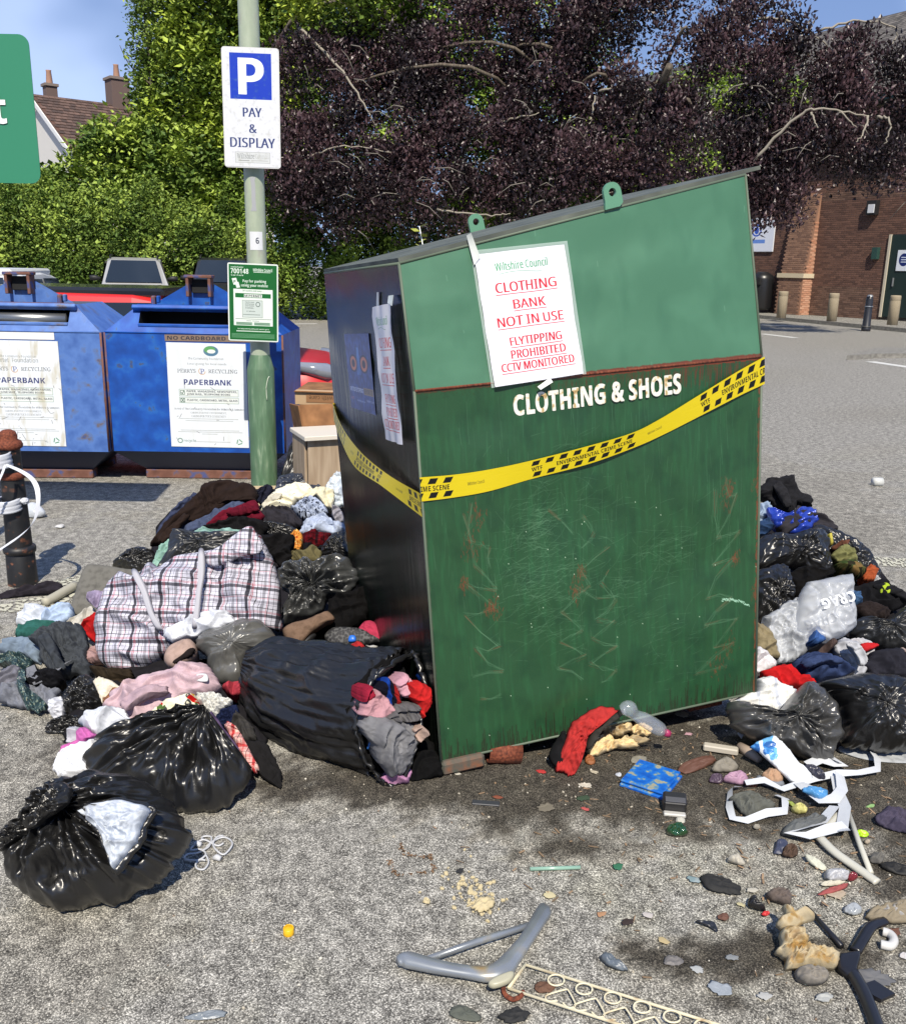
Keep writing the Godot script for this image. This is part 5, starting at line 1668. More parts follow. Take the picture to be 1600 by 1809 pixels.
func make_street() -> void:
	var px := -1.325
	var pz := -6.35
	var col := root("lamp_column", Vector3(px, 0, pz))
	tag(col, "grey-green painted steel column with thicker green base, carrying parking signs", "lamp post")
	var upper := mat(Color(1, 1, 1), 0.55, {"albedo_texture": ramped(noise(FastNoiseLite.TYPE_SIMPLEX_SMOOTH, 0.01, 111, 4), 256, [[0.0, Color(0.55, 0.6, 0.52)], [0.6, Color(0.64, 0.68, 0.6)], [0.8, Color(0.6, 0.6, 0.56)], [1.0, Color(0.5, 0.52, 0.5)]]), "uv1_triplanar": true, "uv1_scale": Vector3(3, 1, 3)})
	var lower := mat(Color(1, 1, 1), 0.55, {"albedo_texture": ramped(noise(FastNoiseLite.TYPE_SIMPLEX_SMOOTH, 0.014, 112, 4), 256, [[0.0, Color(0.27, 0.37, 0.28)], [0.6, Color(0.33, 0.45, 0.34)], [0.78, Color(0.4, 0.5, 0.4)], [1.0, Color(0.6, 0.66, 0.56)]]), "uv1_triplanar": true, "uv1_scale": Vector3(6, 0.9, 6)})
	turned("base_section", [[0.091, 0.0], [0.091, 0.9], [0.088, 0.91], [0.066, 1.0]], lower, col, 28)
	turned("shaft", [[0.0645, 0.985], [0.0645, 2.2], [0.063, 5.6]], upper, col, 28)
	rod("scratch", curve([Vector3(0.07, 0.86, 0.062), Vector3(0.06, 0.84, 0.071), Vector3(0.05, 0.78, 0.078), Vector3(0.052, 0.7, 0.077)], 12), [0.003], mat(lin(0.5, 0.55, 0.45), 0.7), col, 5)
	var st := begin(false)
	lathe(st, [[0.0648, 1.9], [0.0652, 1.9], [0.0652, 2.12], [0.0648, 2.12]], 24)
	# pay and display plate
	var im := canvas(352, 704, Color(0.82, 0.83, 0.85))
	im.fill_rect(Rect2i(44, 28, 264, 270), Color(0.03, 0.2, 0.68))
	ink(im, "P", bold, 96, 56, 164, 214, Color(0.9, 0.91, 0.92))
	var navy := Color(0.17, 0.22, 0.42)
	ink(im, "PAY", sans, 122, 348, 118, 54, navy, 2)
	ink(im, "&", sans, 160, 446, 46, 52, navy, 2)
	ink(im, "DISPLAY", sans, 36, 528, 286, 58, navy, 2)
	im.fill_rect(Rect2i(64, 614, 226, 66), Color(0.55, 0.56, 0.55))
	im.fill_rect(Rect2i(66, 616, 222, 62), Color(0.78, 0.79, 0.79))
	ink(im, "Wiltshire", serif, 76, 622, 112, 32, Color(0.45, 0.46, 0.46))
	ink(im, "Council", serif, 194, 624, 88, 28, Color(0.66, 0.67, 0.67))
	im.fill_rect(Rect2i(86, 664, 70, 4), Color(0.5, 0.5, 0.5))
	im.fill_rect(Rect2i(166, 664, 110, 3), Color(0.62, 0.62, 0.62))
	worn(im, noise(FastNoiseLite.TYPE_SIMPLEX_SMOOTH, 0.02, 114, 4), Color(0.6, 0.6, 0.55), 0.2, 0.8, 0.4)
	var s := root("parking_sign", Vector3(px + 0.02, 2.53, pz + 0.105), deg_to_rad(3.0))
	tag(s, "white plate with a white P on blue and pay and display wording, on the column", "sign")
	s.rotation.z = deg_to_rad(-0.6)
	plate("plate", rounded(0.352, 0.7, 0.02), -0.003, 0.0, 2, mat(lin(0.6, 0.6, 0.6), 0.5), s)
	sheet("face", 0.34, 0.688, Transform3D(Basis(), Vector3(0, 0, 0.0015)), print_on(im, {"roughness": 0.4}), s)
	for y in [0.22, -0.2]:
		box("clip", Vector3(0, y, -0.022), Vector3(0.15, 0.035, 0.034), M.steel_grey, s)
	# green pay by mobile plate
	im = canvas(440, 664, Color(0.04, 0.36, 0.14))
	var wh := Color(0.85, 0.88, 0.85)
	im.fill_rect(Rect2i(0, 0, 440, 8), wh)
	im.fill_rect(Rect2i(0, 656, 440, 8), wh)
	im.fill_rect(Rect2i(0, 0, 8, 664), wh)
	im.fill_rect(Rect2i(432, 0, 8, 664), wh)
	ink(im, "Location Number", bold, 28, 24, 110, 14, wh)
	ink(im, "700148", bold, 24, 44, 158, 42, wh)
	ink(im, "Car Park", bold, 28, 94, 110, 12, wh)
	ink(im, "Wiltshire Council", bold, 222, 36, 170, 28, wh)
	im.fill_rect(Rect2i(226, 68, 150, 4), wh)
	ink(im, "Pay for parking", bold, 130, 134, 208, 32, wh)
	ink(im, "using your mobile", bold, 116, 170, 236, 32, wh)
	for q in [[34, 130, 38, 54], [62, 164, 30, 46]]:
		for k in q[3]:
			stroke(im, Vector2(q[0] + k * 0.3, q[1] + k), Vector2(q[0] + q[2] + k * 0.3, q[1] + k - 6), 0.8, Color(0.85, 0.88, 0.85, 1))
	ink(im, "P", bold, 50, 144, 18, 22, Color(0.1, 0.3, 0.15))
	im.fill_rect(Rect2i(46, 216, 348, 314), wh)
	ink(im, "It's quick and easy ...", bold, 128, 222, 190, 18, Color(0.2, 0.42, 0.25))
	im.fill_rect(Rect2i(62, 252, 316, 38), Color(0.05, 0.38, 0.16))
	im.fill_rect(Rect2i(140, 258, 160, 28), wh)
	ink(im, "MiPERMIT", bold, 146, 262, 148, 21, Color(0.1, 0.12, 0.14))
	im.fill_rect(Rect2i(122, 310, 182, 150), Color(0.4, 0.44, 0.42))
	im.fill_rect(Rect2i(125, 313, 176, 144), Color(0.74, 0.78, 0.76))
	for q in [["Pay for your", 150, 322], ["parking using", 150, 338], ["your mobile", 150, 354], ["or card now...", 150, 370], ["or phone", 160, 400]]:
		ink(im, q[0], bold, q[1], q[2], 78, 12, Color(0.25, 0.3, 0.28))
	disc(im, 262, 344, 20, 22, Color(0.35, 0.4, 0.38), 0.7)
	for q in [[130, 432, 150], [62, 470, 316], [160, 486, 40], [210, 486, 60]]:
		for k in range(0, q[2], 9):
			im.fill_rect(Rect2i(q[0] + k, q[1], 7, 5), Color(0.3, 0.36, 0.33))
	for q in [[66, 500], [226, 500]]:
		im.fill_rect(Rect2i(q[0], q[1], 146, 26), Color(0.55, 0.66, 0.58))
		for k in range(0, 130, 10):
			im.fill_rect(Rect2i(q[0] + 6 + k, q[1] + 4, 7, 5), Color(0.2, 0.3, 0.25))
			im.fill_rect(Rect2i(q[0] + 6 + k, q[1] + 15, 7, 6), Color(0.1, 0.36, 0.2))
	ink(im, "For help with the MiPermit service go to", bold, 80, 552, 280, 15, wh)
	for k in range(0, 300, 8):
		im.fill_rect(Rect2i(68 + k, 574, 6, 9), wh)
	for y in [602, 612, 622, 632]:
		for k in range(0, 380, 8):
			im.fill_rect(Rect2i(26 + k, y, 6, 4), Color(0.5, 0.68, 0.55))
	s = root("parking_sign", Vector3(px - 0.01, 1.345, pz + 0.115), deg_to_rad(4.0))
	tag(s, "green and white pay by mobile plate low on the column", "sign")
	s.rotation.z = deg_to_rad(-1.4)
	plate("plate", rounded(0.325, 0.5, 0.012), -0.003, 0.0, 2, mat(lin(0.7, 0.7, 0.7), 0.5), s)
	sheet("face", 0.32, 0.495, Transform3D(Basis(), Vector3(0, 0, 0.0015)), print_on(im, {"roughness": 0.4}), s)
	box("clip", Vector3(0, 0.1, -0.03), Vector3(0.14, 0.035, 0.044), M.steel_grey, s)
	# number six sticker, wrapped on the column
	im = canvas(96, 112, Color(0.82, 0.83, 0.84))
	ink(im, "6", bold, 44, 36, 24, 38, Color(0.2, 0.22, 0.28))
	st = begin(false)
	for j in 2:
		for i in 9:
			var a := -0.45 + i * 0.165
			st.set_uv(Vector2(i / 8.0, j))
			st.add_vertex(Vector3(px + sin(a) * 0.0658, 1.795 - j * 0.115, pz + cos(a) * 0.0658))
	for i in 8:
		for k in [i, i + 1, i + 9, i + 1, i + 10, i + 9]:
			st.add_index(k)
	tag(part("number_sticker", st, print_on(im)), "white sticker with the number six on the column between the two parking signs", "sticker")
	st = begin(false)
	for j in 9:
		for i in 5:
			var a := -0.12 + i * 0.1 + 0.06 * nz.get_noise_2d(j * 1.3, 2.0) + (0.05 if j == 0 or j == 8 else 0.0) * (i - 2)
			st.add_vertex(Vector3(px + sin(a) * 0.0655, 2.13 - j * 0.026, pz + cos(a) * 0.0655))
	for j in 8:
		for i in 4:
			for k in [j * 5 + i, j * 5 + i + 1, j * 5 + i + 5, j * 5 + i + 1, j * 5 + i + 6, j * 5 + i + 5]:
				st.add_index(k)
	tag(part("sticker_remains", st, mat(lin(0.33, 0.34, 0.36), 0.7)), "grey torn sticker remains on the column just below the white parking sign", "sticker")
	# green car park sign at the left edge
	var e: Vector3 = Vector3(-1.917, 2.245, -4.5)
	var b := root("car_park_sign", Vector3(e.x - 0.9, 0, -4.5))
	tag(b, "green sign board with a white letter t at the left edge", "sign")
	b.rotation.z = 0.0
	var face := plate("board", rounded(1.8, 0.625, 0.045), -0.004, 0.0, 2, mat(lin(0.03, 0.2, 0.11), 0.4), b)
	face.position = Vector3(0, e.y, 0)
	letters("t", bold, 0.065, 0.12, Transform3D(Basis(), Vector3(0.9 - 0.16, e.y, 0.004)), mat(lin(0.8, 0.8, 0.8), 0.5), b)
	for x in [-0.55, 0.3]:
		turned("post", [[0.03, 0.0], [0.03, e.y + 0.25], [0.0, e.y + 0.25]], M.steel_grey, b, 16, Transform3D(Basis(), Vector3(x - 0.15, 0, -0.05)))

	# old iron bollard with plastic wound round it
	var o := root("iron_bollard", Vector3(-2.18, 0, -4.474))
	tag(o, "old black iron bollard with rusty collars, wrapped in white plastic strips", "bollard")
	turned("post", [[0.072, 0.0], [0.069, 0.155], [0.064, 0.165], [0.063, 0.2], [0.062, 0.21], [0.054, 0.54], [0.053, 0.55], [0.051, 0.6], [0.05, 0.7]], M.black_iron, o, 28)
	turned("collar", [[0.064, 0.162], [0.076, 0.168], [0.078, 0.182], [0.076, 0.196], [0.062, 0.204]], M.black_iron, o, 28)
	turned("collar", [[0.052, 0.545], [0.061, 0.55], [0.063, 0.563], [0.06, 0.578], [0.05, 0.584]], M.rust, o, 28)
	turned("cap", [[0.05, 0.695], [0.062, 0.702], [0.065, 0.716], [0.058, 0.733], [0.042, 0.742], [0.043, 0.76], [0.036, 0.78], [0.018, 0.79], [0.0, 0.792]], M.rust, o, 28)
	var wrap := film(lin(0.55, 0.57, 0.62), 0.4)
	var rp := root("plastic_strip", o.position)
	tag(rp, "white plastic strip tied round the iron bollard and looping down to the left", "plastic strip")
	for q in [[0.62, 0.69, 0.058], [0.395, 0.455, 0.0635]]:
		var prof := []
		for k in 9:
			prof.append([q[2] + 0.003 * sin(k * 2.4), lerpf(q[0], q[1], k / 8.0)])
		turned("winding", [[0.05, q[0]]] + prof + [[0.05, q[1]]], wrap, rp, 24, Transform3D(Basis(Vector3(1, 0, 0.4).normalized(), 0.1), Vector3(0, 0, 0)))
	var p0 := o.position
	var lp := []
	for q in [[Vector3(-2.133, .647, -4.33), 0.012], [Vector3(-2.051, .624, -4.3), 0.016], [Vector3(-1.99, .596, -4.27), 0.02], [Vector3(-1.955, .557, -4.24), 0.027], [Vector3(-1.945, .506, -4.22), 0.03], [Vector3(-1.951, .439, -4.2), 0.03], [Vector3(-1.975, .387, -4.18), 0.032], [Vector3(-2.026, .34, -4.16), 0.034], [Vector3(-2.08, .303, -4.14), 0.034], [Vector3(-2.133, .267, -4.12), 0.034], [Vector3(-2.196, .241, -4.1), 0.034]]:
		var v: Vector3 = q[0] - p0
		lp.append([v + Vector3(-0.5, -0.6, 0.4).normalized() * (q[1] as float) * 0.5, v - Vector3(-0.5, -0.6, 0.4).normalized() * (q[1] as float) * 0.5])
	put("loop", strip_mesh(lp, 0.001, 50), wrap, rp)
	lp = []
	for q in [Vector3(-2.136, .647, -4.33), Vector3(-2.143, .607, -4.3), Vector3(-2.17, .549, -4.28), Vector3(-2.207, .491, -4.26)]:
		var v: Vector3 = q - p0
		lp.append([v + Vector3(-0.006, 0, 0), v + Vector3(0.006, 0, 0)])
	put("loop", strip_mesh(lp, 0.001, 16), wrap, rp)
	put("knot", lump_mesh(frame(Vector3.ZERO, 80, 0), [-0.02, 0.0, -0.005, 0.016, 0.02, 0.012, 0.022, -0.01, 0.0, -0.018], {"up": 0.02, "dn": 0.01, "cr": 0.006, "cf": 60.0, "na": 30, "nr": 8, "floor": -9.0}), wrap, rp).transform = frame(Vector3(0.06, 0.44, 0.03), 80, 20)
	lump("plastic_bottle", Vector3(-2.653, 0, -5.697), 60, 0, [-.063, .051, -.06, .094, -.021, .105, .031, .074, .057, .04, .045, .015, 0, 0, -.05, .006], {"up": 0.04, "dn": 0.05, "cr": 0.003, "jag": 0.01}, film(lin(0.45, 0.48, 0.52), 0.2), "crushed translucent plastic container lying behind the iron bollard", "container")

	# cardboard and crates stacked between the blue bank and the clothing bank
	var card := mat(Color(1, 1, 1), 0.85, {"albedo_texture": ramped(noise(FastNoiseLite.TYPE_SIMPLEX_SMOOTH, 0.02, 121, 3), 256, [[0.0, Color(0.42, 0.28, 0.16)], [1.0, Color(0.58, 0.41, 0.26)]]), "uv1_triplanar": true, "uv1_scale": Vector3.ONE * 1.5})
	var card2 := mat(lin(0.42, 0.29, 0.17), 0.85)
	var bx := root("cardboard_box", Vector3(-0.86, 0, -6.55), deg_to_rad(-6))
	tag(bx, "flattened pale cardboard box on top of the stack beside the clothing bank", "box")
	var y1 := 0.655
	box("side", Vector3(0.0, y1 + 0.05, 0.0), Vector3(0.46, 0.1, 0.34), card2, bx, 0.003)
	box("flap", Vector3(0.02, y1 + 0.103, 0.0), Vector3(0.5, 0.006, 0.38), card, bx, 0.001, Basis(Vector3.RIGHT, 0.05))
	im = canvas(384, 64, Color(0.55, 0.4, 0.27))
	ink(im, "handle with care", sans, 20, 16, 340, 34, Color(0.25, 0.17, 0.1))
	sheet("print", 0.34, 0.06, Transform3D(Basis(Vector3.BACK, PI), Vector3(0.02, y1 + 0.05, 0.173)), print_on(im), bx)
	bx = root("cardboard_box", Vector3(-0.83, 0, -6.25), deg_to_rad(20))
	tag(bx, "open brown cardboard box leaning with bowed side below the flattened box", "box")
	for q in [[Vector3(0.0, 0.52, 0.0), Vector3(0.42, 0.34, 0.012), 0.35, 0.0], [Vector3(-0.2, 0.5, -0.15), Vector3(0.012, 0.34, 0.34), 0.1, 0.15], [Vector3(0.2, 0.5, -0.15), Vector3(0.012, 0.34, 0.34), 0.1, -0.1], [Vector3(0.0, 0.46, -0.3), Vector3(0.42, 0.34, 0.012), 0.2, 0.0]]:
		box("side", q[0], q[1], card, bx, 0.003, Basis(Vector3.RIGHT, -(q[2] as float)) * Basis(Vector3.BACK, q[3]))
	box("base", Vector3(0, 0.33, -0.16), Vector3(0.42, 0.012, 0.34), card, bx, 0.003)
	var wood := mat(Color(1, 1, 1), 0.75, {"albedo_texture": ramped(noise(FastNoiseLite.TYPE_SIMPLEX_SMOOTH, 0.02, 123, 3), 256, [[0.0, Color(0.55, 0.47, 0.38)], [1.0, Color(0.7, 0.63, 0.54)]]), "uv1_triplanar": true, "uv1_scale": Vector3(4, 0.4, 4)})
	bx = root("wooden_drawer", Vector3(-0.82, 0, -5.85), deg_to_rad(24))
	tag(bx, "pale wooden drawer standing on end against the clothing bank's back corner", "drawer")
	for q in [[Vector3(0.06, 0.26, 0.0), Vector3(0.36, 0.52, 0.018)], [Vector3(-0.13, 0.26, -0.16), Vector3(0.018, 0.52, 0.3)], [Vector3(0.25, 0.26, -0.16), Vector3(0.018, 0.52, 0.3)], [Vector3(0.06, 0.26, -0.31), Vector3(0.36, 0.52, 0.012)], [Vector3(0.06, 0.01, -0.155), Vector3(0.36, 0.018, 0.29)]]:
		box("board", q[0], q[1], wood, bx, 0.003)
	box("front_board", Vector3(0.06, 0.535, -0.14), Vector3(0.42, 0.03, 0.38), mat(lin(0.6, 0.55, 0.47), 0.6), bx, 0.004)
	bx = root("plastic_tray", Vector3(-1.3, 0, -6.05), deg_to_rad(8))
	tag(bx, "beige plastic tray end poking out behind the column's foot", "tray")
	plate("side", [Vector2(-0.2, 0.0), Vector2(0.26, 0.0), Vector2(0.27, 0.09), Vector2(0.2, 0.11), Vector2(-0.2, 0.11)], -0.2, -0.19, 2, mat(lin(0.55, 0.45, 0.3), 0.5), bx)
	plate("side", [Vector2(-0.2, 0.0), Vector2(0.26, 0.0), Vector2(0.26, 0.1), Vector2(-0.2, 0.1)], 0.14, 0.15, 2, mat(lin(0.55, 0.45, 0.3), 0.5), bx)
	bx = root("cardboard_box", Vector3(-1.02, 0, -6.1), deg_to_rad(10))
	tag(bx, "narrow torn piece of tan cardboard standing left of the wooden drawer", "cardboard")
	box("side", Vector3(-0.02, 0.22, 0), Vector3(0.07, 0.44, 0.02), card, bx, 0.003, Basis(Vector3.BACK, -0.06))
	lump("refuse_bag", Vector3(-1.02, 0.0, -6.2), 50, 0, [-0.16, 0.0, -0.16, 0.4, -0.05, 0.62, 0.1, 0.6, 0.16, 0.3, 0.14, 0.0], {"up": 0.05, "dn": 0.1, "cr": 0.02, "cf": 18.0, "rad": 0.02}, M.bag, "black bin bag squashed between the blue bank and the cardboard boxes", "bag")


# ---------------------------------------------------------------- heaps
var soft_seed := 0


func rag(called: String, at: Vector3, tilt: float, yaw: float, pts: Array, c: Color, o: Dictionary, label: String, category := "clothing", m: Material = null) -> MeshInstance3D:
	# a garment: thin soft body with folds
	soft_seed += 1
	var d := {"up": 0.045, "dn": 0.1, "fold": 0.024, "ff": 8.0, "an": 5.0, "lay": 0.026, "ls": 9.0, "cr": 0.004, "cf": 18.0, "jag": 0.07, "e": 4.0, "q": 0.42, "sharp": 0.75, "na": 96, "nr": 26, "seed": float(soft_seed), "fa": float((soft_seed * 47) % 180)}
	d.merge(o, true)
	return lump(called, at, tilt, yaw, pts, d, m if m else cloth(c), label, category)


func bag(at: Vector3, tilt: float, yaw: float, pts: Array, m: Material, o: Dictionary, label: String, group := "bin bags dumped round the clothing bank") -> MeshInstance3D:
	soft_seed += 1
	var d := {"up": 0.1, "dn": 0.12, "rad": 0.012, "rn": 2.0, "cr": 0.005, "cf": 7.0, "fold": 0.016, "ff": 8.0, "an": 5.0, "jag": 0.05, "seed": float(soft_seed), "fa": float((soft_seed * 61) % 180), "na": 110, "nr": 30}
	d.merge(o, true)
	return lump("bin_bag", at, tilt, yaw, pts, d, m, label, "bag", group)


func attach(o: Node3D, to: Node3D, called: String) -> void:
	# makes a piece that was laid out in the scene a part of the thing it belongs to
	var t := to.transform.affine_inverse() * o.transform
	remove_child(o)
	for k in o.get_meta_list():
		o.remove_meta(k)
	o.name = called
	to.add_child(o, true)
	o.transform = t


func plaid(base: Color, dark: Color, thin: Color, n := 256) -> ImageTexture:
	var im := canvas(n, n, base)
	for band in [[0.05, 0.16, dark, 0.72], [0.2, 0.215, thin, 0.8], [0.24, 0.255, thin, 0.8], [0.36, 0.385, Color(0.05, 0.05, 0.06), 0.9], [0.5, 0.515, Color(0.08, 0.08, 0.1), 0.7], [0.56, 0.66, dark, 0.3], [0.74, 0.755, thin, 0.6], [0.78, 0.8, Color(0.06, 0.06, 0.07), 0.85], [0.93, 0.945, dark, 0.7]]:
		for y in n:
			for x in range(int(band[0] * n), int(band[1] * n)):
				im.set_pixel(x, y, im.get_pixel(x, y).lerp(band[2], band[3]))
				im.set_pixel(y, x, im.get_pixel(y, x).lerp(band[2], float(band[3]) * 0.8))
	return tex(im)


func printed(base: Color, spots: Array, count: int, size: float, n := 256) -> ImageTexture:
	var im := canvas(n, n, base)
	for k in count:
		var c: Color = spots[k % spots.size()]
		var s := size * rng.randf_range(0.5, 1.3)
		disc(im, rng.randf() * n, rng.randf() * n, s, s * rng.randf_range(0.5, 1.1), c, 0.4 if rng.randf() < 0.3 else 0.0)
	return tex(im)


func striped(cols: Array, n := 128) -> ImageTexture:
	var im := canvas(n, n, Color.WHITE)
	var w := float(n) / cols.size()
	for k in cols.size():
		im.fill_rect(Rect2i(int(k * w), 0, int(w) + 1, n), cols[k])
	return tex(im)


func textile(t: Texture2D, per_metre: float, o := {}) -> StandardMaterial3D:
	return cloth(Color.WHITE, {"albedo_texture": t, "uv1_triplanar": false, "uv1_scale": Vector3.ONE * per_metre, "normal_enabled": false}.merged(o, true))


func stuff_heap(at: Vector3, tilt: float, yaw: float, pts: Array, o: Dictionary) -> void:
	# the jumble under the things one can tell apart
	soft_seed += 1
	var d := {"up": 0.06, "dn": 0.2, "fold": 0.04, "ff": 6.0, "cr": 0.015, "na": 80, "nr": 20, "seed": float(soft_seed)}
	d.merge(o, true)
	var r := lump("clothes_heap", at, tilt, yaw, pts, d, cloth(lin(0.014, 0.013, 0.016)))
	tag(r, "", "", "", "stuff")


func make_left_pile() -> void:
	stuff_heap(Vector3(-1.115, 0, -4.72), 3, 0, [-.527, .056, -.689, .997, -.444, 1.483, .161, 1.607, .422, 1.127, .588, .115, .431, -.253, -.017, -.312, -.341, -.177], {"up": 0.03})
	stuff_heap(Vector3(-.536, 0, -3.459), 4, 0, [-.214, .039, -.384, 1.055, -.019, 1.151, .155, .601, .393, .162, .436, -.328, .328, -.446, .044, -.302, -.234, -.188], {"up": 0.04})
	stuff_heap(Vector3(-.975, 0, -2.81), 5, 0, [-.373, .123, -.383, .473, -.149, .638, .181, .582, .333, .148, .316, -.054, .056, -.062, -.226, -.007], {"up": 0.03})

	# ---- back row, by the column
	bag(Vector3(-1.003, .1, -5.765), 55, 0, [-.157, .049, -.142, .132, -.135, .179, -.093, .21, -.017, .221, .061, .207, .118, .179, .148, .144, .168, .097, .072, .054, -.064, .045], film(lin(0.03, 0.035, 0.05), 0.3), {"up": 0.07}, "dark navy plastic bag at the top of the left heap beside the column")
	rag("clear_plastic_bag", Vector3(-.734, .12, -5.54), 60, 0, [-.07, .135, -.047, .191, -.013, .241, .018, .264, .035, .242, .051, .132, .061, .045, .01, .011, -.024, .065], Color.WHITE, {"up": 0.06, "cr": 0.012, "fold": 0.015}, "clear plastic bag squeezed against the back corner of the clothing bank", "bag", film(lin(0.5, 0.55, 0.6), 0.2))
	rag("dark_garment", Vector3(-1.222, .1, -5.748), 55, 0, [-.05, .069, -.026, .11, .015, .141, .054, .136, .068, .095, .045, .047, .005, .006, -.029, .023], seen(42, 44, 62), {}, "small dark slate garment at the column's foot beside the cream blouse")
	var blouse := textile(printed(Color(0.85, 0.83, 0.74), [Color(0.3, 0.3, 0.4), Color(0.75, 0.6, 0.5), Color(0.85, 0.83, 0.74)], 120, 3.0), 3.0)
	rag("blouse", Vector3(-.975, .13, -5.364), 45, 0, [-.175, .037, -.143, .133, -.101, .176, -.043, .214, .017, .237, .09, .236, .125, .194, .098, .145, .059, .126, .012, .077, .001, .035, -.081, .039], Color.WHITE, {"up": 0.06, "fa": 60.0, "fold": 0.028}, "cream printed blouse spread over the top of the left heap", "clothing", blouse)
	rag("cream_shirt", Vector3(-.779, .14, -5.342), 45, 0, [-.134, .127, -.098, .182, -.049, .204, .003, .202, .056, .185, .065, .137, .066, .054, .014, .071, -.042, .129, -.092, .116], seen(240, 232, 200, 0.8), {"up": 0.05, "fa": 150.0}, "plain cream shirt right of the printed blouse, against the bank")
	var leo := textile(printed(Color(0.62, 0.66, 0.74), [Color(0.08, 0.09, 0.12), Color(0.3, 0.33, 0.4)], 620, 4.0), 3.4)
	rag("animal_print_blouse", Vector3(-.822, .13, -5.224), 42, 0, [-.131, .104, -.105, .141, -.068, .172, -.018, .185, .029, .162, .086, .097, .074, .055, .006, .041, -.042, .023, -.074, .046], Color.WHITE, {"up": 0.05}, "grey and black animal print top lying below the cream shirt", "clothing", leo)
	rag("knitwear", Vector3(-.665, .12, -5.161), 55, 0, [-.039, .146, -.003, .136, .023, .105, .036, .053, .008, .031, -.034, .072], seen(180, 178, 188), {"up": 0.04}, "pale grey knitted piece touching the bank's black side")
	rag("shirt", Vector3(-.74, .12, -4.932), 42, 0, [-.113, .047, -.096, .109, -.043, .15, .023, .166, .064, .13, .102, .075, .138, .103, .145, .064, .082, .035, -.014, .05, -.078, .026], seen(190, 202, 226, 0.8), {"up": 0.055, "fa": 15.0, "fold": 0.026}, "pale blue shirt in folds above the red checked cloth")
	rag("fleece", Vector3(-.992, .12, -5.047), 42, 0, [-.107, .086, -.104, .144, -.031, .173, .068, .154, .129, .091, .135, .047, .071, .033, .017, .038, -.07, .049], seen(58, 56, 64), {"up": 0.06, "fa": 20.0}, "charcoal fleece beside the maroon cloth, behind the plaid bag")
	var tart := textile(plaid(Color(0.34, 0.05, 0.09), Color(0.06, 0.03, 0.05), Color(0.45, 0.08, 0.1)), 7.0)
	rag("checked_cloth", Vector3(-.737, .12, -4.726), 42, 0, [-.082, .046, -.065, .105, -.021, .125, .031, .107, .086, .103, .067, .06, .025, .027, -.031, .042], Color.WHITE, {"up": 0.04}, "dark red checked cloth above the olive trousers", "clothing", tart)
	var paisley := textile(printed(Color(0.75, 0.5, 0.22), [Color(0.85, 0.75, 0.5), Color(0.6, 0.25, 0.12), Color(0.35, 0.2, 0.1)], 200, 6.0), 5.0)
	rag("patterned_scarf", Vector3(-.812, .12, -4.631), 45, 0, [-.046, .126, -.016, .16, .021, .127, .021, .076, .01, .03, -.01, .015, -.036, .065, -.015, .08], Color.WHITE, {"up": 0.03}, "orange patterned scarf hanging between black clothes", "clothing", paisley)
	rag("dark_jumper", Vector3(-.765, .1, -4.727), 45, 0, [-.054, .045, -.007, .072, .061, .084, .083, .038, .034, .021, -.027, -.001], seen(28, 28, 36), {"up": 0.04}, "black top with a white spot under the red checked cloth")
	rag("trousers", Vector3(-.731, .12, -4.452), 42, 0, [-.084, .043, -.084, .083, -.04, .054, -.009, .089, .027, .123, .071, .084, .057, .031, -.019, .019], seen(120, 112, 78), {"up": 0.05, "fa": 30.0}, "olive green trousers above the tied grey bag")
	bag(Vector3(-.603, .1, -4.591), 60, 0, [-.08, .057, -.059, .112, -.017, .159, .04, .167, .052, .114, .084, .042, .043, .023, -.028, .026], M.bag, {"up": 0.06}, "black bin bag pressed against the bank's left side above the tied grey bag")
	rag("black_clothes", Vector3(-.898, .1, -4.443), 50, 0, [-.085, .132, -.076, .184, .009, .202, .097, .188, .079, .114, .095, .053, .036, .016, -.001, .061, -.058, .101], seen(24, 23, 25), {"up": 0.07, "fold": 0.03}, "heap of black clothes right behind the plaid bag's corner")
	bag(Vector3(-.972, .12, -4.829), 50, 0, [-.113, .098, -.055, .139, .071, .119, .121, .075, .048, .034, -.086, .043], M.bag, {"up": 0.05}, "crumpled shiny black bin bag behind the plaid bag's right corner")
	# garments on the left shoulder of the heap
	rag("denim_jacket", Vector3(-1.531, .1, -4.913), 50, 0, [-.125, -.013, -.083, .095, -.03, .205, .031, .267, .087, .302, .13, .275, .047, .152, -.032, .021], seen(70, 78, 108), {"up": 0.05}, "slate blue jacket edge showing left of the dark brown jacket")
	rag("brown_jacket", Vector3(-1.39, .1, -4.789), 50, 0, [-.228, .021, -.173, .133, -.073, .252, -.014, .319, .006, .391, .073, .409, .161, .413, .263, .391, .328, .31, .295, .276, .187, .277, .107, .213, 0, .142, -.108, .086, -.193, .012], seen(48, 36, 32), {"up": 0.08, "fold": 0.026, "fa": 125.0, "ff": 6.0}, "dark brown jacket on top of the left heap in front of the column")
	rag("blue_grey_jeans", Vector3(-1.391, .1, -4.725), 48, 0, [-.163, .049, -.131, .112, -.017, .179, .099, .246, .211, .319, .267, .293, .188, .226, .072, .159, -.034, .104, -.102, .05], seen(86, 98, 130), {"up": 0.035}, "blue-grey jeans leg under the dark brown jacket")
	rag("maroon_cloth", Vector3(-1.142, .11, -4.709), 48, 0, [-.186, .153, -.132, .213, -.033, .269, .068, .31, .119, .213, .083, .18, -.025, .199, -.105, .155], seen(120, 24, 46), {"up": 0.05, "fa": 10.0}, "maroon sweatshirt folded below the dark brown jacket")
	rag("black_cloth", Vector3(-1.155, .11, -4.646), 48, 0, [-.188, .151, -.091, .195, 0, .229, .105, .215, .176, .18, .145, .116, -.025, .123], seen(26, 25, 27), {"up": 0.05}, "black garment under the maroon sweatshirt")
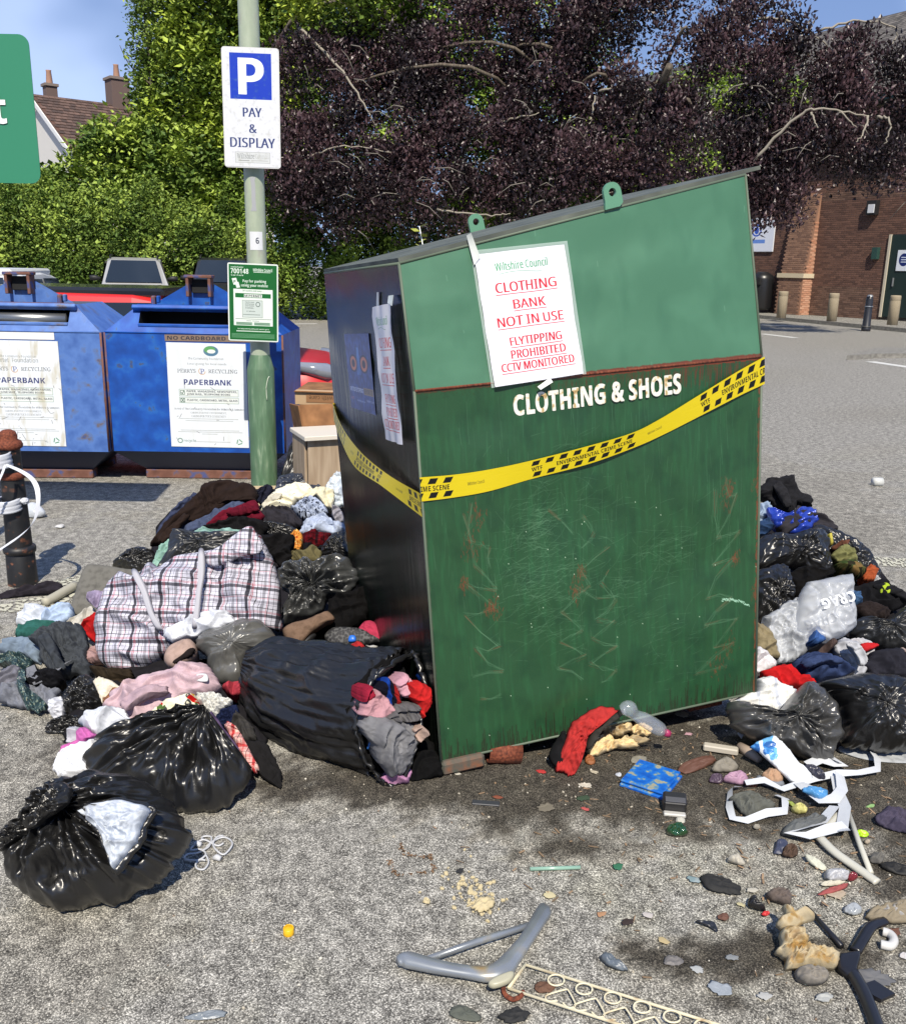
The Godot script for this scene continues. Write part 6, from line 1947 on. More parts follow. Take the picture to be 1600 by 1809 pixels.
	bag(Vector3(-1.694, 0, -4.709), 50, 0, [-.119, .033, -.056, .109, .016, .136, .079, .114, .113, .064, .057, -.004, -.057, -.001], M.bag, {"up": 0.06}, "small black bag at the far left foot of the heap")
	rag("mint_garment", Vector3(-1.463, .05, -4.459), 50, 0, [-.063, .057, -.043, .165, .005, .21, .053, .196, .022, .097, -.033, .038], seen(170, 215, 200), {"up": 0.03}, "pale mint garment peeping out left of the black film")
	rag("mint_garment", Vector3(-1.229, .2, -4.415), 35, 0, [-.09, .122, -.038, .156, .035, .148, .17, .149, .165, .126, .014, .116], seen(170, 212, 205), {"up": 0.02}, "thin pale mint edge on top of the black film over the plaid bag")
	bag(Vector3(-1.212, .16, -4.152), 45, 0, [-.188, .024, -.15, .148, -.147, .253, -.038, .242, .09, .248, .245, .246, .27, .215, .15, .126, -.014, .089, -.131, .034], M.bag_dull, {"up": 0.06, "cr": 0.006, "cf": 14.0, "fold": 0.02}, "black plastic film bulging out of the plaid bag's open top")
	# ---- plaid laundry bag
	var pl := textile(plaid(Color(0.74, 0.74, 0.79), Color(0.09, 0.09, 0.12), Color(0.62, 0.2, 0.24)), 9.0, {"roughness": 0.5, "normal_enabled": false})
	var pb := lump("laundry_bag", Vector3(-1.26, 0, -3.416), 62, 0, [-.153, .074, -.169, .159, -.174, .23, -.148, .332, -.124, .383, -.091, .413, -.06, .392, -.018, .407, .029, .452, .06, .431, .128, .48, .236, .501, .343, .525, .441, .588, .48, .55, .525, .484, .555, .396, .575, .273, .577, .187, .526, .183, .371, .141, .176, .091, .082, .033, 0, -.001, -.086, .016], {"up": 0.15, "dn": 0.14, "fold": 0.045, "ff": 5.5, "an": 3.0, "fa": 62.0, "cr": 0.012, "cf": 9.0, "e": 3.4, "q": 0.5, "jag": 0.02, "na": 140, "nr": 36, "seed": 4.0}, pl, "big white, grey and pink plaid laundry bag stuffed full, lying on the left heap", "laundry bag")
	lump("flap", Vector3(-1.26, 0, -3.416), 62, 0, [.268, .457, .344, .51, .441, .588, .48, .554, .51, .491, .421, .46, .322, .421], {"up": 0.03, "dn": 0.03, "lift": 0.13, "fold": 0.012, "fa": 30.0, "seed": 8.0, "na": 50}, pl, "", "", "", pb).transform = Transform3D()
	for q in [[0, Vector3(-1.26, 0, -3.416), 62, 0, [.007, .389, .027, .397, .068, .336, .101, .257, .124, .2, .152, .165, .131, .161, .098, .207, .071, .264, .044, .328]], [1, Vector3(-1.26, 0, -3.416), 62, 0, [.263, .479, .285, .479, .296, .399, .29, .311, .288, .225, .283, .175, .262, .174, .267, .239, .268, .318, .274, .398]]]:
		lump("handle", q[1], q[2], q[3], q[4], {"up": 0.012, "dn": 0.01, "lift": 0.17, "na": 40, "nr": 5, "jag": 0.0, "e": 6.0}, mat(seen(196, 196, 206), 0.6), "", "", "", pb).transform = Transform3D()
	# ---- left fringe on the tarmac
	rag("dark_scarf", Vector3(-2.024, 0, -4.252), 25, 0, [-.203, .002, -.152, .032, -.091, .064, .002, .096, .061, .109, .114, .077, .119, .047, .044, .038, -.044, .021, -.108, -.003, -.161, -.026], seen(52, 48, 56), {"up": 0.025, "dn": 0.02, "fold": 0.015, "ff": 12.0, "fa": 100.0, "jag": 0.1}, "dark twisted scarf lying on the ground at the iron bollard's foot")
	var tube_o := rod("plastic_tube", curve([Vector3(-1.931, 0, -4.149) + Vector3(0, 0.02, 0), Vector3(-1.904, 0, -4.235) + Vector3(0, 0.025, 0), Vector3(-1.874, 0, -4.377) + Vector3(0, 0.03, 0)], 8), [0.022], mat(seen(200, 195, 175), 0.6), null, 12)
	tag(tube_o, "short beige tube lying left of the grey cushion", "tube")
	rag("cushion", Vector3(-1.704, 0, -3.989), 50, 0, [-.045, .029, -.043, .12, -.028, .235, -.009, .269, .041, .272, .16, .256, .238, .24, .208, .169, .13, .141, .098, .088, .084, .027, .022, .011], seen(130, 128, 122), {"up": 0.03, "fold": 0.0, "lay": 0.0, "sharp": 0.2, "cr": 0.0, "e": 6.0, "jag": 0.01, "q": 0.4}, "flat mid grey foam cushion leaning on the heap left of the plaid bag", "cushion")
	rag("lilac_cloth", Vector3(-1.539, .05, -3.766), 50, 0, [-.062, .129, -.06, .158, -.036, .176, .001, .17, .014, .114, -.017, .095], seen(186, 172, 206), {"up": 0.03}, "small lilac cloth between the grey cushion and the plaid bag")
	rag("white_towel", Vector3(-1.872, 0, -3.873), 35, 0, [-.069, .017, -.083, .074, -.049, .108, -.002, .126, .048, .091, .056, .025, -.002, .007], seen(222, 228, 238, 0.82), {"up": 0.04}, "white towel at the left end of the pale clothes")
	rag("pale_blue_shirt", Vector3(-1.747, 0, -3.858), 35, 0, [-.086, .036, -.089, .107, -.038, .132, .02, .141, .05, .077, .008, .026, -.045, .02], seen(188, 208, 236, 0.8), {"up": 0.045}, "pale blue shirt between the white towel and the grey cushion")
	rag("cream_vest", Vector3(-1.636, .01, -3.818), 35, 0, [-.088, .021, -.06, .073, -.018, .093, .018, .14, .05, .099, .024, .056, -.013, .018], seen(222, 218, 208), {"up": 0.03}, "off-white vest above the dark grey fleece blanket")
	rag("red_jumper", Vector3(-1.504, .03, -3.62), 50, 0, [-.063, .08, -.049, .104, -.038, .125, -.005, .15, .025, .008, -.004, .023, -.04, .053], seen(205, 34, 34), {"up": 0.04}, "bright red jumper squeezed out at the plaid bag's left edge")
	rag("rolled_towel", Vector3(-1.788, 0, -3.735), 30, 0, [-.09, .017, -.094, .055, -.05, .082, .031, .095, .077, .084, .046, .049, -.003, .009, -.056, .006], seen(58, 116, 108), {"up": 0.06, "fold": 0.012, "fa": 85.0, "ff": 14.0}, "rolled teal green towel on the left edge of the heap", "towel")
	rag("fleece_blanket", Vector3(-1.484, 0, -3.325), 38, 0, [-.204, .192, -.168, .229, -.117, .251, -.048, .262, .001, .245, .034, .181, .039, .125, .088, .048, .073, .013, .013, .031, -.021, 0, -.072, .037, -.131, .098, -.155, .153], seen(80, 85, 92), {"up": 0.08, "fold": 0.03, "cr": 0.014, "cf": 30.0, "na": 110, "nr": 30}, "dark grey fluffy blanket in folds left of the plaid bag", "blanket")
	rag("denim_shirt", Vector3(-1.733, 0, -3.479), 38, 0, [-.127, .062, -.106, .112, -.038, .128, .032, .115, .064, .066, .075, .002, .012, .032, -.065, .049], seen(142, 160, 180), {"up": 0.05}, "faded blue shirt at the left edge below the teal towel")
	var glit := mat(Color(1, 1, 1), 0.5, {"albedo_texture": printed(Color(0.16, 0.24, 0.26), [Color(0.4, 0.5, 0.48), Color(0.08, 0.14, 0.16), Color(0.55, 0.58, 0.5)], 1500, 2.5), "uv1_scale": Vector3.ONE * 5.0, "metallic": 0.2})
	rag("sequin_blouse", Vector3(-1.681, 0, -3.332), 38, 0, [-.121, .098, -.07, .118, -.013, .115, .034, .086, .029, .031, -.002, .011, -.027, .057, -.08, .079, -.112, .071], Color.WHITE, {"up": 0.045, "cr": 0.01}, "dark teal sequinned sleeve curling over the grey top", "clothing", glit)
	rag("grey_jumper", Vector3(-1.665, 0, -3.224), 35, 0, [-.061, .021, -.064, .083, -.037, .115, .011, .104, .027, .039, -.001, .004, -.038, .014], seen(140, 140, 152), {"up": 0.05}, "pale mauve grey top inside the curl of the sequinned sleeve")
	rag("silver_grey_cardigan", Vector3(-1.523, 0, -3.071), 32, 0, [-.132, .045, -.14, .106, -.087, .126, -.055, .169, .012, .147, .08, .095, .074, .009, .016, .011, -.052, .021], seen(142, 146, 158), {"up": 0.055, "cr": 0.012, "cf": 28.0}, "silver grey cardigan at the lower left edge of the heap")
	rag("sequin_skirt", Vector3(-1.486, 0, -3.045), 32, 0, [-.107, .12, -.109, .17, -.088, .18, -.073, .121, -.034, .077, .037, .034, .018, .004, -.036, .021], Color.WHITE, {"up": 0.045, "lift": 0.02}, "dark green glittery trim across the silver grey cardigan", "clothing", glit)
	bag(Vector3(-1.323, 0, -3.052), 50, 0, [-.083, .018, -.083, .083, -.051, .133, -.009, .153, .036, .121, .071, .053, .061, .017, .006, .003, -.046, .006], M.bag, {"up": 0.07, "cr": 0.016, "cf": 16.0}, "small torn black carrier bag at the left edge below the grey blanket")
	rag("black_strap_bag", Vector3(-1.489, .02, -3.146), 45, 0, [-.075, .045, -.066, .083, -.011, .103, .033, .101, .054, .066, .026, .028, -.028, .034], seen(26, 26, 30), {"up": 0.05, "lift": 0.03, "cr": 0.014}, "black strappy handbag lying on the silver grey cardigan", "handbag")
	for l in [[Vector3(-1.599, 0, -3.273), Vector3(-1.544, 0, -3.184), Vector3(-1.506, 0, -3.128)], [Vector3(-1.488, 0, -3.187), Vector3(-1.485, 0, -3.278), Vector3(-1.474, 0, -3.325)]]:
		var e := []
		for v in l:
			e.append([v + Vector3(-0.014, 0.09, 0.01), v + Vector3(0.014, 0.1, 0.0)])
		tag(put("grey_strap", strip_mesh(e, 0.002, 12), cloth(seen(150, 152, 158)), null), "grey webbing strap lying " + ("left" if l[0].x < -1.5 else "right") + " across the strappy black handbag", "strap")
	rag("white_paper", Vector3(-1.396, .01, -3.016), 50, 0, [-.035, .025, -.042, .066, -.006, .08, .018, .051, .02, .01, -.013, 0], seen(222, 224, 232, 0.8), {"up": 0.04, "cr": 0.01}, "crumpled white paper spilling from the small torn black carrier bag", "paper")
	bag(Vector3(-1.333, 0, -2.92), 40, 0, [-.069, .008, -.066, .039, -.01, .065, .049, .065, .066, .034, .016, .01, -.038, .002], M.bag, {"up": 0.04, "cr": 0.012}, "knotted end of black plastic bag on the tarmac at far left")
	rag("brown_bag", Vector3(-1.267, .03, -3.224), 45, 0, [-.111, .083, -.063, .076, .046, .075, .067, .036, .026, .004, -.067, .034], seen(58, 48, 36), {"up": 0.05}, "dark brown leather handbag under the plaid bag's bottom edge", "handbag")
	rag("pink_scrap", Vector3(-1.417, .03, -3.41), 50, 0, [-.038, .035, -.026, .083, .002, .089, .021, .022, -.013, .014], seen(196, 160, 158), {"up": 0.03}, "dusty pink scrap at the plaid bag's lower left corner")
	rag("cream_paper_cup", Vector3(-1.219, .05, -3.04), 50, 0, [-.07, .086, -.051, .107, -.003, .092, .033, .066, -.001, .045, -.024, .009, -.047, .051], seen(236, 226, 206, 0.85), {"up": 0.03, "fold": 0.01}, "torn cream card lying left of the pink blanket", "card")
	rag("tan_card", Vector3(-1.189, .06, -2.994), 50, 0, [-.039, .028, -.014, .081, .021, .08, -.002, .051, -.02, .013], seen(190, 140, 108), {"up": 0.02}, "tan inside of a torn card beside the pink blanket", "card")
	rag("white_sheet", Vector3(-.98, .1, -3.341), 48, 0, [-.134, .088, -.101, .121, -.023, .16, .051, .189, .108, .178, .141, .145, .095, .114, .008, .087, -.091, .056], seen(228, 232, 242, 0.85), {"up": 0.05, "lift": 0.05}, "bright white cloth along the plaid bag's lower edge")
	bag(Vector3(-.814, .04, -3.239), 50, 0, [-.165, .153, -.148, .207, -.075, .23, .004, .266, .07, .262, .131, .205, .144, .142, .06, .126, .031, .083, .032, .014, -.048, .006, -.093, .046, -.118, .108], M.bag_smoke, {"up": 0.12, "rad": 0.005, "fold": 0.014}, "grey see-through bag of clothes between the plaid bag and the open black sack")
	var slip := rag("slipper", Vector3(-1.026, .08, -3.237), 48, 0, [-.056, .048, -.053, .1, -.007, .135, .035, .139, .058, .099, .042, .06, -.01, .024], seen(206, 178, 166), {"lay": 0.0, "sharp": 0.0, "up": 0.06, "fold": 0.004, "cr": 0.0, "jag": 0.01}, "dusty pink slipper beside the grey see-through bag", "slipper")
	attach(rag("slipper_opening", Vector3(-1.013, .08, -3.238), 48, 0, [-.038, .048, -.024, .069, .007, .087, .041, .097, .037, .07, .006, .049, -.019, .034], seen(40, 34, 34), {"lay": 0.0, "sharp": 0.0, "up": 0.012, "lift": 0.046, "fold": 0.0, "cr": 0.0}, "dark mouth of the dusty pink slipper", "slipper"), slip, "opening")
	var pinkb := rag("pink_blanket", Vector3(-1.022, .05, -2.902), 36, 0, [-.177, .067, -.163, .119, -.122, .154, -.079, .185, .004, .213, .095, .236, .153, .233, .182, .196, .221, .153, .174, .117, .065, .099, .013, .054, -.039, .009, -.087, .008, -.115, .048], seen(212, 184, 192, 0.8), {"up": 0.07, "fold": 0.034, "ff": 5.0, "fa": 30.0, "an": 4.0, "na": 120, "nr": 32}, "pale pink blanket in soft folds in the middle of the left heap", "blanket")
	var tagm := mat(seen(235, 235, 238), 0.5)
	attach(rag("care_label", Vector3(-.858, .16, -2.971), 45, 0, [-.022, .022, -.024, .046, .01, .046, .016, .02], Color.WHITE, {"lay": 0.0, "sharp": 0.0, "up": 0.006, "dn": 0.004, "fold": 0.0, "cr": 0.0, "jag": 0.0, "lift": 0.02}, "small white care label on the pale pink blanket", "label", tagm), pinkb, "care_label")
	var floral := textile(printed(Color(0.86, 0.84, 0.74), [Color(0.72, 0.08, 0.06), Color(0.85, 0.62, 0.1), Color(0.3, 0.4, 0.2), Color(0.86, 0.84, 0.74), Color(0.25, 0.25, 0.25)], 60, 13.0), 4.0)
	rag("floral_dress", Vector3(-.897, .08, -2.813), 40, 0, [-.103, .058, -.088, .087, -.022, .121, .032, .123, .062, .07, .091, .005, .034, .007, -.002, .011, -.056, .043], Color.WHITE, {"up": 0.055, "fold": 0.026}, "cream dress with red and yellow flowers below the pink blanket", "clothing", floral)
	rag("lace_cloth", Vector3(-.804, .07, -2.886), 42, 0, [-.074, .072, -.065, .101, -.005, .11, .052, .078, .017, .05, .012, .022, -.039, .015], seen(226, 226, 222, 0.82), {"up": 0.045, "cr": 0.02, "cf": 40.0, "jag": 0.14}, "white frilly lace right of the flowered dress")
	rag("navy_sock", Vector3(-.753, .05, -2.875), 42, 0, [-.049, .034, -.035, .069, .017, .091, .033, .058, .01, .016, -.025, .007], seen(32, 42, 78), {"up": 0.045, "cr": 0.012, "cf": 40.0}, "dark navy knitted bundle between the lace and the open black sack")
	rag("red_pink_scraps", Vector3(-.789, .08, -3.054), 42, 0, [-.033, .04, -.015, .061, .036, .069, .043, .021, .004, .014], seen(196, 70, 84), {"up": 0.03}, "red and pink scraps left of the open black sack's closed end")
	rag("purple_dress", Vector3(-.719, .04, -2.68), 40, 0, [-.098, .158, -.055, .157, -.003, .096, .051, .035, .04, .01, -.023, .052, -.071, .107], seen(104, 86, 122), {"up": 0.035, "lift": 0.03}, "purple garment sliding down between the flowered dress and the tartan scarf")
	rag("grey_fabric", Vector3(-.689, .03, -2.806), 40, 0, [-.052, .057, -.041, .127, .027, .069, .045, .023, -.008, .011], seen(74, 72, 70), {"up": 0.03}, "dark grey fabric under the navy bundle")
	var pink_tart := textile(plaid(Color(0.8, 0.6, 0.58), Color(0.62, 0.1, 0.12), Color(0.85, 0.8, 0.75)), 12.0)
	rag("tartan_scarf", Vector3(-.623, .01, -2.639), 35, 0, [-.11, .164, -.102, .186, -.059, .15, -.013, .081, .025, .022, .014, .006, -.018, .037, -.064, .106], Color.WHITE, {"up": 0.035, "lift": 0.03, "fold": 0.01}, "pink and red tartan scarf hanging down before the open black sack", "scarf", pink_tart)
	rag("black_trousers", Vector3(-.566, 0, -2.588), 28, 0, [-.119, .178, -.035, .18, .012, .112, .041, .053, .044, .002, -.026, .051, -.086, .13], seen(36, 35, 36), {"up": 0.02, "dn": 0.03, "fold": 0.01, "cr": 0.003}, "black trouser leg in a point on the tarmac left of the open sack")
	rag("white_carrier", Vector3(-1.155, .03, -2.8), 42, 0, [-.092, .075, -.074, .108, -.004, .131, .051, .125, .082, .079, .015, .045, -.023, .022], seen(226, 230, 238, 0.82), {"up": 0.05}, "white pillowcase above the bright pink cloth at the heap's lower left", "clothing")
	rag("magenta_cloth", Vector3(-1.214, .01, -2.725), 40, 0, [-.06, .011, -.061, .049, -.015, .074, -.022, .107, .008, .117, .056, .083, .006, .062, -.034, .002], seen(226, 120, 196), {"up": 0.03}, "bright pink cloth at the lower left of the heap")
	rag("white_scrap", Vector3(-1.237, .03, -2.772), 40, 0, [-.033, .022, -.031, .07, .001, .072, .015, .037, -.007, .018], seen(224, 226, 234), {"up": 0.03}, "small white cloth above the bright pink cloth")
	rag("white_plastic_bag", Vector3(-1.176, 0, -2.614), 45, 0, [-.075, .033, -.073, .089, -.032, .12, .055, .141, .046, .086, .047, .012, -.03, .005], Color.WHITE, {"up": 0.05, "cr": 0.012}, "white plastic bag on the tarmac left of the middle black bag", "bag", M.bag_white)

	# ---- black bags in front
	bag(Vector3(-.841, 0, -2.447), 46, 0, [-.257, .098, -.264, .171, -.238, .228, -.195, .27, -.127, .278, -.091, .3, -.01, .269, .089, .257, .132, .218, .197, .181, .245, .135, .217, .063, .162, .022, .061, -.002, -.015, .021, -.126, .084, -.206, .094], M.bag, {"grow": 1.0, "up": 0.12, "rad": 0.03, "rn": 2.2, "fold": 0.02, "fa": 20.0, "na": 150, "nr": 40, "c": Vector2(0.1, 0.3)}, "middle full black bag lying behind the torn front bag")
	var fb := bag(Vector3(-.931, 0, -2.008), 48, 0, [-.205, .117, -.22, .166, -.197, .206, -.163, .272, -.105, .325, -.038, .333, -.002, .353, .1, .343, .176, .301, .235, .254, .265, .207, .267, .152, .242, .109, .207, .062, .137, .03, .055, .007, -.042, .001, -.122, .016, -.176, .064], M.bag, {"grow": 0.95, "up": 0.19, "dn": 0.1, "rad": 0.04, "rn": 2.4, "pinch": 0.06, "cr": 0.012, "fold": 0.016, "na": 170, "nr": 48, "e": 2.1, "c": Vector2(-0.045, 0.24)}, "tied black bag nearest the camera at left, torn open showing white contents")
	for q in [[0, Vector3(-.931, 0, -2.008), 48, 0, [-.094, .18, -.084, .201, -.066, .229, -.048, .262, -.023, .284, .004, .273, .005, .24, -.019, .216, -.049, .197, -.069, .174]], [1, Vector3(-.931, 0, -2.008), 48, 0, [-.092, .192, -.112, .196, -.155, .195, -.183, .167, -.197, .126, -.165, .131, -.129, .163, -.094, .178]]]:
		lump("knot_ear", q[1], q[2], q[3], q[4], {"up": 0.05, "dn": 0.03, "lift": 0.2 if q[0] == 0 else 0.13, "rad": 0.02, "fold": 0.012, "ff": 16.0, "fa": 130.0, "na": 60, "seed": 3.0 + q[0]}, M.bag, "", "", "", fb).transform = Transform3D()
	lump("torn_edge", Vector3(-.931, 0, -2.008), 48, 0, [.012, .219, .039, .243, .114, .258, .185, .246, .212, .227, .196, .188, .192, .151, .163, .11, .138, .076, .104, .122, .071, .172, .041, .194], {"up": 0.012, "dn": 0.05, "lift": 0.168, "cr": 0.008, "cf": 40.0, "na": 80, "e": 8.0, "jag": 0.05, "seed": 2.0}, M.bag, "", "", "", fb).transform = Transform3D()
	rag("white_contents", Vector3(-.931, 0, -2.008), 48, 0, [.022, .221, .049, .24, .12, .25, .183, .238, .2, .224, .184, .187, .18, .151, .153, .114, .136, .087, .11, .127, .082, .176, .049, .199], seen(212, 220, 232, 0.8), {"up": 0.05, "dn": 0.05, "lift": 0.172, "fold": 0.022, "ff": 14.0, "cr": 0.012, "cf": 26.0, "na": 90, "nr": 26, "jag": 0.03}, "white crumpled fabric showing through the tear in the front black bag")

	# ---- the open sack
	var up := Vector3(0.15, 1, 0)
	var sk := put("open_sack", sack_mesh([Vector3(-.756, .147, -3.12), Vector3(-.666, .129, -3.1), Vector3(-.51, .111, -3.02), Vector3(-.339, .111, -2.93), Vector3(-.177, .122, -2.85)], [0.03, 0.13, 0.18, 0.21, 0.215], [0.1, 0.165, 0.2, 0.22, 0.235], up, {"fold": 0.022, "cr": 0.0035, "na": 150, "nk": 64, "deep": 26}), M.bag)
	tag(sk, "big open black sack on its side spilling clothes against the clothing bank's corner", "bag", "bin bags dumped round the clothing bank")
	var lip := curve([Vector3(-.129, .355, -2.86), Vector3(-.187, .361, -2.76), Vector3(-.245, .333, -2.7), Vector3(-.28, .275, -2.67), Vector3(-.289, .195, -2.65), Vector3(-.268, .109, -2.64), Vector3(-.225, .039, -2.63), Vector3(-.187, .002, -2.63), Vector3(-.148, .025, -2.63), Vector3(-.113, .099, -2.64), Vector3(-.091, .183, -2.68), Vector3(-.082, .251, -2.74), Vector3(-.092, .309, -2.8), Vector3(-.113, .343, -2.85)], 110, true)
	lip.append(lip[0])
	var lr := []
	for k in lip.size():
		lr.append(0.009 + 0.006 * nz.get_noise_2d((k % 110) * 0.31, 4.0))
		lip[k] += Vector3(nz.get_noise_2d((k % 110) * 0.4, 8.0), nz.get_noise_2d((k % 110) * 0.4, 18.0), 0) * 0.008
	rod("rim", lip, lr, M.bag, sk, 8, 0.7)
	rod("drawstring", curve([Vector3(-.305, .217, -2.72), Vector3(-.28, .199, -2.68), Vector3(-.244, .171, -2.66), Vector3(-.245, .144, -2.66), Vector3(-.257, .109, -2.67)], 20), [0.004], mat(lin(0.04, 0.2, 0.6), 0.4), sk, 6)
	rod("drawstring", curve([Vector3(-.111, .259, -2.9), Vector3(-.1, .255, -2.88), Vector3(-.103, .234, -2.88)], 8), [0.006], mat(lin(0.04, 0.2, 0.6), 0.4), sk, 6)
	rag("dark_clothes", Vector3(-.189, .02, -2.625), 75, 28, [-.082, .233, -.042, .308, .034, .36, .109, .377, .134, .311, .142, .206, .096, .093, .041, .02, -.006, .007, -.054, .09], seen(20, 20, 22), {"up": 0.01, "dn": 0.1, "lift": -0.08}, "dark clothes deep inside the open black sack")  # black body added across the mouth to give the sack its dark inside
	rag("crimson_cloth", Vector3(-.189, .02, -2.625), 75, 28, [-.068, .272, -.058, .311, -.032, .317, -.019, .283, -.044, .266], seen(178, 40, 66), {"up": 0.05}, "crimson cloth ball at the left of the open sack's mouth")
	rag("striped_jumper", Vector3(-.189, .02, -2.625), 75, 28, [-.008, .299, .034, .327, .079, .261, .055, .229, .008, .245], Color.WHITE, {"up": 0.04}, "navy top with red and blue stripes inside the open sack", "clothing", textile(striped([Color(0.05, 0.05, 0.1), Color(0.05, 0.05, 0.1), Color(0.06, 0.2, 0.5), Color(0.05, 0.05, 0.1), Color(0.5, 0.1, 0.1), Color(0.05, 0.05, 0.1)]), 12.0, {"uv1_offset": Vector3(0.1, 0, 0)}))
	rag("pale_pink_sleeve", Vector3(-.189, .02, -2.625), 75, 28, [.051, .306, .09, .333, .113, .303, .098, .251, .069, .26], seen(226, 172, 186), {"up": 0.04}, "pale pink sleeve beside the red cloth in the sack's mouth")
	rag("red_tshirt", Vector3(-.189, .02, -2.625), 75, 28, [.088, .302, .127, .302, .159, .275, .155, .225, .121, .183, .11, .228, .089, .256], seen(222, 44, 44), {"up": 0.045, "fold": 0.012, "lift": 0.03}, "bright red t-shirt at the right of the open sack's mouth")
	rag("pink_knit", Vector3(-.189, .02, -2.625), 75, 28, [-.076, .232, -.061, .267, -.011, .297, .023, .263, .038, .224, .003, .201, -.04, .213], seen(216, 164, 172), {"up": 0.05}, "dusty pink knitted piece at the left of the sack's mouth")
	rag("white_sock", Vector3(-.189, .02, -2.625), 75, 28, [-.025, .209, .001, .247, .042, .227, .013, .199], seen(232, 226, 230), {"up": 0.045}, "white sock under the striped top in the sack's mouth")
	rag("grey_cuff", Vector3(-.189, .02, -2.625), 75, 28, [0, .201, .044, .244, .12, .234, .119, .189, .066, .178], seen(116, 114, 116), {"up": 0.055, "lift": 0.015, "fa": 20.0, "ff": 18.0}, "ribbed grey jacket cuff below the striped top")
	rag("grey_jacket", Vector3(-.189, .02, -2.625), 75, 28, [-.085, .198, -.052, .228, .023, .204, .091, .169, .101, .129, .076, .061, .032, .023, .002, .021, -.037, .075, -.046, .136], seen(140, 140, 144), {"up": 0.06, "fold": 0.018, "ff": 9.0, "lift": 0.02, "na": 100, "nr": 28}, "light grey jacket hanging out of the open sack's mouth")
	rag("beige_pad", Vector3(-.189, .02, -2.625), 75, 28, [.074, .162, .102, .173, .124, .15, .095, .115], seen(206, 178, 164), {"up": 0.03, "lift": 0.06}, "small beige pad on the light grey jacket's right")
	rag("lilac_pink_cloth", Vector3(-.166, 0, -2.637), 50, 0, [-.048, .019, -.008, .044, .033, .072, .054, .042, .039, .004, -.018, -.001], seen(216, 158, 200), {"up": 0.04}, "lilac pink cloth on the ground below the open sack's mouth")
	rag("black_cloth", Vector3(-.071, 0, -2.662), 35, 0, [-.06, -.001, -.04, .083, -.018, .171, .021, .124, .05, .059, .054, .02, -.006, 0], seen(17, 17, 18), {"up": 0.04}, "black cloth under the clothing bank's near corner")

	# ---- shoes and bags by the bank's black side
	bag(Vector3(-.572, .12, -3.654), 55, 0, [-.171, .227, -.157, .278, -.101, .287, -.062, .305, -.02, .289, .035, .317, .1, .318, .162, .259, .175, .192, .126, .145, .048, .119, .027, .065, -.05, .031, -.127, .002, -.142, .07, -.109, .132, -.16, .169], film(lin(0.045, 0.047, 0.048), 0.27), {"up": 0.12, "rad": 0.04, "rn": 2.6, "pinch": 0.05, "cr": 0.014, "c": Vector2(-0.02, 0.17), "na": 140, "nr": 38}, "dark grey tied bag with its knot facing the camera beside the bank's black side")
	rag("black_jumper", Vector3(-.423, .08, -3.517), 45, 0, [-.155, .021, -.129, .071, -.087, .165, -.09, .208, -.05, .243, .021, .253, .066, .289, .091, .211, .072, .134, .024, .091, -.066, .056], seen(18, 17, 18), {"up": 0.07}, "black jumper beside the bank above the dark shoe sole")
	var boot := rag("ankle_boot", Vector3(-.568, .08, -3.416), 55, 10, [-.092, .122, -.059, .146, .005, .16, .058, .181, .092, .189, .116, .155, .075, .132, .022, .101, -.017, .06, -.062, .041, -.083, .084], seen(142, 116, 98), {"lay": 0.0, "sharp": 0.0, "up": 0.055, "fold": 0.008, "cr": 0.003, "jag": 0.01, "fa": 60.0}, "brown suede ankle boot lying on its side below the tied grey bag", "boot")
	lump("sole", Vector3(-.568, .08, -3.416), 55, 10, [-.062, .039, -.017, .058, .021, .099, .04, .093, .001, .041, -.051, .025], {"up": 0.05, "dn": 0.04, "jag": 0.0, "na": 40}, M.black, "", "", "", boot).transform = Transform3D()
	var hexs := noise(FastNoiseLite.TYPE_CELLULAR, 0.06, 131)
	var shoe := rag("trainer", Vector3(-.399, .08, -3.443), 50, -8, [-.117, .073, -.095, .109, -.042, .12, .044, .115, .115, .079, .076, .057, -.021, .033, -.083, .037], Color.WHITE, {"lay": 0.0, "sharp": 0.0, "up": 0.045, "fold": 0.0, "cr": 0.0, "jag": 0.01, "e": 5.0}, "dark trainer lying with its patterned sole up above the open sack", "trainer", mat(Color(1, 1, 1), 0.7, {"albedo_texture": ramped(hexs, 256, [[0.0, Color(0.1, 0.1, 0.1)], [0.4, Color(0.16, 0.16, 0.17)], [0.6, Color(0.3, 0.3, 0.3)]]), "uv1_scale": Vector3.ONE * 6.0}))
	lump("tab", Vector3(-.399, .08, -3.443), 50, -8, [-.006, .05, -.006, .076, .017, .078, .022, .055], {"up": 0.012, "dn": 0.01, "lift": 0.045, "jag": 0.0, "na": 24, "nr": 5}, mat(lin(0.02, 0.14, 0.6), 0.4), "", "", "", shoe).transform = Transform3D()
	rag("pink_trainer", Vector3(-.319, .1, -3.475), 55, -20, [-.067, .068, -.052, .102, -.026, .116, .017, .098, .043, .042, .004, .032, -.042, .048], seen(206, 66, 96), {"lay": 0.0, "sharp": 0.0, "up": 0.05, "fold": 0.004, "jag": 0.01}, "bright pink shoe resting against the bank's black side", "shoe")
	rag("red_cloth", Vector3(-.357, .12, -3.336), 45, 0, [-.052, .036, -.033, .06, .004, .069, .03, .043, -.002, .023], seen(214, 56, 60), {"up": 0.03}, "small red cloth on the upper edge of the open sack")
	rag("white_cloth", Vector3(-.307, .12, -3.338), 45, 0, [-.026, .042, -.003, .056, .026, .051, .012, .038], seen(216, 216, 214), {"up": 0.02}, "small white cloth beside the red one on the open sack's upper edge")

	# ---- earphones
	var ep := root("earphones", Vector3(-.675, 0, -2.255))
	tag(ep, "white earphones with tangled cable on the tarmac right of the front bag", "earphones")
	var cm := mat(seen(226, 228, 232), 0.4)
	var at := ep.position
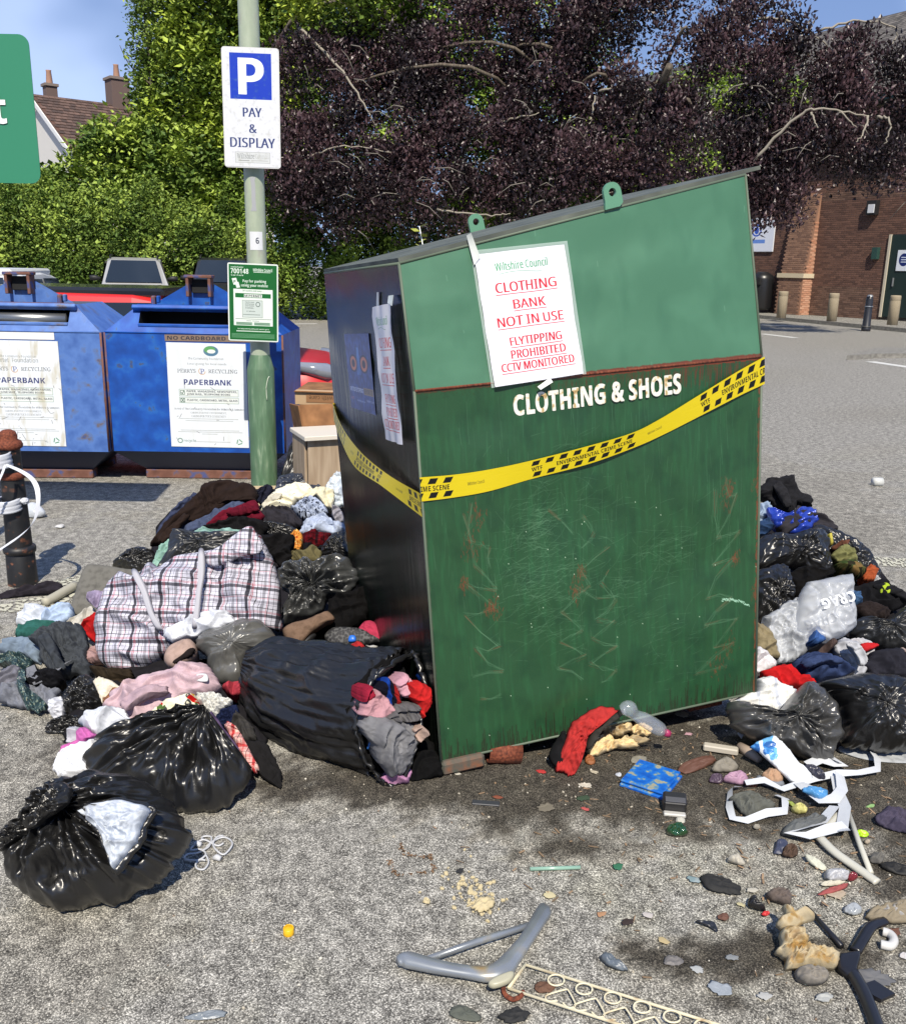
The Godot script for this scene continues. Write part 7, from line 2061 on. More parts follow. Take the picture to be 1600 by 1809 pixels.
	for l in [[Vector3(-.723, 0, -2.229), Vector3(-.718, 0, -2.246), Vector3(-.695, 0, -2.255), Vector3(-.679, 0, -2.272), Vector3(-.667, 0, -2.307), Vector3(-.642, 0, -2.334), Vector3(-.615, 0, -2.317), Vector3(-.604, 0, -2.287), Vector3(-.618, 0, -2.253), Vector3(-.641, 0, -2.265), Vector3(-.66, 0, -2.298), Vector3(-.657, 0, -2.329), Vector3(-.642, 0, -2.341)], [Vector3(-.72, 0, -2.225), Vector3(-.681, 0, -2.222), Vector3(-.667, 0, -2.247), Vector3(-.689, 0, -2.272), Vector3(-.714, 0, -2.267), Vector3(-.711, 0, -2.297), Vector3(-.69, 0, -2.315), Vector3(-.648, 0, -2.294), Vector3(-.632, 0, -2.303)], [Vector3(-.667, 0, -2.247), Vector3(-.651, 0, -2.215), Vector3(-.656, 0, -2.187), Vector3(-.675, 0, -2.19), Vector3(-.685, 0, -2.21), Vector3(-.677, 0, -2.226), Vector3(-.662, 0, -2.223)], [Vector3(-.695, 0, -2.314), Vector3(-.699, 0, -2.336), Vector3(-.674, 0, -2.333), Vector3(-.668, 0, -2.289), Vector3(-.682, 0, -2.263)]]:
		var p := []
		for v in l:
			p.append(v - at + Vector3(0, 0.005 + 0.006 * rng.randf(), 0))
		rod("cable", curve(p, 60), [0.0028], cm, ep, 6)
	for q in [Vector3(-.634, 0, -2.236), Vector3(-.704, 0, -2.297)]:
		var lo := begin(false)
		tube(lo, [q - at + Vector3(-0.01, 0.006, 0), q - at + Vector3(0, 0.01, 0), q - at + Vector3(0.012, 0.008, 0.004)], [0.005, 0.009, 0.007], 8)
		put("earbud", lo.commit(), cm, ep)


func make_right_pile() -> void:
	stuff_heap(Vector3(1.535, 0, -3.614), 3, 0, [-.293, -.061, 0, .828, .279, 1.675, .578, 2.225, .731, 1.939, .793, 1.338, .677, .722, .535, .23, .389, -.08, .103, -.123, -.122, -.132], {"up": 0.02})
	rag("jeans", Vector3(1.808, .1, -5.169), 55, 0, [-.073, .121, -.021, .219, .04, .243, .067, .192, .028, .123, -.022, .1], seen(170, 190, 216), {"up": 0.03}, "pale blue jeans beside the bank's right edge, below the black coat")
	rag("jeans", Vector3(1.75, .1, -4.987), 55, 0, [-.074, .084, -.02, .161, .034, .19, .059, .13, .008, .086], seen(52, 78, 118), {"up": 0.04}, "mid blue jeans below the pale ones at the bank's right edge")
	rag("grey_jumper", Vector3(2.033, .12, -5.045), 45, 0, [-.196, .125, -.128, .163, -.041, .243, .008, .22, .114, .171, .164, .104, .098, .084, -.021, .117, -.157, .043], seen(62, 60, 66), {"up": 0.05}, "dark grey jumper between the black coat and the blue satin")
	rag("black_coat", Vector3(2, .12, -5.464), 58, 0, [-.15, .207, -.066, .28, .05, .314, .092, .307, .119, .212, .196, .173, .193, .114, .133, .119, .094, .124, .071, .053, .007, .081, -.077, .144, -.13, .172], seen(40, 40, 44), {"up": 0.07, "fold": 0.02, "fa": 140.0}, "black hooded coat crowning the right-hand heap", "coat")
	rag("blue_satin", Vector3(1.918, .12, -5.037), 45, 0, [-.114, .229, -.076, .236, -.028, .211, .04, .176, .098, .24, .172, .215, .168, .145, .072, .062, -.029, .072, -.093, .128], Color.WHITE, {"up": 0.05, "fold": 0.026, "ff": 11.0}, "shiny royal blue satin below the black hooded coat", "clothing", mat(lin(0.01, 0.04, 0.35), 0.25, {"metallic": 0.3, "clearcoat_enabled": true, "clearcoat": 0.7}))
	bag(Vector3(2.071, .05, -4.564), 50, 0, [-.15, .322, -.045, .31, .061, .252, .125, .181, .156, .084, .142, .033, .076, .007, .002, .01, -.085, .059, -.123, .181], M.bag, {"up": 0.05, "cr": 0.012}, "opened black sack of camouflage clothes at right, its far rim", "bin bags dumped round the clothing bank")
	rag("olive_jumper", Vector3(1.948, .1, -4.413), 45, 0, [-.048, .132, -.003, .174, .043, .198, .078, .155, .078, .095, .007, .081], seen(140, 140, 92), {"up": 0.04, "lift": 0.05}, "olive top inside the opened black sack")
	rag("yellow_scrap", Vector3(1.896, .1, -4.466), 45, 0, [.015, .225, .04, .236, .044, .178, .023, .172], seen(220, 206, 96), {"up": 0.03, "lift": 0.05}, "yellow scrap at the upper edge of the opened black sack")
	rag("brown_scrap", Vector3(1.952, .1, -4.469), 45, 0, [-.026, .155, .028, .193, .085, .21, .061, .173, 0, .145], seen(116, 76, 60), {"up": 0.03, "lift": 0.05}, "brown patterned scrap above the olive top")
	var camo := textile(printed(Color(0.3, 0.3, 0.17), [Color(0.14, 0.13, 0.08), Color(0.42, 0.34, 0.2), Color(0.2, 0.26, 0.13)], 110, 18.0), 5.0)
	rag("camouflage_trousers", Vector3(1.955, .09, -4.361), 45, 0, [-.057, .104, .001, .146, .068, .114, .086, .067, .04, .043, -.03, .077], Color.WHITE, {"up": 0.05, "lift": 0.04}, "camouflage trousers spilling from the opened black sack", "clothing", camo)
	rag("orange_cloth", Vector3(2.084, .07, -4.424), 45, 0, [-.022, .079, .033, .125, .064, .095, .03, .036, -.025, .032], seen(186, 92, 54), {"up": 0.04, "lift": 0.03}, "rusty orange cloth at the right end of the opened black sack")
	bag(Vector3(1.679, .1, -4.398), 55, 0, [-.174, .072, -.148, .207, -.074, .257, .028, .261, .113, .282, .189, .293, .223, .234, .22, .137, .235, .057, .122, .04, .036, .081, -.055, .084], M.bag, {"up": 0.11, "fold": 0.02}, "full black bag right of the bank, open towards the camouflage clothes")
	bag(Vector3(1.454, .08, -3.901), 58, 0, [-.099, .198, -.002, .267, .068, .269, .085, .201, .088, .122, .03, .067, -.056, .007, -.103, .031], M.bag, {"up": 0.1}, "black bag wedged against the bank's right edge above the clear bag")
	rag("black_fleece", Vector3(1.648, .14, -4.029), 50, 0, [-.081, .137, -.017, .172, .066, .164, .136, .146, .057, .099, -.03, .021, -.079, .018], seen(20, 19, 20), {"up": 0.05}, "black fleece behind the top of the clear plastic bag")
	rag("blue_jeans", Vector3(1.842, .1, -3.982), 50, 0, [-.02, .123, .03, .104, .035, .053, -.007, .035, -.022, .07], seen(76, 112, 158), {"up": 0.04}, "bright denim piece right of the clear bag's top")
	var jack := rag("black_jacket", Vector3(1.996, .05, -4.073), 45, 0, [-.115, .147, -.013, .183, .052, .2, .086, .161, .148, .129, .153, .077, .05, .033, -.03, .059, -.112, .053], seen(28, 28, 32), {"up": 0.06}, "black sports jacket with a lime emblem on the right-hand heap", "jacket")
	attach(rag("lime_emblem", Vector3(1.996, .05, -4.073), 45, 0, [.001, .107, .024, .15, .048, .151, .052, .122, .041, .101, .012, .098], seen(190, 216, 60), {"lay": 0.0, "sharp": 0.0, "up": 0.012, "dn": 0.02, "lift": 0.062, "fold": 0.0}, "lime green emblem on the black sports jacket", "emblem"), jack, "emblem")
	rag("yellow_duster", Vector3(2.195, .03, -4.356), 40, 0, [-.025, .078, -.003, .096, .059, .069, .047, .04, .008, .047], seen(220, 204, 150), {"up": 0.02}, "pale yellow duster at the right edge behind the black sports jacket")
	rag("white_scrap", Vector3(2.128, .05, -4.456), 45, 0, [-.01, .051, .018, .062, .036, .047, .021, .033, -.002, .032], seen(232, 232, 232), {"up": 0.02, "lift": 0.04}, "tiny white scrap between the orange cloth and the black sports jacket")
	rag("brown_cardigan", Vector3(1.856, .06, -3.885), 45, 0, [-.048, .105, -.005, .133, .052, .13, .122, .095, .083, .046, -.005, .053], seen(50, 42, 42), {"up": 0.05}, "dark brown cardigan below the black sports jacket")
	bag(Vector3(1.835, .04, -3.65), 52, 0, [-.125, .14, -.066, .166, .017, .15, .132, .227, .192, .212, .153, -.005, .026, .016, -.055, .038, -.123, .072], M.bag_dull, {"up": 0.11, "cr": 0.01, "cf": 11.0}, "wrinkled black bag at the right edge above the dark trousers")
	# clear bag with things inside
	rag("denim_in_bag", Vector3(1.483, .06, -3.532), 55, 0, [-.033, .067, -.006, .113, .016, .141, .047, .118, .045, .08, -.008, .056], seen(70, 110, 180), {"up": 0.06, "lift": 0.03}, "blue and white cloth at the mouth of the clear bag")
	var film_clear := film(Color(lin(0.62, 0.65, 0.7), 0.5), 0.3, {"transparency": BaseMaterial3D.TRANSPARENCY_ALPHA})
	var cb := rag("clear_plastic_bag", Vector3(1.492, .05, -3.555), 62, 0, [-.068, .126, -.057, .217, -.034, .282, .004, .333, .117, .358, .183, .369, .181, .252, .186, .153, .128, .103, .066, .079, -.017, .082], Color.WHITE, {"up": 0.1, "dn": 0.08, "fold": 0.012, "cr": 0.012, "cf": 9.0, "jag": 0.02, "na": 110, "nr": 30}, "big clear plastic bag with upside-down white lettering on the right-hand heap", "bag", film_clear)
	var gx := canvas(256, 96, Color(0.9, 0.9, 0.92, 0.0))
	ink(gx, "CRAG", bold, 8, 8, 240, 80, Color(0.92, 0.93, 0.95, 1.0))
	var sh := sheet("lettering", 0.15, 0.05, Transform3D(Basis(Vector3.BACK, PI + 0.28), Vector3(.087, .246, 0.1)), mat(Color.WHITE, 0.5, {"albedo_texture": tex(gx), "transparency": BaseMaterial3D.TRANSPARENCY_ALPHA_SCISSOR, "alpha_scissor_threshold": 0.5}), cb)
	rag("clear_plastic_bag", Vector3(1.398, .06, -3.547), 50, 0, [-.097, .178, -.065, .191, .011, .245, .068, .274, .042, .141, .13, .072, .048, .024, .007, -.004, -.054, -.016, -.065, .061, -.076, .139], Color.WHITE, {"up": 0.06, "cr": 0.014}, "loose collapsed clear plastic left of the big clear bag", "bag", film_clear)
	rag("tan_trousers", Vector3(1.29, .06, -3.488), 50, 0, [-.061, .106, -.03, .18, .014, .158, .035, .088, .04, .027, -.005, .023, -.053, .052], seen(166, 152, 120), {"up": 0.05}, "tan trousers coming from behind the bank's lower right edge")
	rag("white_shirt", Vector3(1.244, .05, -3.387), 48, 0, [-.057, .029, -.036, .112, -.018, .123, .023, .09, .048, .06, .041, .038, -.011, .022], seen(232, 230, 236, 0.85), {"up": 0.05}, "white shirt at the bank's lower right edge below the tan trousers")
	rag("red_cloth", Vector3(1.273, .07, -3.249), 42, 0, [-.082, .065, -.026, .09, .039, .101, .074, .042, .122, .039, .111, .018, .002, .009, -.05, .032], seen(220, 36, 40), {"up": 0.035, "fold": 0.01}, "bright red cloth above the grey bag of striped sheets")
	rag("brown_print", Vector3(1.483, .1, -3.39), 45, 0, [-.028, .064, .007, .096, .044, .122, .058, .099, .003, .053], seen(90, 74, 70), {"up": 0.03}, "dark brown printed cloth above the navy garment")
	rag("white_tshirt", Vector3(1.57, .06, -3.363), 48, 0, [-.048, .137, -.006, .171, .053, .154, .083, .083, .061, .02, .01, .019, -.008, .074, -.039, .103], seen(204, 206, 214), {"up": 0.045, "fa": 70.0}, "grey-white t-shirt between the navy garment and the dark trousers")
	var hat := rag("sun_hat", Vector3(1.658, .08, -3.443), 48, 0, [-.041, .115, .008, .121, .054, .092, .039, .054, -.006, .044, -.034, .075], seen(226, 226, 232), {"up": 0.045}, "white cap with a red patch above the dark trousers", "cap")
	attach(rag("red_patch", Vector3(1.658, .08, -3.443), 48, 0, [-.02, .082, .031, .09, .052, .077, -.009, .051], seen(214, 44, 50), {"lay": 0.0, "sharp": 0.0, "up": 0.02, "lift": 0.035, "fold": 0.0}, "red patch on the white cap", "patch"), hat, "patch")
	rag("navy_garment", Vector3(1.428, .06, -3.308), 45, 0, [-.109, .061, -.069, .109, -.004, .136, .051, .122, .104, .1, .142, .06, .08, .031, -.025, .016, -.079, .028], seen(58, 74, 116), {"up": 0.06, "fold": 0.028, "ff": 9.0}, "crumpled navy blue garment between the red cloth and the shiny black bag")
	var dtr := rag("dark_trousers", Vector3(1.701, .06, -3.353), 48, 0, [-.073, .069, -.035, .118, .055, .136, .109, .113, .151, .077, .133, -.041, .086, .002, -.005, .011, -.054, .017], seen(48, 48, 58), {"up": 0.06}, "charcoal trousers draped over the shiny black bag at the right edge")
	attach(rag("beige_lining", Vector3(1.768, .1, -3.403), 48, 0, [-.005, .064, .022, .072, .045, .046, .049, .031, .016, .041], seen(178, 160, 154), {"up": 0.02, "lift": 0.03}, "beige lining turned out of the charcoal trousers"), dtr, "lining")
	bag(Vector3(1.464, .02, -2.849), 52, 0, [-.187, .239, -.117, .263, -.012, .279, .077, .274, .162, .252, .196, .192, .167, .067, .1, .008, .019, .003, -.066, .014, -.125, .031, -.109, .099, -.127, .167, -.158, .214], M.bag, {"grow": 0.96, "rad": 0.008, "up": 0.17, "fold": 0.026, "fa": 170.0, "ff": 7.0, "an": 4.0, "cr": 0.008, "cf": 12.0, "na": 150, "nr": 40}, "shiny black bag at the right edge lying on a white board")
	rag("white_board", Vector3(1.463, 0, -2.854), 6, 0, [-.118, .048, -.05, .093, .07, .075, .183, .047, .151, -.021, -.02, -.019], seen(206, 210, 214), {"lay": 0.0, "sharp": 0.0, "up": 0.012, "dn": 0.004, "fold": 0.0, "cr": 0.0, "jag": 0.005, "e": 12.0}, "flat white board under the shiny black bag", "board")
	var sheet_m := textile(striped([Color(0.8, 0.8, 0.78), Color(0.84, 0.84, 0.83), Color(0.82, 0.82, 0.81), Color(0.68, 0.7, 0.74), Color(0.83, 0.83, 0.82), Color(0.84, 0.84, 0.83)]), 14.0)
	bag(Vector3(1.178, 0, -2.82), 55, 0, [-.228, .171, -.212, .205, -.161, .185, -.108, .152, -.043, .181, -.009, .206, .028, .251, .076, .286, .128, .246, .159, .185, .166, .105, .129, .029, .098, .002, .026, .011, -.069, .046, -.158, .078, -.222, .122], M.bag_grey, {"grow": 0.97, "up": 0.12, "fold": 0.016, "rad": 0.03, "fa": 50.0, "na": 140, "nr": 38}, "grey bag split open over striped sheets, in front of the bank's lower right corner")
	rag("striped_sheet", Vector3(1.136, 0, -3.032), 52, 0, [-.124, .099, -.078, .128, -.024, .142, -.012, .191, .03, .202, .087, .176, .122, .15, .094, .1, .045, .053, -.009, .035, -.071, .07], Color.WHITE, {"up": 0.07, "fold": 0.02, "fa": 100.0, "na": 100, "nr": 28}, "white striped sheets bulging from the split grey bag", "bedding", sheet_m)

	# limp sleeves, legs and hems hanging off some of them
	for s in [["brown_jacket", Vector3(-1.51, .12, -4.749), 50, 0, [-.056, .025, -.016, .077, .029, .13, .07, .179, .097, .158, .053, .094, .018, .042, -.028, -.001], seen(54, 41, 36)], ["blouse", Vector3(-1.066, .15, -5.362), 45, 0, [-.074, .028, -.044, .076, .003, .113, .038, .113, .031, .083, -.011, .053, -.052, .011], seen(232, 226, 208)], ["shirt", Vector3(-.709, .14, -4.983), 45, 0, [-.098, .03, -.052, .053, .004, .065, .048, .055, .045, .034, -.013, .035, -.067, .009], seen(176, 190, 218)], ["maroon_cloth", Vector3(-1.085, .13, -4.712), 48, 0, [-.127, .187, -.064, .22, .011, .231, .052, .207, -.003, .189, -.077, .164], seen(104, 20, 40)], ["pink_blanket", Vector3(-.996, .09, -2.903), 38, 0, [-.126, .017, -.098, .058, -.049, .085, .019, .087, .031, .06, -.022, .049, -.071, .018, -.101, -.009], seen(206, 178, 188)], ["black_clothes", Vector3(-.898, .12, -4.598), 50, 0, [-.094, .062, -.038, .084, .041, .08, .073, .054, .016, .04, -.061, .02], seen(34, 33, 36)], ["grey_jacket", Vector3(-.179, .05, -2.653), 75, 28, [-.041, .094, 0, .115, .046, .111, .056, .085, .021, .068, -.016, .034, -.037, .051], seen(150, 150, 154)], ["navy_garment", Vector3(1.412, .09, -3.276), 46, 0, [-.081, .057, -.035, .083, .03, .092, .084, .078, .073, .056, .01, .058, -.057, .035], seen(66, 82, 124)], ["white_tshirt", Vector3(1.578, .1, -3.344), 50, 0, [-.04, .102, -.003, .11, .023, .073, .025, .022, -.001, .014, -.012, .058], seen(214, 216, 222)], ["black_jacket", Vector3(2.054, .08, -4.115), 48, 0, [-.075, .1, -.013, .11, .057, .07, .091, .029, .063, .015, .009, .046, -.055, .068], seen(38, 38, 42)], ["fleece_blanket", Vector3(-1.486, .06, -3.292), 42, 0, [-.114, .124, -.085, .148, -.039, .103, -.004, .044, .027, .001, -.005, -.007, -.045, .043], seen(72, 77, 84)], ["black_coat", Vector3(2, .17, -5.449), 58, 0, [-.062, .185, -.015, .209, .023, .14, .038, .058, .004, .04, -.03, .104], seen(48, 48, 52)]]:
		var sleeve := rag("sleeve", s[1], s[2], s[3], s[4], s[5], {"up": 0.03, "dn": 0.02, "lift": 0.045, "lay": 0.014, "ls": 16.0, "fold": 0.014, "sharp": 0.4, "na": 60, "nr": 16}, "sleeve")
		attach(sleeve, get_node(NodePath(s[0])), "sleeve")

# ---------------------------------------------------------------- litter on the tarmac
func bit(called: String, at: Vector3, tilt: float, yaw: float, pts: Array, m: Material, thick: float, label: String, category: String, o := {}) -> MeshInstance3D:
	# a small loose piece lying on the ground
	soft_seed += 1
	var d := {"up": thick, "dn": 0.004, "na": 36, "nr": 8, "e": 4.0, "jag": 0.06, "seed": float(soft_seed), "cr": thick * 0.25, "cf": 40.0}
	d.merge(o, true)
	return lump(called, at, tilt, yaw, pts, d, m, label, category)


func ribbon(pts: Array, lifts: Array, w: float, twist: Array, m: Material, label: String) -> void:
	var e := []
	for k in pts.size():
		var t: Vector3 = (pts[mini(k + 1, pts.size() - 1)] - pts[maxi(k - 1, 0)]).normalized()
		var s := t.cross(Vector3.UP).normalized().rotated(t, twist[k % twist.size()])
		var c: Vector3 = pts[k] + Vector3(0, lifts[k % lifts.size()] + absf(s.y) * w / 2.0 + 0.004, 0)
		e.append([c - s * w * 0.34, c + s * w * 0.34])
	tag(put("plastic_ribbon", strip_mesh(e, 0.0008), m), label, "plastic strip", "white plastic strips strewn at the right")


func make_litter() -> void:
	var white_film := film(lin(0.5, 0.52, 0.55), 0.45, {"normal_scale": 0.3})
	ribbon([Vector3(.947, 0, -2.647), Vector3(1.007, 0, -2.649), Vector3(1.055, 0, -2.615), Vector3(1.173, 0, -2.666), Vector3(1.261, 0, -2.699), Vector3(1.338, 0, -2.714), Vector3(1.408, 0, -2.739), Vector3(1.438, 0, -2.811), Vector3(1.44, 0, -2.857), Vector3(1.422, 0, -2.867)], [0.02, 0.025], 0.034, [0.2, 0.5, 0.15, 0.4, 0.9], white_film, "long white plastic strip running across the litter to a loop at the right")
	ribbon([Vector3(.926, 0, -2.644), Vector3(.884, 0, -2.597), Vector3(.861, 0, -2.523), Vector3(.854, 0, -2.461), Vector3(.894, 0, -2.455), Vector3(.96, 0, -2.473), Vector3(1.023, 0, -2.5), Vector3(1.05, 0, -2.573), Vector3(1.03, 0, -2.598)], [0.006, 0.012], 0.036, [0.3, 1.0, 0.7, 0.15], white_film, "white plastic strip bent in a ring around the grey mesh cloth")
	ribbon([Vector3(1.006, 0, -2.92), Vector3(1.04, 0, -2.959), Vector3(1.075, 0, -2.966), Vector3(1.084, 0, -2.891), Vector3(1.096, 0, -2.798), Vector3(1.117, 0, -2.694)], [0.03, 0.05], 0.034, [0.7, 1.1, 0.6], white_film, "white plastic strip curling over the blue and white packet")
	ribbon([Vector3(1.112, 0, -2.637), Vector3(1.123, 0, -2.584), Vector3(1.144, 0, -2.537), Vector3(1.186, 0, -2.534), Vector3(1.238, 0, -2.605), Vector3(1.258, 0, -2.679)], [0.03], 0.05, [0.1, 0.5], white_film, "white plastic strip with a point left of the hanger's top")
	ribbon([Vector3(1.247, 0, -2.678), Vector3(1.224, 0, -2.587), Vector3(1.201, 0, -2.493), Vector3(1.161, 0, -2.412), Vector3(1.149, 0, -2.37)], [0.03, 0.02], 0.05, [0.3, 0.1], white_film, "white plastic strip hanging down beside the white coat hanger")
	ribbon([Vector3(1.176, 0, -2.509), Vector3(1.11, 0, -2.434), Vector3(1.046, 0, -2.385), Vector3(.99, 0, -2.368), Vector3(1.041, 0, -2.359), Vector3(1.102, 0, -2.376), Vector3(1.169, 0, -2.408)], [0.025], 0.045, [0.3, 0.1, 0.6], white_film, "white plastic strip folded under the white coat hanger")
	ribbon([Vector3(1.187, 0, -2.762), Vector3(1.24, 0, -2.793), Vector3(1.28, 0, -2.775), Vector3(1.306, 0, -2.761), Vector3(1.279, 0, -2.825)], [0.02], 0.05, [0.2, 0.4], white_film, "short white plastic strip behind the long one")
	# packet
	var im := canvas(256, 96, Color(0.82, 0.84, 0.86))
	for k in 26:
		disc(im, rng.randf_range(60, 150), rng.randf_range(14, 82), rng.randf_range(6, 20), rng.randf_range(5, 16), [Color(0.25, 0.5, 0.75), Color(0.4, 0.65, 0.85), Color(0.15, 0.35, 0.6)][k % 3])
	var pm := print_on(im, {"roughness": 0.35})
	pm.uv1_scale = Vector3(3.2, 5.0, 1)
	pm.uv1_offset = Vector3(0.6, 0.6, 0)
	pm.texture_repeat = true
	bit("packet", Vector3(1.061, .02, -2.639), 25, 0, [-.063, .153, .016, .193, .042, .162, .075, .095, .11, .028, .042, .01, -.002, .07, -.04, .123], pm, 0.03, "flattened blue and white plastic packet amid the white strips", "packet", {"fold": 0.008, "na": 60, "nr": 16})
	bit("dark_film", Vector3(1.172, .02, -2.67), 30, 0, [-.023, .05, .004, .056, .038, .028, .038, .004, .011, .003, -.013, .027], mat(lin(0.03, 0.03, 0.045), 0.3), 0.03, "dark crumpled film tucked under the white strips", "film")
	var grey_c := cloth(seen(116, 118, 112))
	bit("mesh_cloth", Vector3(.924, 0, -2.476), 22, 0, [-.06, .076, -.026, .091, .02, .102, .052, .073, .075, .045, .013, .014, -.016, .001, -.036, .027, -.047, .06], grey_c, 0.035, "grey mesh cloth folded inside the ring of white plastic strip", "cloth", {"fold": 0.012, "ff": 16.0, "na": 60, "nr": 16})
	box("white_bar", Vector3(.931, 0, -2.874) + Vector3(0, 0.02, 0), Vector3(0.115, 0.022, 0.03), mat(seen(214, 206, 190), 0.6), null, 0.004, Basis(Vector3.UP, -0.28))
	tag(get_child(get_child_count() - 1), "dirty white plastic bar left of the tan tube", "plastic bar")
	tag(rod("tan_tube", [Vector3(1.001, 0, -2.893) + Vector3(0, 0.02, 0), Vector3(1.023, 0, -2.852) + Vector3(0, 0.02, 0), Vector3(1.044, 0, -2.808) + Vector3(0, 0.016, 0)], [0.016, 0.019, 0.012], mat(seen(196, 176, 158), 0.5), null, 12), "tan plastic tube beside the dirty white bar", "tube")
	bit("leather_piece", Vector3(.816, .002, -2.745), 12, 0, [-.059, .013, -.027, .044, .043, .076, .078, .077, .077, .054, .03, .019, -.04, -.019], mat(seen(112, 76, 62), 0.6), 0.016, "brown leather shoe sole lying right of the blue case", "sole")
	bit("stone", Vector3(.908, 0, -2.74), 25, 0, [-.044, .011, -.022, .04, .013, .061, .049, .035, .038, .008, -.015, 0], mat(seen(150, 144, 132), 0.9), 0.03, "flat grey stone behind the purple shells", "stone")
	bit("shell", Vector3(.862, 0, -2.674), 20, 0, [-.019, .006, -.009, .034, .022, .041, .029, .019, .013, 0], mat(seen(92, 74, 92), 0.4), 0.02, "dark purple shell below the flat grey stone", "shell")
	bit("baby_shoe", Vector3(.922, 0, -2.667), 20, 0, [-.035, .021, -.016, .04, .032, .051, .049, .026, .03, .001, -.004, .003], mat(seen(190, 150, 176), 0.6), 0.03, "tiny pink and black shoe between the purple shell and the tan rubble", "shoe")
	bit("rubble", Vector3(1.042, 0, -2.666), 22, 0, [-.029, .033, -.01, .057, .017, .064, .04, .028, .021, .003, -.013, .009], mat(seen(196, 158, 128), 0.9), 0.035, "tan rubble lump below the blue and white packet", "rubble")
	bit("orange_peel", Vector3(.97, 0, -2.659), 15, 0, [-.017, .013, .008, .03, .028, .021, .018, 0, -.01, 0], mat(seen(150, 90, 62), 0.8), 0.012, "rusty orange scrap right of the tiny shoe", "scrap")
	tag(rod("grey_pipe", curve([Vector3(1.009, 0, -2.702) + Vector3(0, 0.012, 0), Vector3(1.015, 0, -2.675) + Vector3(0, 0.014, 0), Vector3(1.041, 0, -2.662) + Vector3(0, 0.014, 0), Vector3(1.074, 0, -2.672) + Vector3(0, 0.012, 0)], 12), [0.011], mat(seen(140, 146, 156), 0.5), null, 10), "bent grey hose piece in front of the tan rubble", "hose")
	bit("onion", Vector3(1.07, 0, -2.505), 30, 0, [-.018, .025, .004, .037, .026, .026, .023, .008, 0, .001, -.017, .01], mat(seen(214, 208, 130), 0.5), 0.03, "pale yellow-green bulb below the point of white strip", "bulb")
	bit("green_leaf", Vector3(1.056, 0, -2.547), 22, 0, [-.006, .031, .004, .023, .018, .012, .019, -.002, .002, .009], mat(seen(150, 166, 70), 0.6), 0.012, "green sprout beside the pale bulb", "leaf")
	bit("blue_scrap", Vector3(1.126, .03, -2.536), 25, 0, [-.029, .041, -.004, .052, .046, .042, .044, .02, .017, .009, -.007, .024], mat(seen(90, 160, 220), 0.35), 0.02, "light blue plastic scrap on the white strips", "scrap")
	bit("old_shoe", Vector3(1.037, 0, -2.385), 24, 0, [-.058, .011, -.039, .04, .003, .059, .053, .074, .092, .073, .076, .05, .023, .018, -.027, 0], mat(seen(100, 104, 106), 0.7), 0.04, "worn grey shoe left of the white coat hanger", "shoe", {"fold": 0.008})
	bit("orange_scrap", Vector3(1.13, 0, -2.487), 22, 0, [-.009, .011, .01, .016, .019, .009, .005, 0], mat(seen(206, 120, 80), 0.7), 0.014, "small orange scrap at the worn grey shoe's toe", "scrap")
	bit("navy_card", Vector3(.944, 0, -2.306), 20, 0, [-.015, .003, .01, .052, .036, .047, .016, .002], mat(seen(66, 72, 96), 0.5), 0.012, "dark navy card left of the brown crumpled paper", "card")
	bit("brown_paper", Vector3(.965, 0, -2.289), 22, 0, [-.017, .012, .003, .041, .027, .035, .027, .01, .005, -.002], mat(seen(92, 70, 56), 0.8), 0.03, "brown crumpled paper below the worn grey shoe", "paper", {"cr": 0.012})
	# white coat hanger
	var wh := root("white_coat_hanger", Vector3(1.128, 0, -2.334))
	tag(wh, "white plastic coat hanger lying at the right among the strips", "coat hanger")
	var wm := mat(seen(226, 224, 210), 0.35)
	var o := wh.position
	rod("arm", curve([Vector3(1.182, 0, -2.488) - o + Vector3(0, 0.02, 0), Vector3(1.135, 0, -2.437) - o + Vector3(0, 0.02, 0), Vector3(1.078, 0, -2.378) - o + Vector3(0, 0.02, 0)], 12), [0.011, 0.014], wm, wh, 10, 0.7)
	rod("arm", curve([Vector3(1.078, 0, -2.378) - o + Vector3(0, 0.02, 0), Vector3(1.096, 0, -2.306) - o + Vector3(0, 0.018, 0), Vector3(1.133, 0, -2.239) - o + Vector3(0, 0.014, 0), Vector3(1.165, 0, -2.178) - o + Vector3(0, 0.012, 0)], 24), [0.014], wm, wh, 10, 0.7)
	rod("bar", [Vector3(1.214, 0, -2.514) - o + Vector3(0, 0.03, 0), Vector3(1.186, 0, -2.354) - o + Vector3(0, 0.02, 0), Vector3(1.163, 0, -2.215) - o + Vector3(0, 0.014, 0)], [0.008], wm, wh, 8)
	bit("white_card", Vector3(1.026, 0, -2.235), 18, 0, [-.02, .054, .002, .049, .029, .016, .013, -.001, -.013, .027], mat(seen(226, 226, 206), 0.6), 0.01, "torn white card below the coat hanger's arm", "card")
	bit("plastic_pot", Vector3(1.056, 0, -2.191), 40, 0, [-.027, .007, -.016, .032, .023, .035, .042, .023, .029, .002, -.01, 0], mat(seen(196, 198, 204), 0.4), 0.03, "crushed pale grey plastic pot with a dark mouth", "pot")
	bit("red_glass", Vector3(1.096, 0, -2.188), 30, 0, [-.008, .016, .008, .027, .024, .019, .017, .005, -.003, 0], mat(seen(140, 50, 60), 0.15), 0.025, "dark red glassy piece beside the crushed pot", "plastic piece")
	bit("white_rag", Vector3(1.03, 0, -2.164), 15, 0, [-.022, .007, -.004, .019, .049, .021, .034, .009, -.005, 0], mat(seen(222, 216, 196), 0.8), 0.014, "dirty white rag below the crushed pot", "rag")
	bit("red_rag", Vector3(1.017, 0, -2.131), 14, 0, [-.033, -.004, -.004, .019, .031, .031, .066, .041, .052, .025, .012, .006], mat(seen(170, 84, 82), 0.8), 0.012, "faded red rag below the crushed pot", "rag")
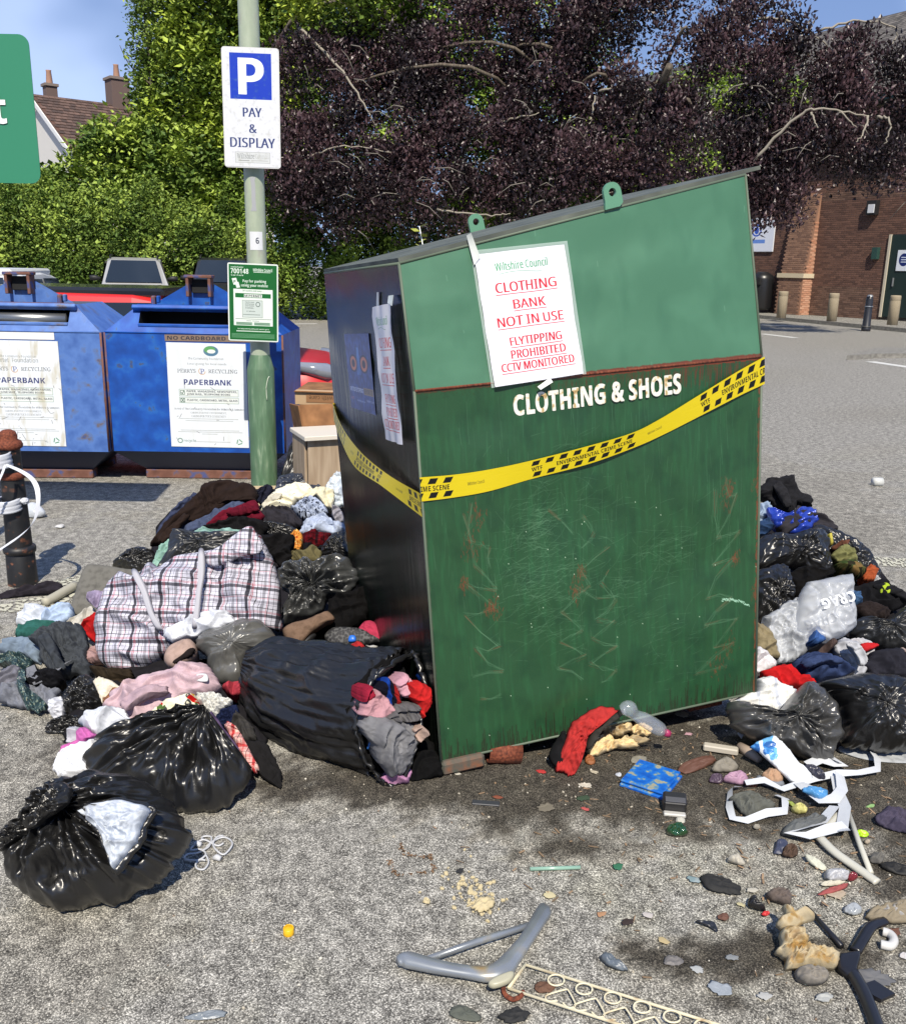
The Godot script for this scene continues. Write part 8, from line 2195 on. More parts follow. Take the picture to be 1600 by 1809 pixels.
	bit("lime_clip", Vector3(1.213, 0, -2.392), 18, 0, [-.011, .023, .011, .032, .026, .017, .015, .002, -.007, .005], mat(lin(0.35, 0.62, 0.01), 0.4), 0.014, "lime green plastic clip right of the coat hanger's bar", "clip")
	bit("green_scrap", Vector3(1.305, 0, -2.548), 12, 0, [-.012, .004, .004, .019, .022, .021, .011, .004], mat(seen(150, 190, 120), 0.6), 0.008, "pale green scrap at the edge of the black soil", "scrap")
	bit("glove", Vector3(1.321, 0, -2.433), 26, 0, [-.04, .034, -.024, .056, .005, .073, .065, .055, .106, .027, .086, -.029, .033, -.018, -.015, .006], cloth(seen(92, 86, 108)), 0.045, "dull purple glove at the right edge", "glove", {"fold": 0.014, "ff": 16.0, "na": 60, "nr": 14})
	bit("stone", Vector3(1.215, 0, -2.364), 35, 0, [-.006, .004, -.002, .014, .011, .014, .01, .004, 0, -.001], mat(seen(190, 176, 156), 0.9), 0.014, "small round pale stone below the lime clip", "stone")
	bit("stone", Vector3(1.203, 0, -2.266), 30, 0, [-.021, .011, -.006, .033, .02, .031, .02, .011, 0, -.001], mat(seen(112, 110, 106), 0.9), 0.03, "round grey stone right of the coat hanger's tip", "stone")
	bit("black_slate", Vector3(1.239, 0, -2.217), 12, 0, [-.034, .036, -.01, .052, .042, .037, .072, .021, .051, -.002, .001, .003], mat(seen(30, 29, 28), 0.7), 0.016, "flat black piece at the right edge above the sandal", "rubber piece")
	bit("white_stone", Vector3(.806, 0, -2.25), 28, 0, [-.023, .016, -.016, .028, .005, .035, .018, .023, .023, 0, .008, -.002, -.006, .007], mat(seen(204, 198, 184), 0.9), 0.025, "angular white stone alone on clean tarmac below the mesh cloth", "stone")
	bit("stone", Vector3(.913, 0, -2.425), 30, 0, [-.008, .006, -.002, .016, .012, .016, .014, .004, .001, -.001], mat(seen(170, 164, 150), 0.9), 0.016, "small pale stone below the ring of white strip", "stone")
	bit("black_rubber", Vector3(.726, 0, -2.122), 10, 0, [-.041, .059, -.03, .072, -.017, .076, .018, .063, .046, .051, .045, .035, .064, .032, .054, .005, .028, -.002, .007, .005, -.028, .016], mat(lin(0.012, 0.012, 0.012), 0.8), 0.014, "black ragged rubber sole on the tarmac right of centre", "rubber piece", {"jag": 0.12})
	bit("stone", Vector3(.872, 0, -2.083), 22, 0, [-.032, .028, -.015, .043, .023, .044, .035, .029, .023, 0, -.002, .007], mat(seen(110, 98, 92), 0.9), 0.035, "smooth brown-grey stone above the dirty cream sock", "stone")
	bit("black_toy", Vector3(.801, 0, -2.055), 22, 0, [-.017, .023, -.008, .043, .006, .045, .009, .027, .025, .01, .016, .004, -.004, .012], mat(lin(0.012, 0.012, 0.013), 0.4), 0.025, "small black broken gadget with a red cap", "gadget")
	bit("bottle_cap", Vector3(.82, 0, -2.042), 25, 0, [-.01, .005, -.002, .014, .011, .013, .011, .005, 0, -.001], mat(seen(226, 60, 58), 0.4), 0.016, "red bottle cap beside the black broken gadget", "bottle cap")
	bit("bottle_cap", Vector3(.705, 0, -2.02), 15, 0, [-.012, .01, -.006, .021, .015, .024, .019, .012, .005, 0], mat(seen(112, 76, 62), 0.8), 0.012, "rusty brown bottle cap below the black rubber sole", "bottle cap")
	bit("black_shard", Vector3(.674, 0, -1.978), 12, 0, [-.041, .036, -.016, .036, .007, .03, .006, 0, -.013, .018], mat(lin(0.018, 0.02, 0.026), 0.35), 0.008, "black pointed plastic shard left of the dirty sock", "shard", {"jag": 0.0, "e": 10.0})
	# dirty sock in three bunches
	var sock := cloth(seen(206, 194, 166), {"albedo_texture": ramped(noise(FastNoiseLite.TYPE_SIMPLEX_SMOOTH, 0.02, 141, 3), 256, [[0.0, Color(0.7, 0.5, 0.28)], [0.3, Color(0.88, 0.76, 0.55)], [0.45, Color(1, 0.98, 0.95)], [1.0, Color(1, 1, 1)]]), "uv1_scale": Vector3.ONE * 4.0})
	var sx := bit("dirty_sock", Vector3(.81, 0, -1.847), 24, 0, [.007, .103, .065, .112, .063, .083, .047, .041, .076, .055, .101, .057, .13, .039, .114, .007, .07, .011, .036, .009, -.003, .002, -.003, .02, -.004, .035, -.023, .046, -.002, .067], sock, 0.05, "stained cream sock in folds on the tarmac at lower right", "sock", {"fold": 0.016, "ff": 14.0, "na": 90, "nr": 20})
	lump("cuff", Vector3(.81, 0, -1.847), 24, 0, [.029, .162, .043, .161, .053, .147, .09, .152, .102, .133, .071, .121, .039, .105, .007, .104, .005, .123, .028, .139], {"up": 0.05, "dn": 0.01, "fold": 0.016, "ff": 14.0, "na": 70, "nr": 16, "seed": 77.0}, sock, "", "", "", sx).transform = Transform3D()
	bit("stone", Vector3(.85, 0, -1.803), 28, 0, [-.032, .03, -.015, .042, .027, .04, .043, .02, .013, 0, -.02, .005], mat(seen(146, 140, 132), 0.95), 0.045, "rounded grey stone under the stained sock's lower end", "stone")
	# black coat hanger
	var bh := root("black_coat_hanger", Vector3(.963, 0, -1.869))
	tag(bh, "broken black plastic coat hanger at the lower right corner", "coat hanger")
	o = bh.position
	var blk := mat(lin(0.012, 0.012, 0.015), 0.3)
	var hp := lump("hub", Vector3(.943, .004, -1.823), 8, 0, [-.004, .064, .018, .072, .055, .078, .05, .057, .028, .02, .026, -.005, .003, -.001, -.017, .031], {"up": 0.018, "dn": 0.004, "na": 40, "nr": 8, "e": 8.0, "jag": 0.0}, blk, "", "", "", bh)
	rod("arm", curve([Vector3(.994, 0, -1.908) - o + Vector3(0, 0.016, 0), Vector3(1.029, 0, -1.948) - o + Vector3(0, 0.02, 0), Vector3(1.066, 0, -1.989) - o + Vector3(0, 0.022, 0), Vector3(1.114, 0, -2.02) - o + Vector3(0, 0.016, 0)], 20), [0.014, 0.016], blk, bh, 10, 0.6)
	rod("arm", curve([Vector3(.958, 0, -1.842) - o + Vector3(0, 0.014, 0), Vector3(.959, 0, -1.789) - o + Vector3(0, 0.014, 0), Vector3(.955, 0, -1.734) - o + Vector3(0, 0.012, 0), Vector3(.945, 0, -1.666) - o + Vector3(0, 0.012, 0)], 20), [0.017], blk, bh, 10, 0.6)
	rod("bar", [Vector3(.934, 0, -2.07) - o + Vector3(0, 0.012, 0), Vector3(.952, 0, -2.001) - o + Vector3(0, 0.012, 0), Vector3(.968, 0, -1.926) - o + Vector3(0, 0.014, 0)], [0.007], blk, bh, 8)
	plate("wing", [Vector2(-0.02, -0.02), Vector2(0.03, -0.04), Vector2(0.06, 0.0), Vector2(0.02, 0.02)], 0.006, 0.014, 1, blk, bh).position = Vector3(.97, 0, -1.776) - o
	tag(rod("white_hook", curve([Vector3(1.093, 0, -1.982) + Vector3(0, 0.014, 0), Vector3(1.107, 0, -1.972) + Vector3(0, 0.014, 0), Vector3(1.106, 0, -1.95) + Vector3(0, 0.014, 0), Vector3(1.088, 0, -1.931) + Vector3(0, 0.014, 0), Vector3(1.067, 0, -1.936) + Vector3(0, 0.014, 0)], 24), [0.011], mat(seen(232, 230, 226), 0.35), null, 10), "white plastic hook curled beside the black coat hanger", "hook")
	var sd := bit("sandal", Vector3(1.128, 0, -2.019), 16, 0, [-.054, .023, -.034, .044, -.008, .053, .072, .07, .129, .067, .1, .016, .03, .002, -.031, .005], mat(seen(150, 138, 116), 0.8), 0.03, "worn grey sandal at the right edge above the black coat hanger", "sandal", {"fold": 0.006, "na": 60})
	lump("upper", Vector3(1.117, .02, -2.002), 16, 0, [-.039, .019, -.019, .038, .05, .054, .107, .051, .086, .018, .03, .005, -.019, .006], {"up": 0.03, "dn": 0.01, "cr": 0.012, "cf": 30.0, "na": 50, "seed": 78.0}, mat(seen(176, 174, 172), 0.7), "", "", "", sd).transform = sd.transform.affine_inverse() * frame(Vector3(1.131, 0, -2.027), 16, 0)
	bit("plastic_disc", Vector3(1.045, 0, -2.05), 20, 0, [-.017, .014, -.006, .03, .015, .038, .031, .029, .025, .007, 0, 0], mat(seen(180, 186, 192), 0.2), 0.018, "round clear plastic lid left of the worn sandal", "lid")
	for q in [[Vector3(.671, 0, -2.182), 0.02, seen(150, 172, 176), "pale blue glass chip left of the black rubber sole", "glass"], [Vector3(.818, 0, -2.142), 0.018, seen(212, 206, 190), "white plaster chip above the black broken gadget", "chip"], [Vector3(.769, 0, -2.083), 0.014, seen(214, 204, 160), "cream chip left of the black broken gadget", "chip"], [Vector3(1.041, 0, -2.136), 0.03, seen(200, 182, 158), "rounded beige stone below the faded red rag", "stone"], [Vector3(.597, 0, -1.848), 0.02, seen(196, 198, 196), "white shell fragment low on the tarmac", "shell"], [Vector3(.636, 0, -1.787), 0.035, seen(170, 178, 186), "curved silvery shell in a dark hollow low in the frame", "shell"], [Vector3(.69, 0, -1.889), 0.018, seen(150, 154, 156), "grey chip left of the stained sock", "chip"], [Vector3(1.114, 0, -1.905), 0.016, seen(226, 220, 216), "white pebble at the right edge below the hook", "pebble"], [Vector3(1.008, 0, -1.834), 0.05, seen(116, 116, 118), "flat grey slate by the black coat hanger's lower arm", "slate"], [Vector3(.729, 0, -1.77), 0.02, seen(200, 200, 196), "white chip below the rounded grey stone", "chip"], [Vector3(.866, 0, -1.772), 0.024, seen(190, 192, 188), "pale pebble right of the white chip", "pebble"], [Vector3(1.12, 0, -1.985), 0.03, seen(120, 80, 62), "rusty scrap between sandal and white hook", "scrap"],
			[Vector3(.029, 0, -2.707), 0.016, seen(226, 220, 204), "small white pebble near the bank's rusty foot", "pebble"], [Vector3(.303, 0, -2.727), 0.02, seen(206, 60, 58), "red plastic disc near the rusty pipe", "disc"], [Vector3(.477, 0, -2.732), 0.018, seen(200, 190, 166), "beige pebble right of the red and black cloth", "pebble"], [Vector3(.421, 0, -2.514), 0.014, seen(206, 96, 92), "small red disc on the dark patch of tarmac", "disc"], [Vector3(.439, 0, -2.648), 0.03, seen(222, 214, 196), "angular white chip below the cream foam", "chip"], [Vector3(.423, 0, -2.576), 0.026, seen(62, 84, 62), "dark green plastic leaf below the angular white chip", "plastic piece"], [Vector3(.299, 0, -2.519), 0.035, seen(132, 124, 108), "flat stone sunk in the tarmac at centre", "stone"], [Vector3(.472, 0, -2.23), 0.022, seen(70, 130, 100), "green glass chip right of the straw", "glass"], [Vector3(.273, 0, -2.11), 0.022, seen(226, 214, 170), "cream crumb right of the scattered crumbs", "crumb"], [Vector3(.518, 0, -2.035), 0.018, seen(214, 206, 200), "white chip on the dark oily patch", "chip"], [Vector3(.458, 0, -2.007), 0.02, seen(62, 48, 44), "dark shell piece with a white edge on the oily patch", "shell"], [Vector3(.538, 0, -1.946), 0.018, seen(206, 186, 140), "tan chip below the oily patch", "chip"], [Vector3(.4, 0, -2.036), 0.016, seen(196, 150, 112), "orange-brown crumb above the oily patch", "crumb"], [Vector3(.155, 0, -1.697), 0.04, seen(40, 40, 40), "black pebble with white streak near the lower edge", "pebble"], [Vector3(.154, 0, -2.567), 0.016, seen(150, 84, 60), "rust flake beside the black label", "flake"], [Vector3(.851, 0, -3), 0.016, seen(214, 170, 180), "pale pink sliver on the soil behind the brown sole", "sliver"], [Vector3(.868, 0, -3.149), 0.03, seen(196, 190, 160), "flat cream scrap under the bank's front edge", "scrap"], [Vector3(.038, 0, -2.202), 0.012, seen(50, 50, 52), "dark pebble above the cream crumbs", "pebble"], [Vector3(.677, 0, -2.179), 0.02, seen(176, 190, 192), "clear glass chip near the black rubber sole", "glass"]]:
		var r: float = q[1]
		var pts := []
		for k in 7:
			var a := TAU * k / 7.0
			var s := r * rng.randf_range(0.6, 1.1)
			pts += [cos(a) * s, sin(a) * s * 0.75]
		bit((q[4] as String).replace(" ", "_"), q[0], rng.randf_range(4, 18), rng.randf_range(-40, 40), pts, mat(q[2], 0.3 if "glass" in q[4] else 0.8), r * (0.4 if "pebble" in q[4] else 0.2), q[3], q[4], {"na": 24, "nr": 6, "jag": 0.25, "e": 6.0, "sharp": 0.9})

	# ---- in front of the bank
	var redm := cloth(seen(206, 62, 60))
	var rc := bit("padded_gilet", Vector3(.384, 0, -2.714), 58, 0, [-.036, .028, -.001, .117, .034, .181, .113, .221, .178, .214, .126, .186, .08, .137, .058, .066, .03, .006, -.007, .003], redm, 0.05, "red and black padded gilet lying in an arc before the bank", "clothing", {"fold": 0.014, "na": 80, "nr": 18})
	lump("lining", Vector3(.377, 0, -2.714), 50, 0, [-.047, .065, -.023, .112, .004, .147, .014, .123, .001, .079, .011, .04, -.013, .019, -.033, .032], {"up": 0.045, "dn": 0.01, "fold": 0.012, "na": 50, "seed": 61.0}, cloth(seen(30, 30, 32)), "", "", "", rc).transform = rc.transform.affine_inverse() * frame(Vector3(.377, 0, -2.714), 50, 0)
	lump("trim", Vector3(.384, 0, -2.714), 58, 0, [.066, .092, .084, .142, .133, .188, .188, .214, .195, .199, .143, .17, .1, .123, .076, .083], {"up": 0.045, "dn": 0.01, "fold": 0.008, "na": 50, "seed": 62.0}, cloth(seen(66, 64, 60)), "", "", "", rc).transform = Transform3D()
	var foam := mat(Color(1, 1, 1), 0.9, {"albedo_texture": ramped(noise(FastNoiseLite.TYPE_SIMPLEX_SMOOTH, 0.04, 151, 4), 256, [[0.0, Color(0.55, 0.42, 0.28)], [0.4, Color(0.78, 0.68, 0.5)], [1.0, Color(0.86, 0.8, 0.66)]]), "uv1_triplanar": true, "uv1_scale": Vector3.ONE * 4.0})
	bit("foam_lump", Vector3(.579, 0, -2.923), 55, 0, [-.055, .055, -.025, .095, .048, .101, .056, .057, .008, .018, -.038, .027], foam, 0.06, "large torn cream foam lump beside the gilet", "foam", {"jag": 0.12, "cr": 0.02})
	bit("foam_lump", Vector3(.671, 0, -2.956), 55, 0, [-.038, .038, -.004, .069, .042, .043, .033, .016, -.017, .014], foam, 0.05, "rounded cream foam lump left of the plastic bottle", "foam", {"jag": 0.1, "cr": 0.015})
	bit("foam_lump", Vector3(.549, 0, -2.824), 32, 0, [-.084, .029, -.063, .076, -.02, .085, .028, .066, .079, .083, .128, .08, .082, .044, .004, .035, -.063, -.001], foam, 0.035, "flat crumbling cream foam in front of the larger lump", "foam", {"jag": 0.2, "cr": 0.02, "na": 70})
	bit("orange_leaf", Vector3(.473, 0, -2.775), 20, 0, [-.018, .021, -.005, .048, .017, .031, .014, .005, -.007, 0], mat(seen(160, 98, 54), 0.7), 0.016, "curled orange-brown leaf beside the gilet", "leaf")
	var bo := root("plastic_bottle", Vector3(.691, 0, -3.024))
	tag(bo, "clear crushed plastic drinks bottle with pink cap lying under the bank's edge", "bottle")
	o = bo.position
	var pet := film(Color(lin(0.5, 0.54, 0.6), 0.22), 0.12, {"transparency": BaseMaterial3D.TRANSPARENCY_ALPHA, "normal_scale": 0.8})
	rod("body", curve([Vector3(.562, .205, -2.78) - o, Vector3(.586, .212, -2.78) - o, Vector3(.61, .185, -2.79) - o, Vector3(.648, .16, -2.8) - o, Vector3(.702, .12, -2.82) - o, Vector3(.724, .102, -2.83) - o], 26), curve([Vector2(0.016, 0), Vector2(0.027, 0), Vector2(0.019, 0), Vector2(0.025, 0), Vector2(0.024, 0), Vector2(0.011, 0)], 26).map(func(v): return v.x), pet, bo, 14)
	rod("cap", [Vector3(.724, .102, -2.83) - o, Vector3(.739, .093, -2.835) - o], [0.013], mat(seen(190, 60, 110), 0.4), bo, 12)
	# blue case
	var bc := root("blue_case", Vector3(.655, 0, -2.68), deg_to_rad(-33))
	tag(bc, "scratched bright blue flat plastic case lying on the soil", "case")
	var bl := mat(Color(1, 1, 1), 0.35, {"albedo_texture": ramped(noise(FastNoiseLite.TYPE_SIMPLEX_SMOOTH, 0.02, 161, 5), 256, [[0.0, Color(0.05, 0.28, 0.62)], [0.55, Color(0.1, 0.4, 0.75)], [0.68, Color(0.35, 0.5, 0.6)], [0.76, Color(0.62, 0.6, 0.5)], [1.0, Color(0.5, 0.52, 0.5)]]), "uv1_triplanar": true, "uv1_scale": Vector3.ONE * 4.0})
	box("tray", Vector3(0, 0.008, 0), Vector3(0.15, 0.012, 0.165), bl, bc, 0.003)
	box("lid", Vector3(-0.003, 0.021, -0.002), Vector3(0.142, 0.008, 0.158), bl, bc, 0.003)
	bit("plastic_bead", Vector3(.554, 0, -2.707), 20, 0, [-.01, .01, -.001, .018, .012, .012, .007, -.001, -.005, 0], mat(seen(214, 220, 230), 0.4), 0.012, "white plastic bead at the blue case's left corner", "bead")
	bit("clear_scrap", Vector3(.636, 0, -2.788), 14, 0, [-.025, .009, -.014, .04, .032, .039, .022, .008, -.003, 0], mat(seen(150, 146, 134), 0.3), 0.01, "clear plastic scrap behind the blue case", "scrap")
	var gd := root("broken_gadget", Vector3(.693, 0, -2.523), deg_to_rad(-8))
	tag(gd, "small broken black and white plastic box below the blue case", "gadget")
	box("case", Vector3(0, 0.03, 0), Vector3(0.07, 0.045, 0.05), mat(lin(0.02, 0.02, 0.022), 0.4), gd, 0.006, Basis(Vector3.RIGHT, 0.25))
	box("white_edge", Vector3(0, 0.006, 0.03), Vector3(0.066, 0.012, 0.02), mat(seen(216, 214, 208), 0.5), gd, 0.003)
	box("window", Vector3(0.0, 0.05, 0.02), Vector3(0.06, 0.004, 0.02), mat(lin(0.08, 0.08, 0.09), 0.2), gd, 0.001, Basis(Vector3.RIGHT, 0.25))
	bit("green_glass", Vector3(.67, 0, -2.38), 24, 0, [-.029, .013, -.018, .037, .014, .045, .034, .017, .024, .003, -.006, 0], mat(lin(0.01, 0.05, 0.015), 0.06, {"metallic_specular": 0.8}), 0.03, "curved dark green bottle glass below the broken black box", "glass", {"cr": 0.01})
	bit("white_chip", Vector3(.696, 0, -2.453), 20, 0, [-.014, .003, -.006, .018, .015, .015, .014, -.002, -.001, -.005], mat(seen(206, 204, 192), 0.8), 0.016, "white chip above the green bottle glass", "chip")
	box("black_label", Vector3(.118, 0, -2.535) + Vector3(0, 0.006, 0), Vector3(0.085, 0.006, 0.024), mat(seen(66, 68, 74), 0.5), null, 0.002, Basis(Vector3.UP, -0.1))
	tag(get_child(get_child_count() - 1), "flat dark grey plastic tag on the tarmac below the rusty pipe", "tag")
	tag(rod("straw", [Vector3(.23, 0, -2.215) + Vector3(0, 0.006, 0), Vector3(.301, 0, -2.221) + Vector3(0, 0.006, 0), Vector3(.369, 0, -2.227) + Vector3(0, 0.006, 0)], [0.0055], mat(seen(160, 200, 180), 0.25), null, 8), "pale green plastic straw lying on the tarmac", "straw")
	var cap := root("bottle_cap", Vector3(-.385, 0, -1.949))
	tag(cap, "yellow plastic bottle cap standing alone on the tarmac at left", "bottle cap")
	turned("cap", [[0.0, 0.017], [0.011, 0.017], [0.0125, 0.0155], [0.014, 0.002], [0.0125, 0.0]], mat(lin(0.75, 0.42, 0.01), 0.4), cap, 20)
	turned("rim", [[0.0105, 0.0175], [0.0122, 0.019], [0.0134, 0.0165]], mat(lin(0.75, 0.42, 0.01), 0.4), cap, 20)
	# crumbs: the largest as things, the rest as one
	var crumb := mat(seen(222, 206, 164), 0.9)
	var where := []
	for k in 90:
		var g := Vector2(rng.randfn(), rng.randfn())
		where.append(Vector3(.073, 0, -2.119) + Vector3(g.x * 0.035 + g.y * 0.02, 0, g.y * 0.055))
	var cs := begin()
	for k in where.size():
		block(cs, where[k] + Vector3(0, 0.002, 0), Vector3(1, 0.6, 0.9) * rng.randf_range(0.004, 0.013), 0.003, Basis.from_euler(Vector3(rng.randf(), rng.randf() * 6.0, rng.randf())))
	tag(part("crumbs", cs, crumb), "pale cream foam crumbs scattered on the tarmac at centre", "crumbs", "", "stuff")
	bit("crumb", Vector3(.095, 0, -2.039), 14, 0, [-.026, .009, -.013, .037, .014, .047, .03, .028, .013, 0, -.013, -.003], crumb, 0.018, "largest cream crumb at the lower end of the scattered crumbs", "crumb", {"jag": 0.2})
	bit("crumb", Vector3(-.05, 0, -2.062), 14, 0, [-.01, .006, -.003, .021, .01, .016, .008, 0], crumb, 0.014, "single cream crumb left of the scattered crumbs", "crumb")
	bit("slate", Vector3(.048, 0, -1.677), 6, 0, [-.037, .025, -.023, .043, .005, .042, .036, .014, .022, 0, -.018, .007], mat(seen(96, 100, 90), 0.85), 0.012, "flat green-grey slate chip near the lower edge", "slate")
	bit("mussel_shell", Vector3(.402, 0, -1.839), 12, 0, [-.03, .038, -.015, .05, .009, .03, .032, .003, .01, 0, -.017, .016], mat(seen(112, 122, 132), 0.35), 0.02, "blue-grey mussel shell on the tarmac above the white lattice", "shell")
	bit("grey_leaf", Vector3(.546, 0, -1.856), 8, 0, [-.024, .008, -.013, .034, .012, .033, .026, .018, .006, .003], mat(seen(126, 122, 120), 0.6), 0.01, "grey plastic leaf right of the mussel shell", "plastic piece")
	bit("leather_scrap", Vector3(.231, 0, -1.771), 8, 0, [-.024, .01, -.014, .027, .012, .027, .027, .017, .014, -.002, -.015, -.006], mat(seen(116, 82, 62), 0.8), 0.012, "brown leather scrap under the white lattice's end", "scrap")
	bit("grey_sliver", Vector3(-.523, 0, -1.678), 8, 0, [-.042, -.005, -.015, .011, .039, .018, .043, .001, -.009, -.011], mat(seen(150, 158, 164), 0.3), 0.012, "silver-grey film sliver at the lower edge", "film")
	# silver coat hanger
	var ch := root("silver_coat_hanger", Vector3(.068, 0, -1.83))
	tag(ch, "silver-grey moulded coat hanger with rusty hook in the foreground", "coat hanger")
	o = ch.position
	var sil := mat(Color(1, 1, 1), 0.3, {"metallic": 0.4, "albedo_texture": ramped(noise(FastNoiseLite.TYPE_SIMPLEX_SMOOTH, 0.01, 171, 3), 256, [[0.0, Color(0.42, 0.44, 0.46)], [0.8, Color(0.58, 0.6, 0.62)], [0.93, Color(0.68, 0.6, 0.45)], [1.0, Color(0.7, 0.55, 0.35)]]), "uv1_triplanar": true, "uv1_scale": Vector3.ONE * 2.0})
	var y := Vector3(0, 0.026, 0)
	rod("shoulder", curve([Vector3(-.109, 0, -1.832) - o + y, Vector3(-.086, 0, -1.838) - o + y, Vector3(-.018, 0, -1.818) - o + y, Vector3(.054, 0, -1.803) - o + y, Vector3(.101, 0, -1.798) - o + y, Vector3(.135, 0, -1.813) - o + y, Vector3(.161, 0, -1.853) - o + y, Vector3(.194, 0, -1.908) - o + y, Vector3(.23, 0, -1.978) - o + y, Vector3(.248, 0, -2.016) - o + y, Vector3(.248, 0, -2.039) - o + y], 60), curve([Vector2(0.016, 0), Vector2(0.03, 0), Vector2(0.026, 0), Vector2(0.024, 0), Vector2(0.03, 0), Vector2(0.035, 0), Vector2(0.03, 0), Vector2(0.025, 0), Vector2(0.026, 0), Vector2(0.028, 0), Vector2(0.016, 0)], 60).map(func(v): return v.x * 0.72), sil, ch, 14, 0.75)
	rod("bar", [Vector3(-.047, 0, -1.839) - o + Vector3(0, 0.024, 0), Vector3(.079, 0, -1.904) - o + Vector3(0, 0.026, 0), Vector3(.215, 0, -1.97) - o + Vector3(0, 0.024, 0)], [0.0085], sil, ch, 12)
	lump("label", Vector3(.126, .036, -1.747), 14, 0, [-.028, .005, -.013, .019, .029, .037, .034, .026, .019, .008, -.014, -.004], {"up": 0.012, "dn": 0.004, "na": 40, "nr": 6, "e": 6.0, "jag": 0.0}, mat(seen(200, 196, 170), 0.4), "", "", "", ch)
	rod("hook", curve([Vector3(.135, 0, -1.801) - o + Vector3(0, 0.02, 0), Vector3(.135, 0, -1.775) - o + Vector3(0, 0.016, 0), Vector3(.138, 0, -1.753) - o + Vector3(0, 0.012, 0), Vector3(.155, 0, -1.74) - o + Vector3(0, 0.01, 0), Vector3(.174, 0, -1.75) - o + Vector3(0, 0.01, 0), Vector3(.18, 0, -1.764) - o + Vector3(0, 0.01, 0)], 30), [0.0055], M.rust, ch, 8)
	# white wire lattice
	var la := root("wire_lattice", Vector3(.19, 0, -1.846))
	tag(la, "cream painted wire trim of hearts and rings in the lower foreground", "wire trim")
	o = la.position
	var cream := mat(Color(1, 1, 1), 0.6, {"albedo_texture": ramped(noise(FastNoiseLite.TYPE_SIMPLEX_SMOOTH, 0.02, 181, 3), 128, [[0.0, Color(0.5, 0.36, 0.2)], [0.25, Color(0.8, 0.76, 0.64)], [1.0, Color(0.86, 0.83, 0.72)]]), "uv1_triplanar": true, "uv1_scale": Vector3.ONE * 5.0})
	var ax: Vector3 = (Vector3(.542, 0, -1.7) - Vector3(.19, 0, -1.846)).normalized()
	var dn: Vector3 = Vector3(.147, 0, -1.77) - Vector3(.19, 0, -1.846)
	var wide := dn.length()
	dn = dn.normalized()
	var h0 := Vector3(0, 0.012, 0)
	var long := 0.95
	rod("rail", [h0, h0 + ax * long * 0.5, h0 + ax * long], [0.0036], cream, la, 8)
	rod("rail", [h0 + dn * wide, h0 + dn * wide + ax * long * 0.5, h0 + dn * wide + ax * long], [0.0036], cream, la, 8)
	rod("end_bar", [h0, h0 + dn * wide * 0.5, h0 + dn * wide], [0.0045], cream, la, 8)
	var step: float = (Vector3(.297, 0, -1.791) - Vector3(.238, 0, -1.821)).length()
	for k in 9:
		var s0 := 0.085 + k * step
		if s0 > long - 0.03:
			break
		var ring := []
		for j in 19:
			var a := TAU * j / 18.0
			ring.append(h0 + Vector3(0, 0.004, 0) + ax * (s0 + cos(a) * 0.018) + dn * (0.022 + sin(a) * 0.018))
		rod("ring", ring, [0.0022], cream, la, 6)
		for side in [-1.0, 1.0]:
			var hh := []
			for q in [[0.0, 0.03], [0.018, wide * 0.55], [0.034, wide * 0.8], [0.024, wide * 0.95], [0.006, wide * 0.84]]:
				hh.append(h0 + Vector3(0, 0.002, 0) + ax * (s0 + step * 0.5 + side * float(q[0])) + dn * (0.006 + float(q[1])))
			rod("heart", curve(hh, 20), [0.0022], cream, la, 6)
	# faint orange survey mark on the tarmac
	var mk := begin(false)
	var marks := mat(seen(158, 124, 92), 0.9)
	for l in [[Vector3(-.162, 0, -2.249), Vector3(-.134, 0, -2.181)], [Vector3(-.134, 0, -2.181), Vector3(-.031, 0, -2.203)], [Vector3(-.031, 0, -2.203), Vector3(-.048, 0, -2.274)], [Vector3(-.134, 0, -2.329), Vector3(-.115, 0, -2.271)], [Vector3(-.115, 0, -2.271), Vector3(-.045, 0, -2.263)]]:
		for k in 22:
			var v: Vector3 = (l[0] as Vector3).lerp(l[1], rng.randf())
			bits(mk, v + Vector3(rng.randfn(), 0, rng.randfn()) * 0.003, rng.randf_range(0.003, 0.007))
	tag(part("paint_mark", mk, marks), "", "", "", "structure")
	tag(rod("paper_cup", [Vector3(3.28, 0, -7.11) + Vector3(0, 0.03, 0), Vector3(3.353, 0, -7.117) + Vector3(0, 0.03, 0)], [0.035], mat(seen(226, 228, 224), 0.5), null, 10), "white crumpled paper cup on the open tarmac at right", "cup")
	lump("white_tissue", Vector3(-2.412, 0, -5.484), 12, 0, [-.032, -.001, -.012, .016, .019, .029, .016, -.013], {"up": 0.02, "dn": 0.005, "na": 24, "nr": 6}, mat(seen(226, 226, 226), 0.7), "white scrap of tissue on the tarmac right of the iron bollard", "tissue")
	# grit and broken chips everywhere, thickest on the soil
	var chip := begin()
	block(chip, Vector3.ZERO, Vector3(1, 0.6, 0.8), 0.25)
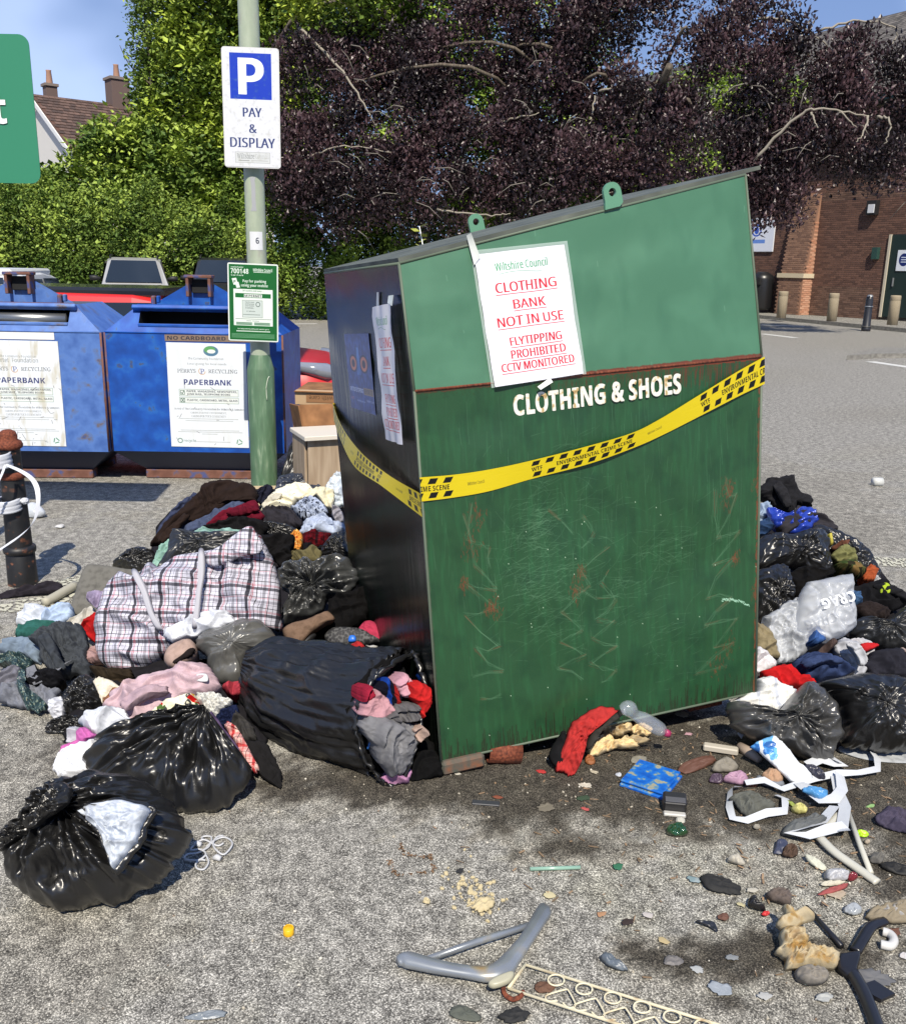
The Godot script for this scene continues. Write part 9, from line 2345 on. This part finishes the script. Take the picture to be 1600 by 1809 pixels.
	chip.generate_normals()
	var cmesh := chip.commit()
	var at := []
	var tn := []
	for k in 9000:
		var x := rng.randf_range(-2.6, 2.8)
		var z := -1.35 - pow(rng.randf(), 1.1) * 3.0
		var dirty := maxf(spot(x, z, 0.6, -2.75, 1.4, 0.5), maxf(spot(x, z, 1.2, -2.2, 0.8, 0.7), spot(x, z, -0.2, -2.6, 0.6, 0.2)))
		if rng.randf() > 0.12 + clampf(dirty * 2.0, 0.0, 0.88):
			continue
		var s := 0.0022 + 0.006 * pow(rng.randf(), 4.0)
		at.append(Transform3D(Basis.from_euler(Vector3(rng.randf(), rng.randf(), rng.randf()) * TAU).scaled(Vector3.ONE * s), Vector3(x, s * 0.3 + 0.004 * clampf(dirty, 0.0, 1.0), z)))
		var f := rng.randf()
		tn.append(Color(0.42, 0.38, 0.3) if f < 0.4 else (Color(0.6, 0.56, 0.48) if f < 0.6 else (Color(0.05, 0.042, 0.035) if f < 0.85 else Color(0.22, 0.15, 0.1))))
	scatter("grit", cmesh, M.grit, at, tn)
	# dead twigs and leaf scraps on the soil
	at = []
	tn = []
	for k in 420:
		var g := Vector2(rng.randfn(), rng.randfn())
		var p := Vector3(1.05 + g.x * 0.45, 0.006, -2.5 + g.y * 0.28)
		at.append(Transform3D(Basis.from_euler(Vector3(0, rng.randf() * TAU, rng.randf_range(-0.2, 0.2))).scaled_local(Vector3(rng.randf_range(0.008, 0.03), 0.003, rng.randf_range(0.002, 0.008))), p))
		tn.append(Color(0.12, 0.085, 0.05).lerp(Color(0.3, 0.2, 0.12), rng.randf()))
	scatter("twigs", cmesh, M.grit, at, tn)


func bits(st: SurfaceTool, at: Vector3, r: float) -> void:
	var c := at + Vector3(0, 0.0042, 0)
	var n := 6
	for k in n:
		var a := TAU * k / n
		var b := TAU * (k + 1) / n
		st.add_vertex(c)
		st.add_vertex(c + Vector3(cos(a), 0, sin(a)) * r * 0.6)
		st.add_vertex(c + Vector3(cos(b), 0, sin(b)) * r * 0.6)
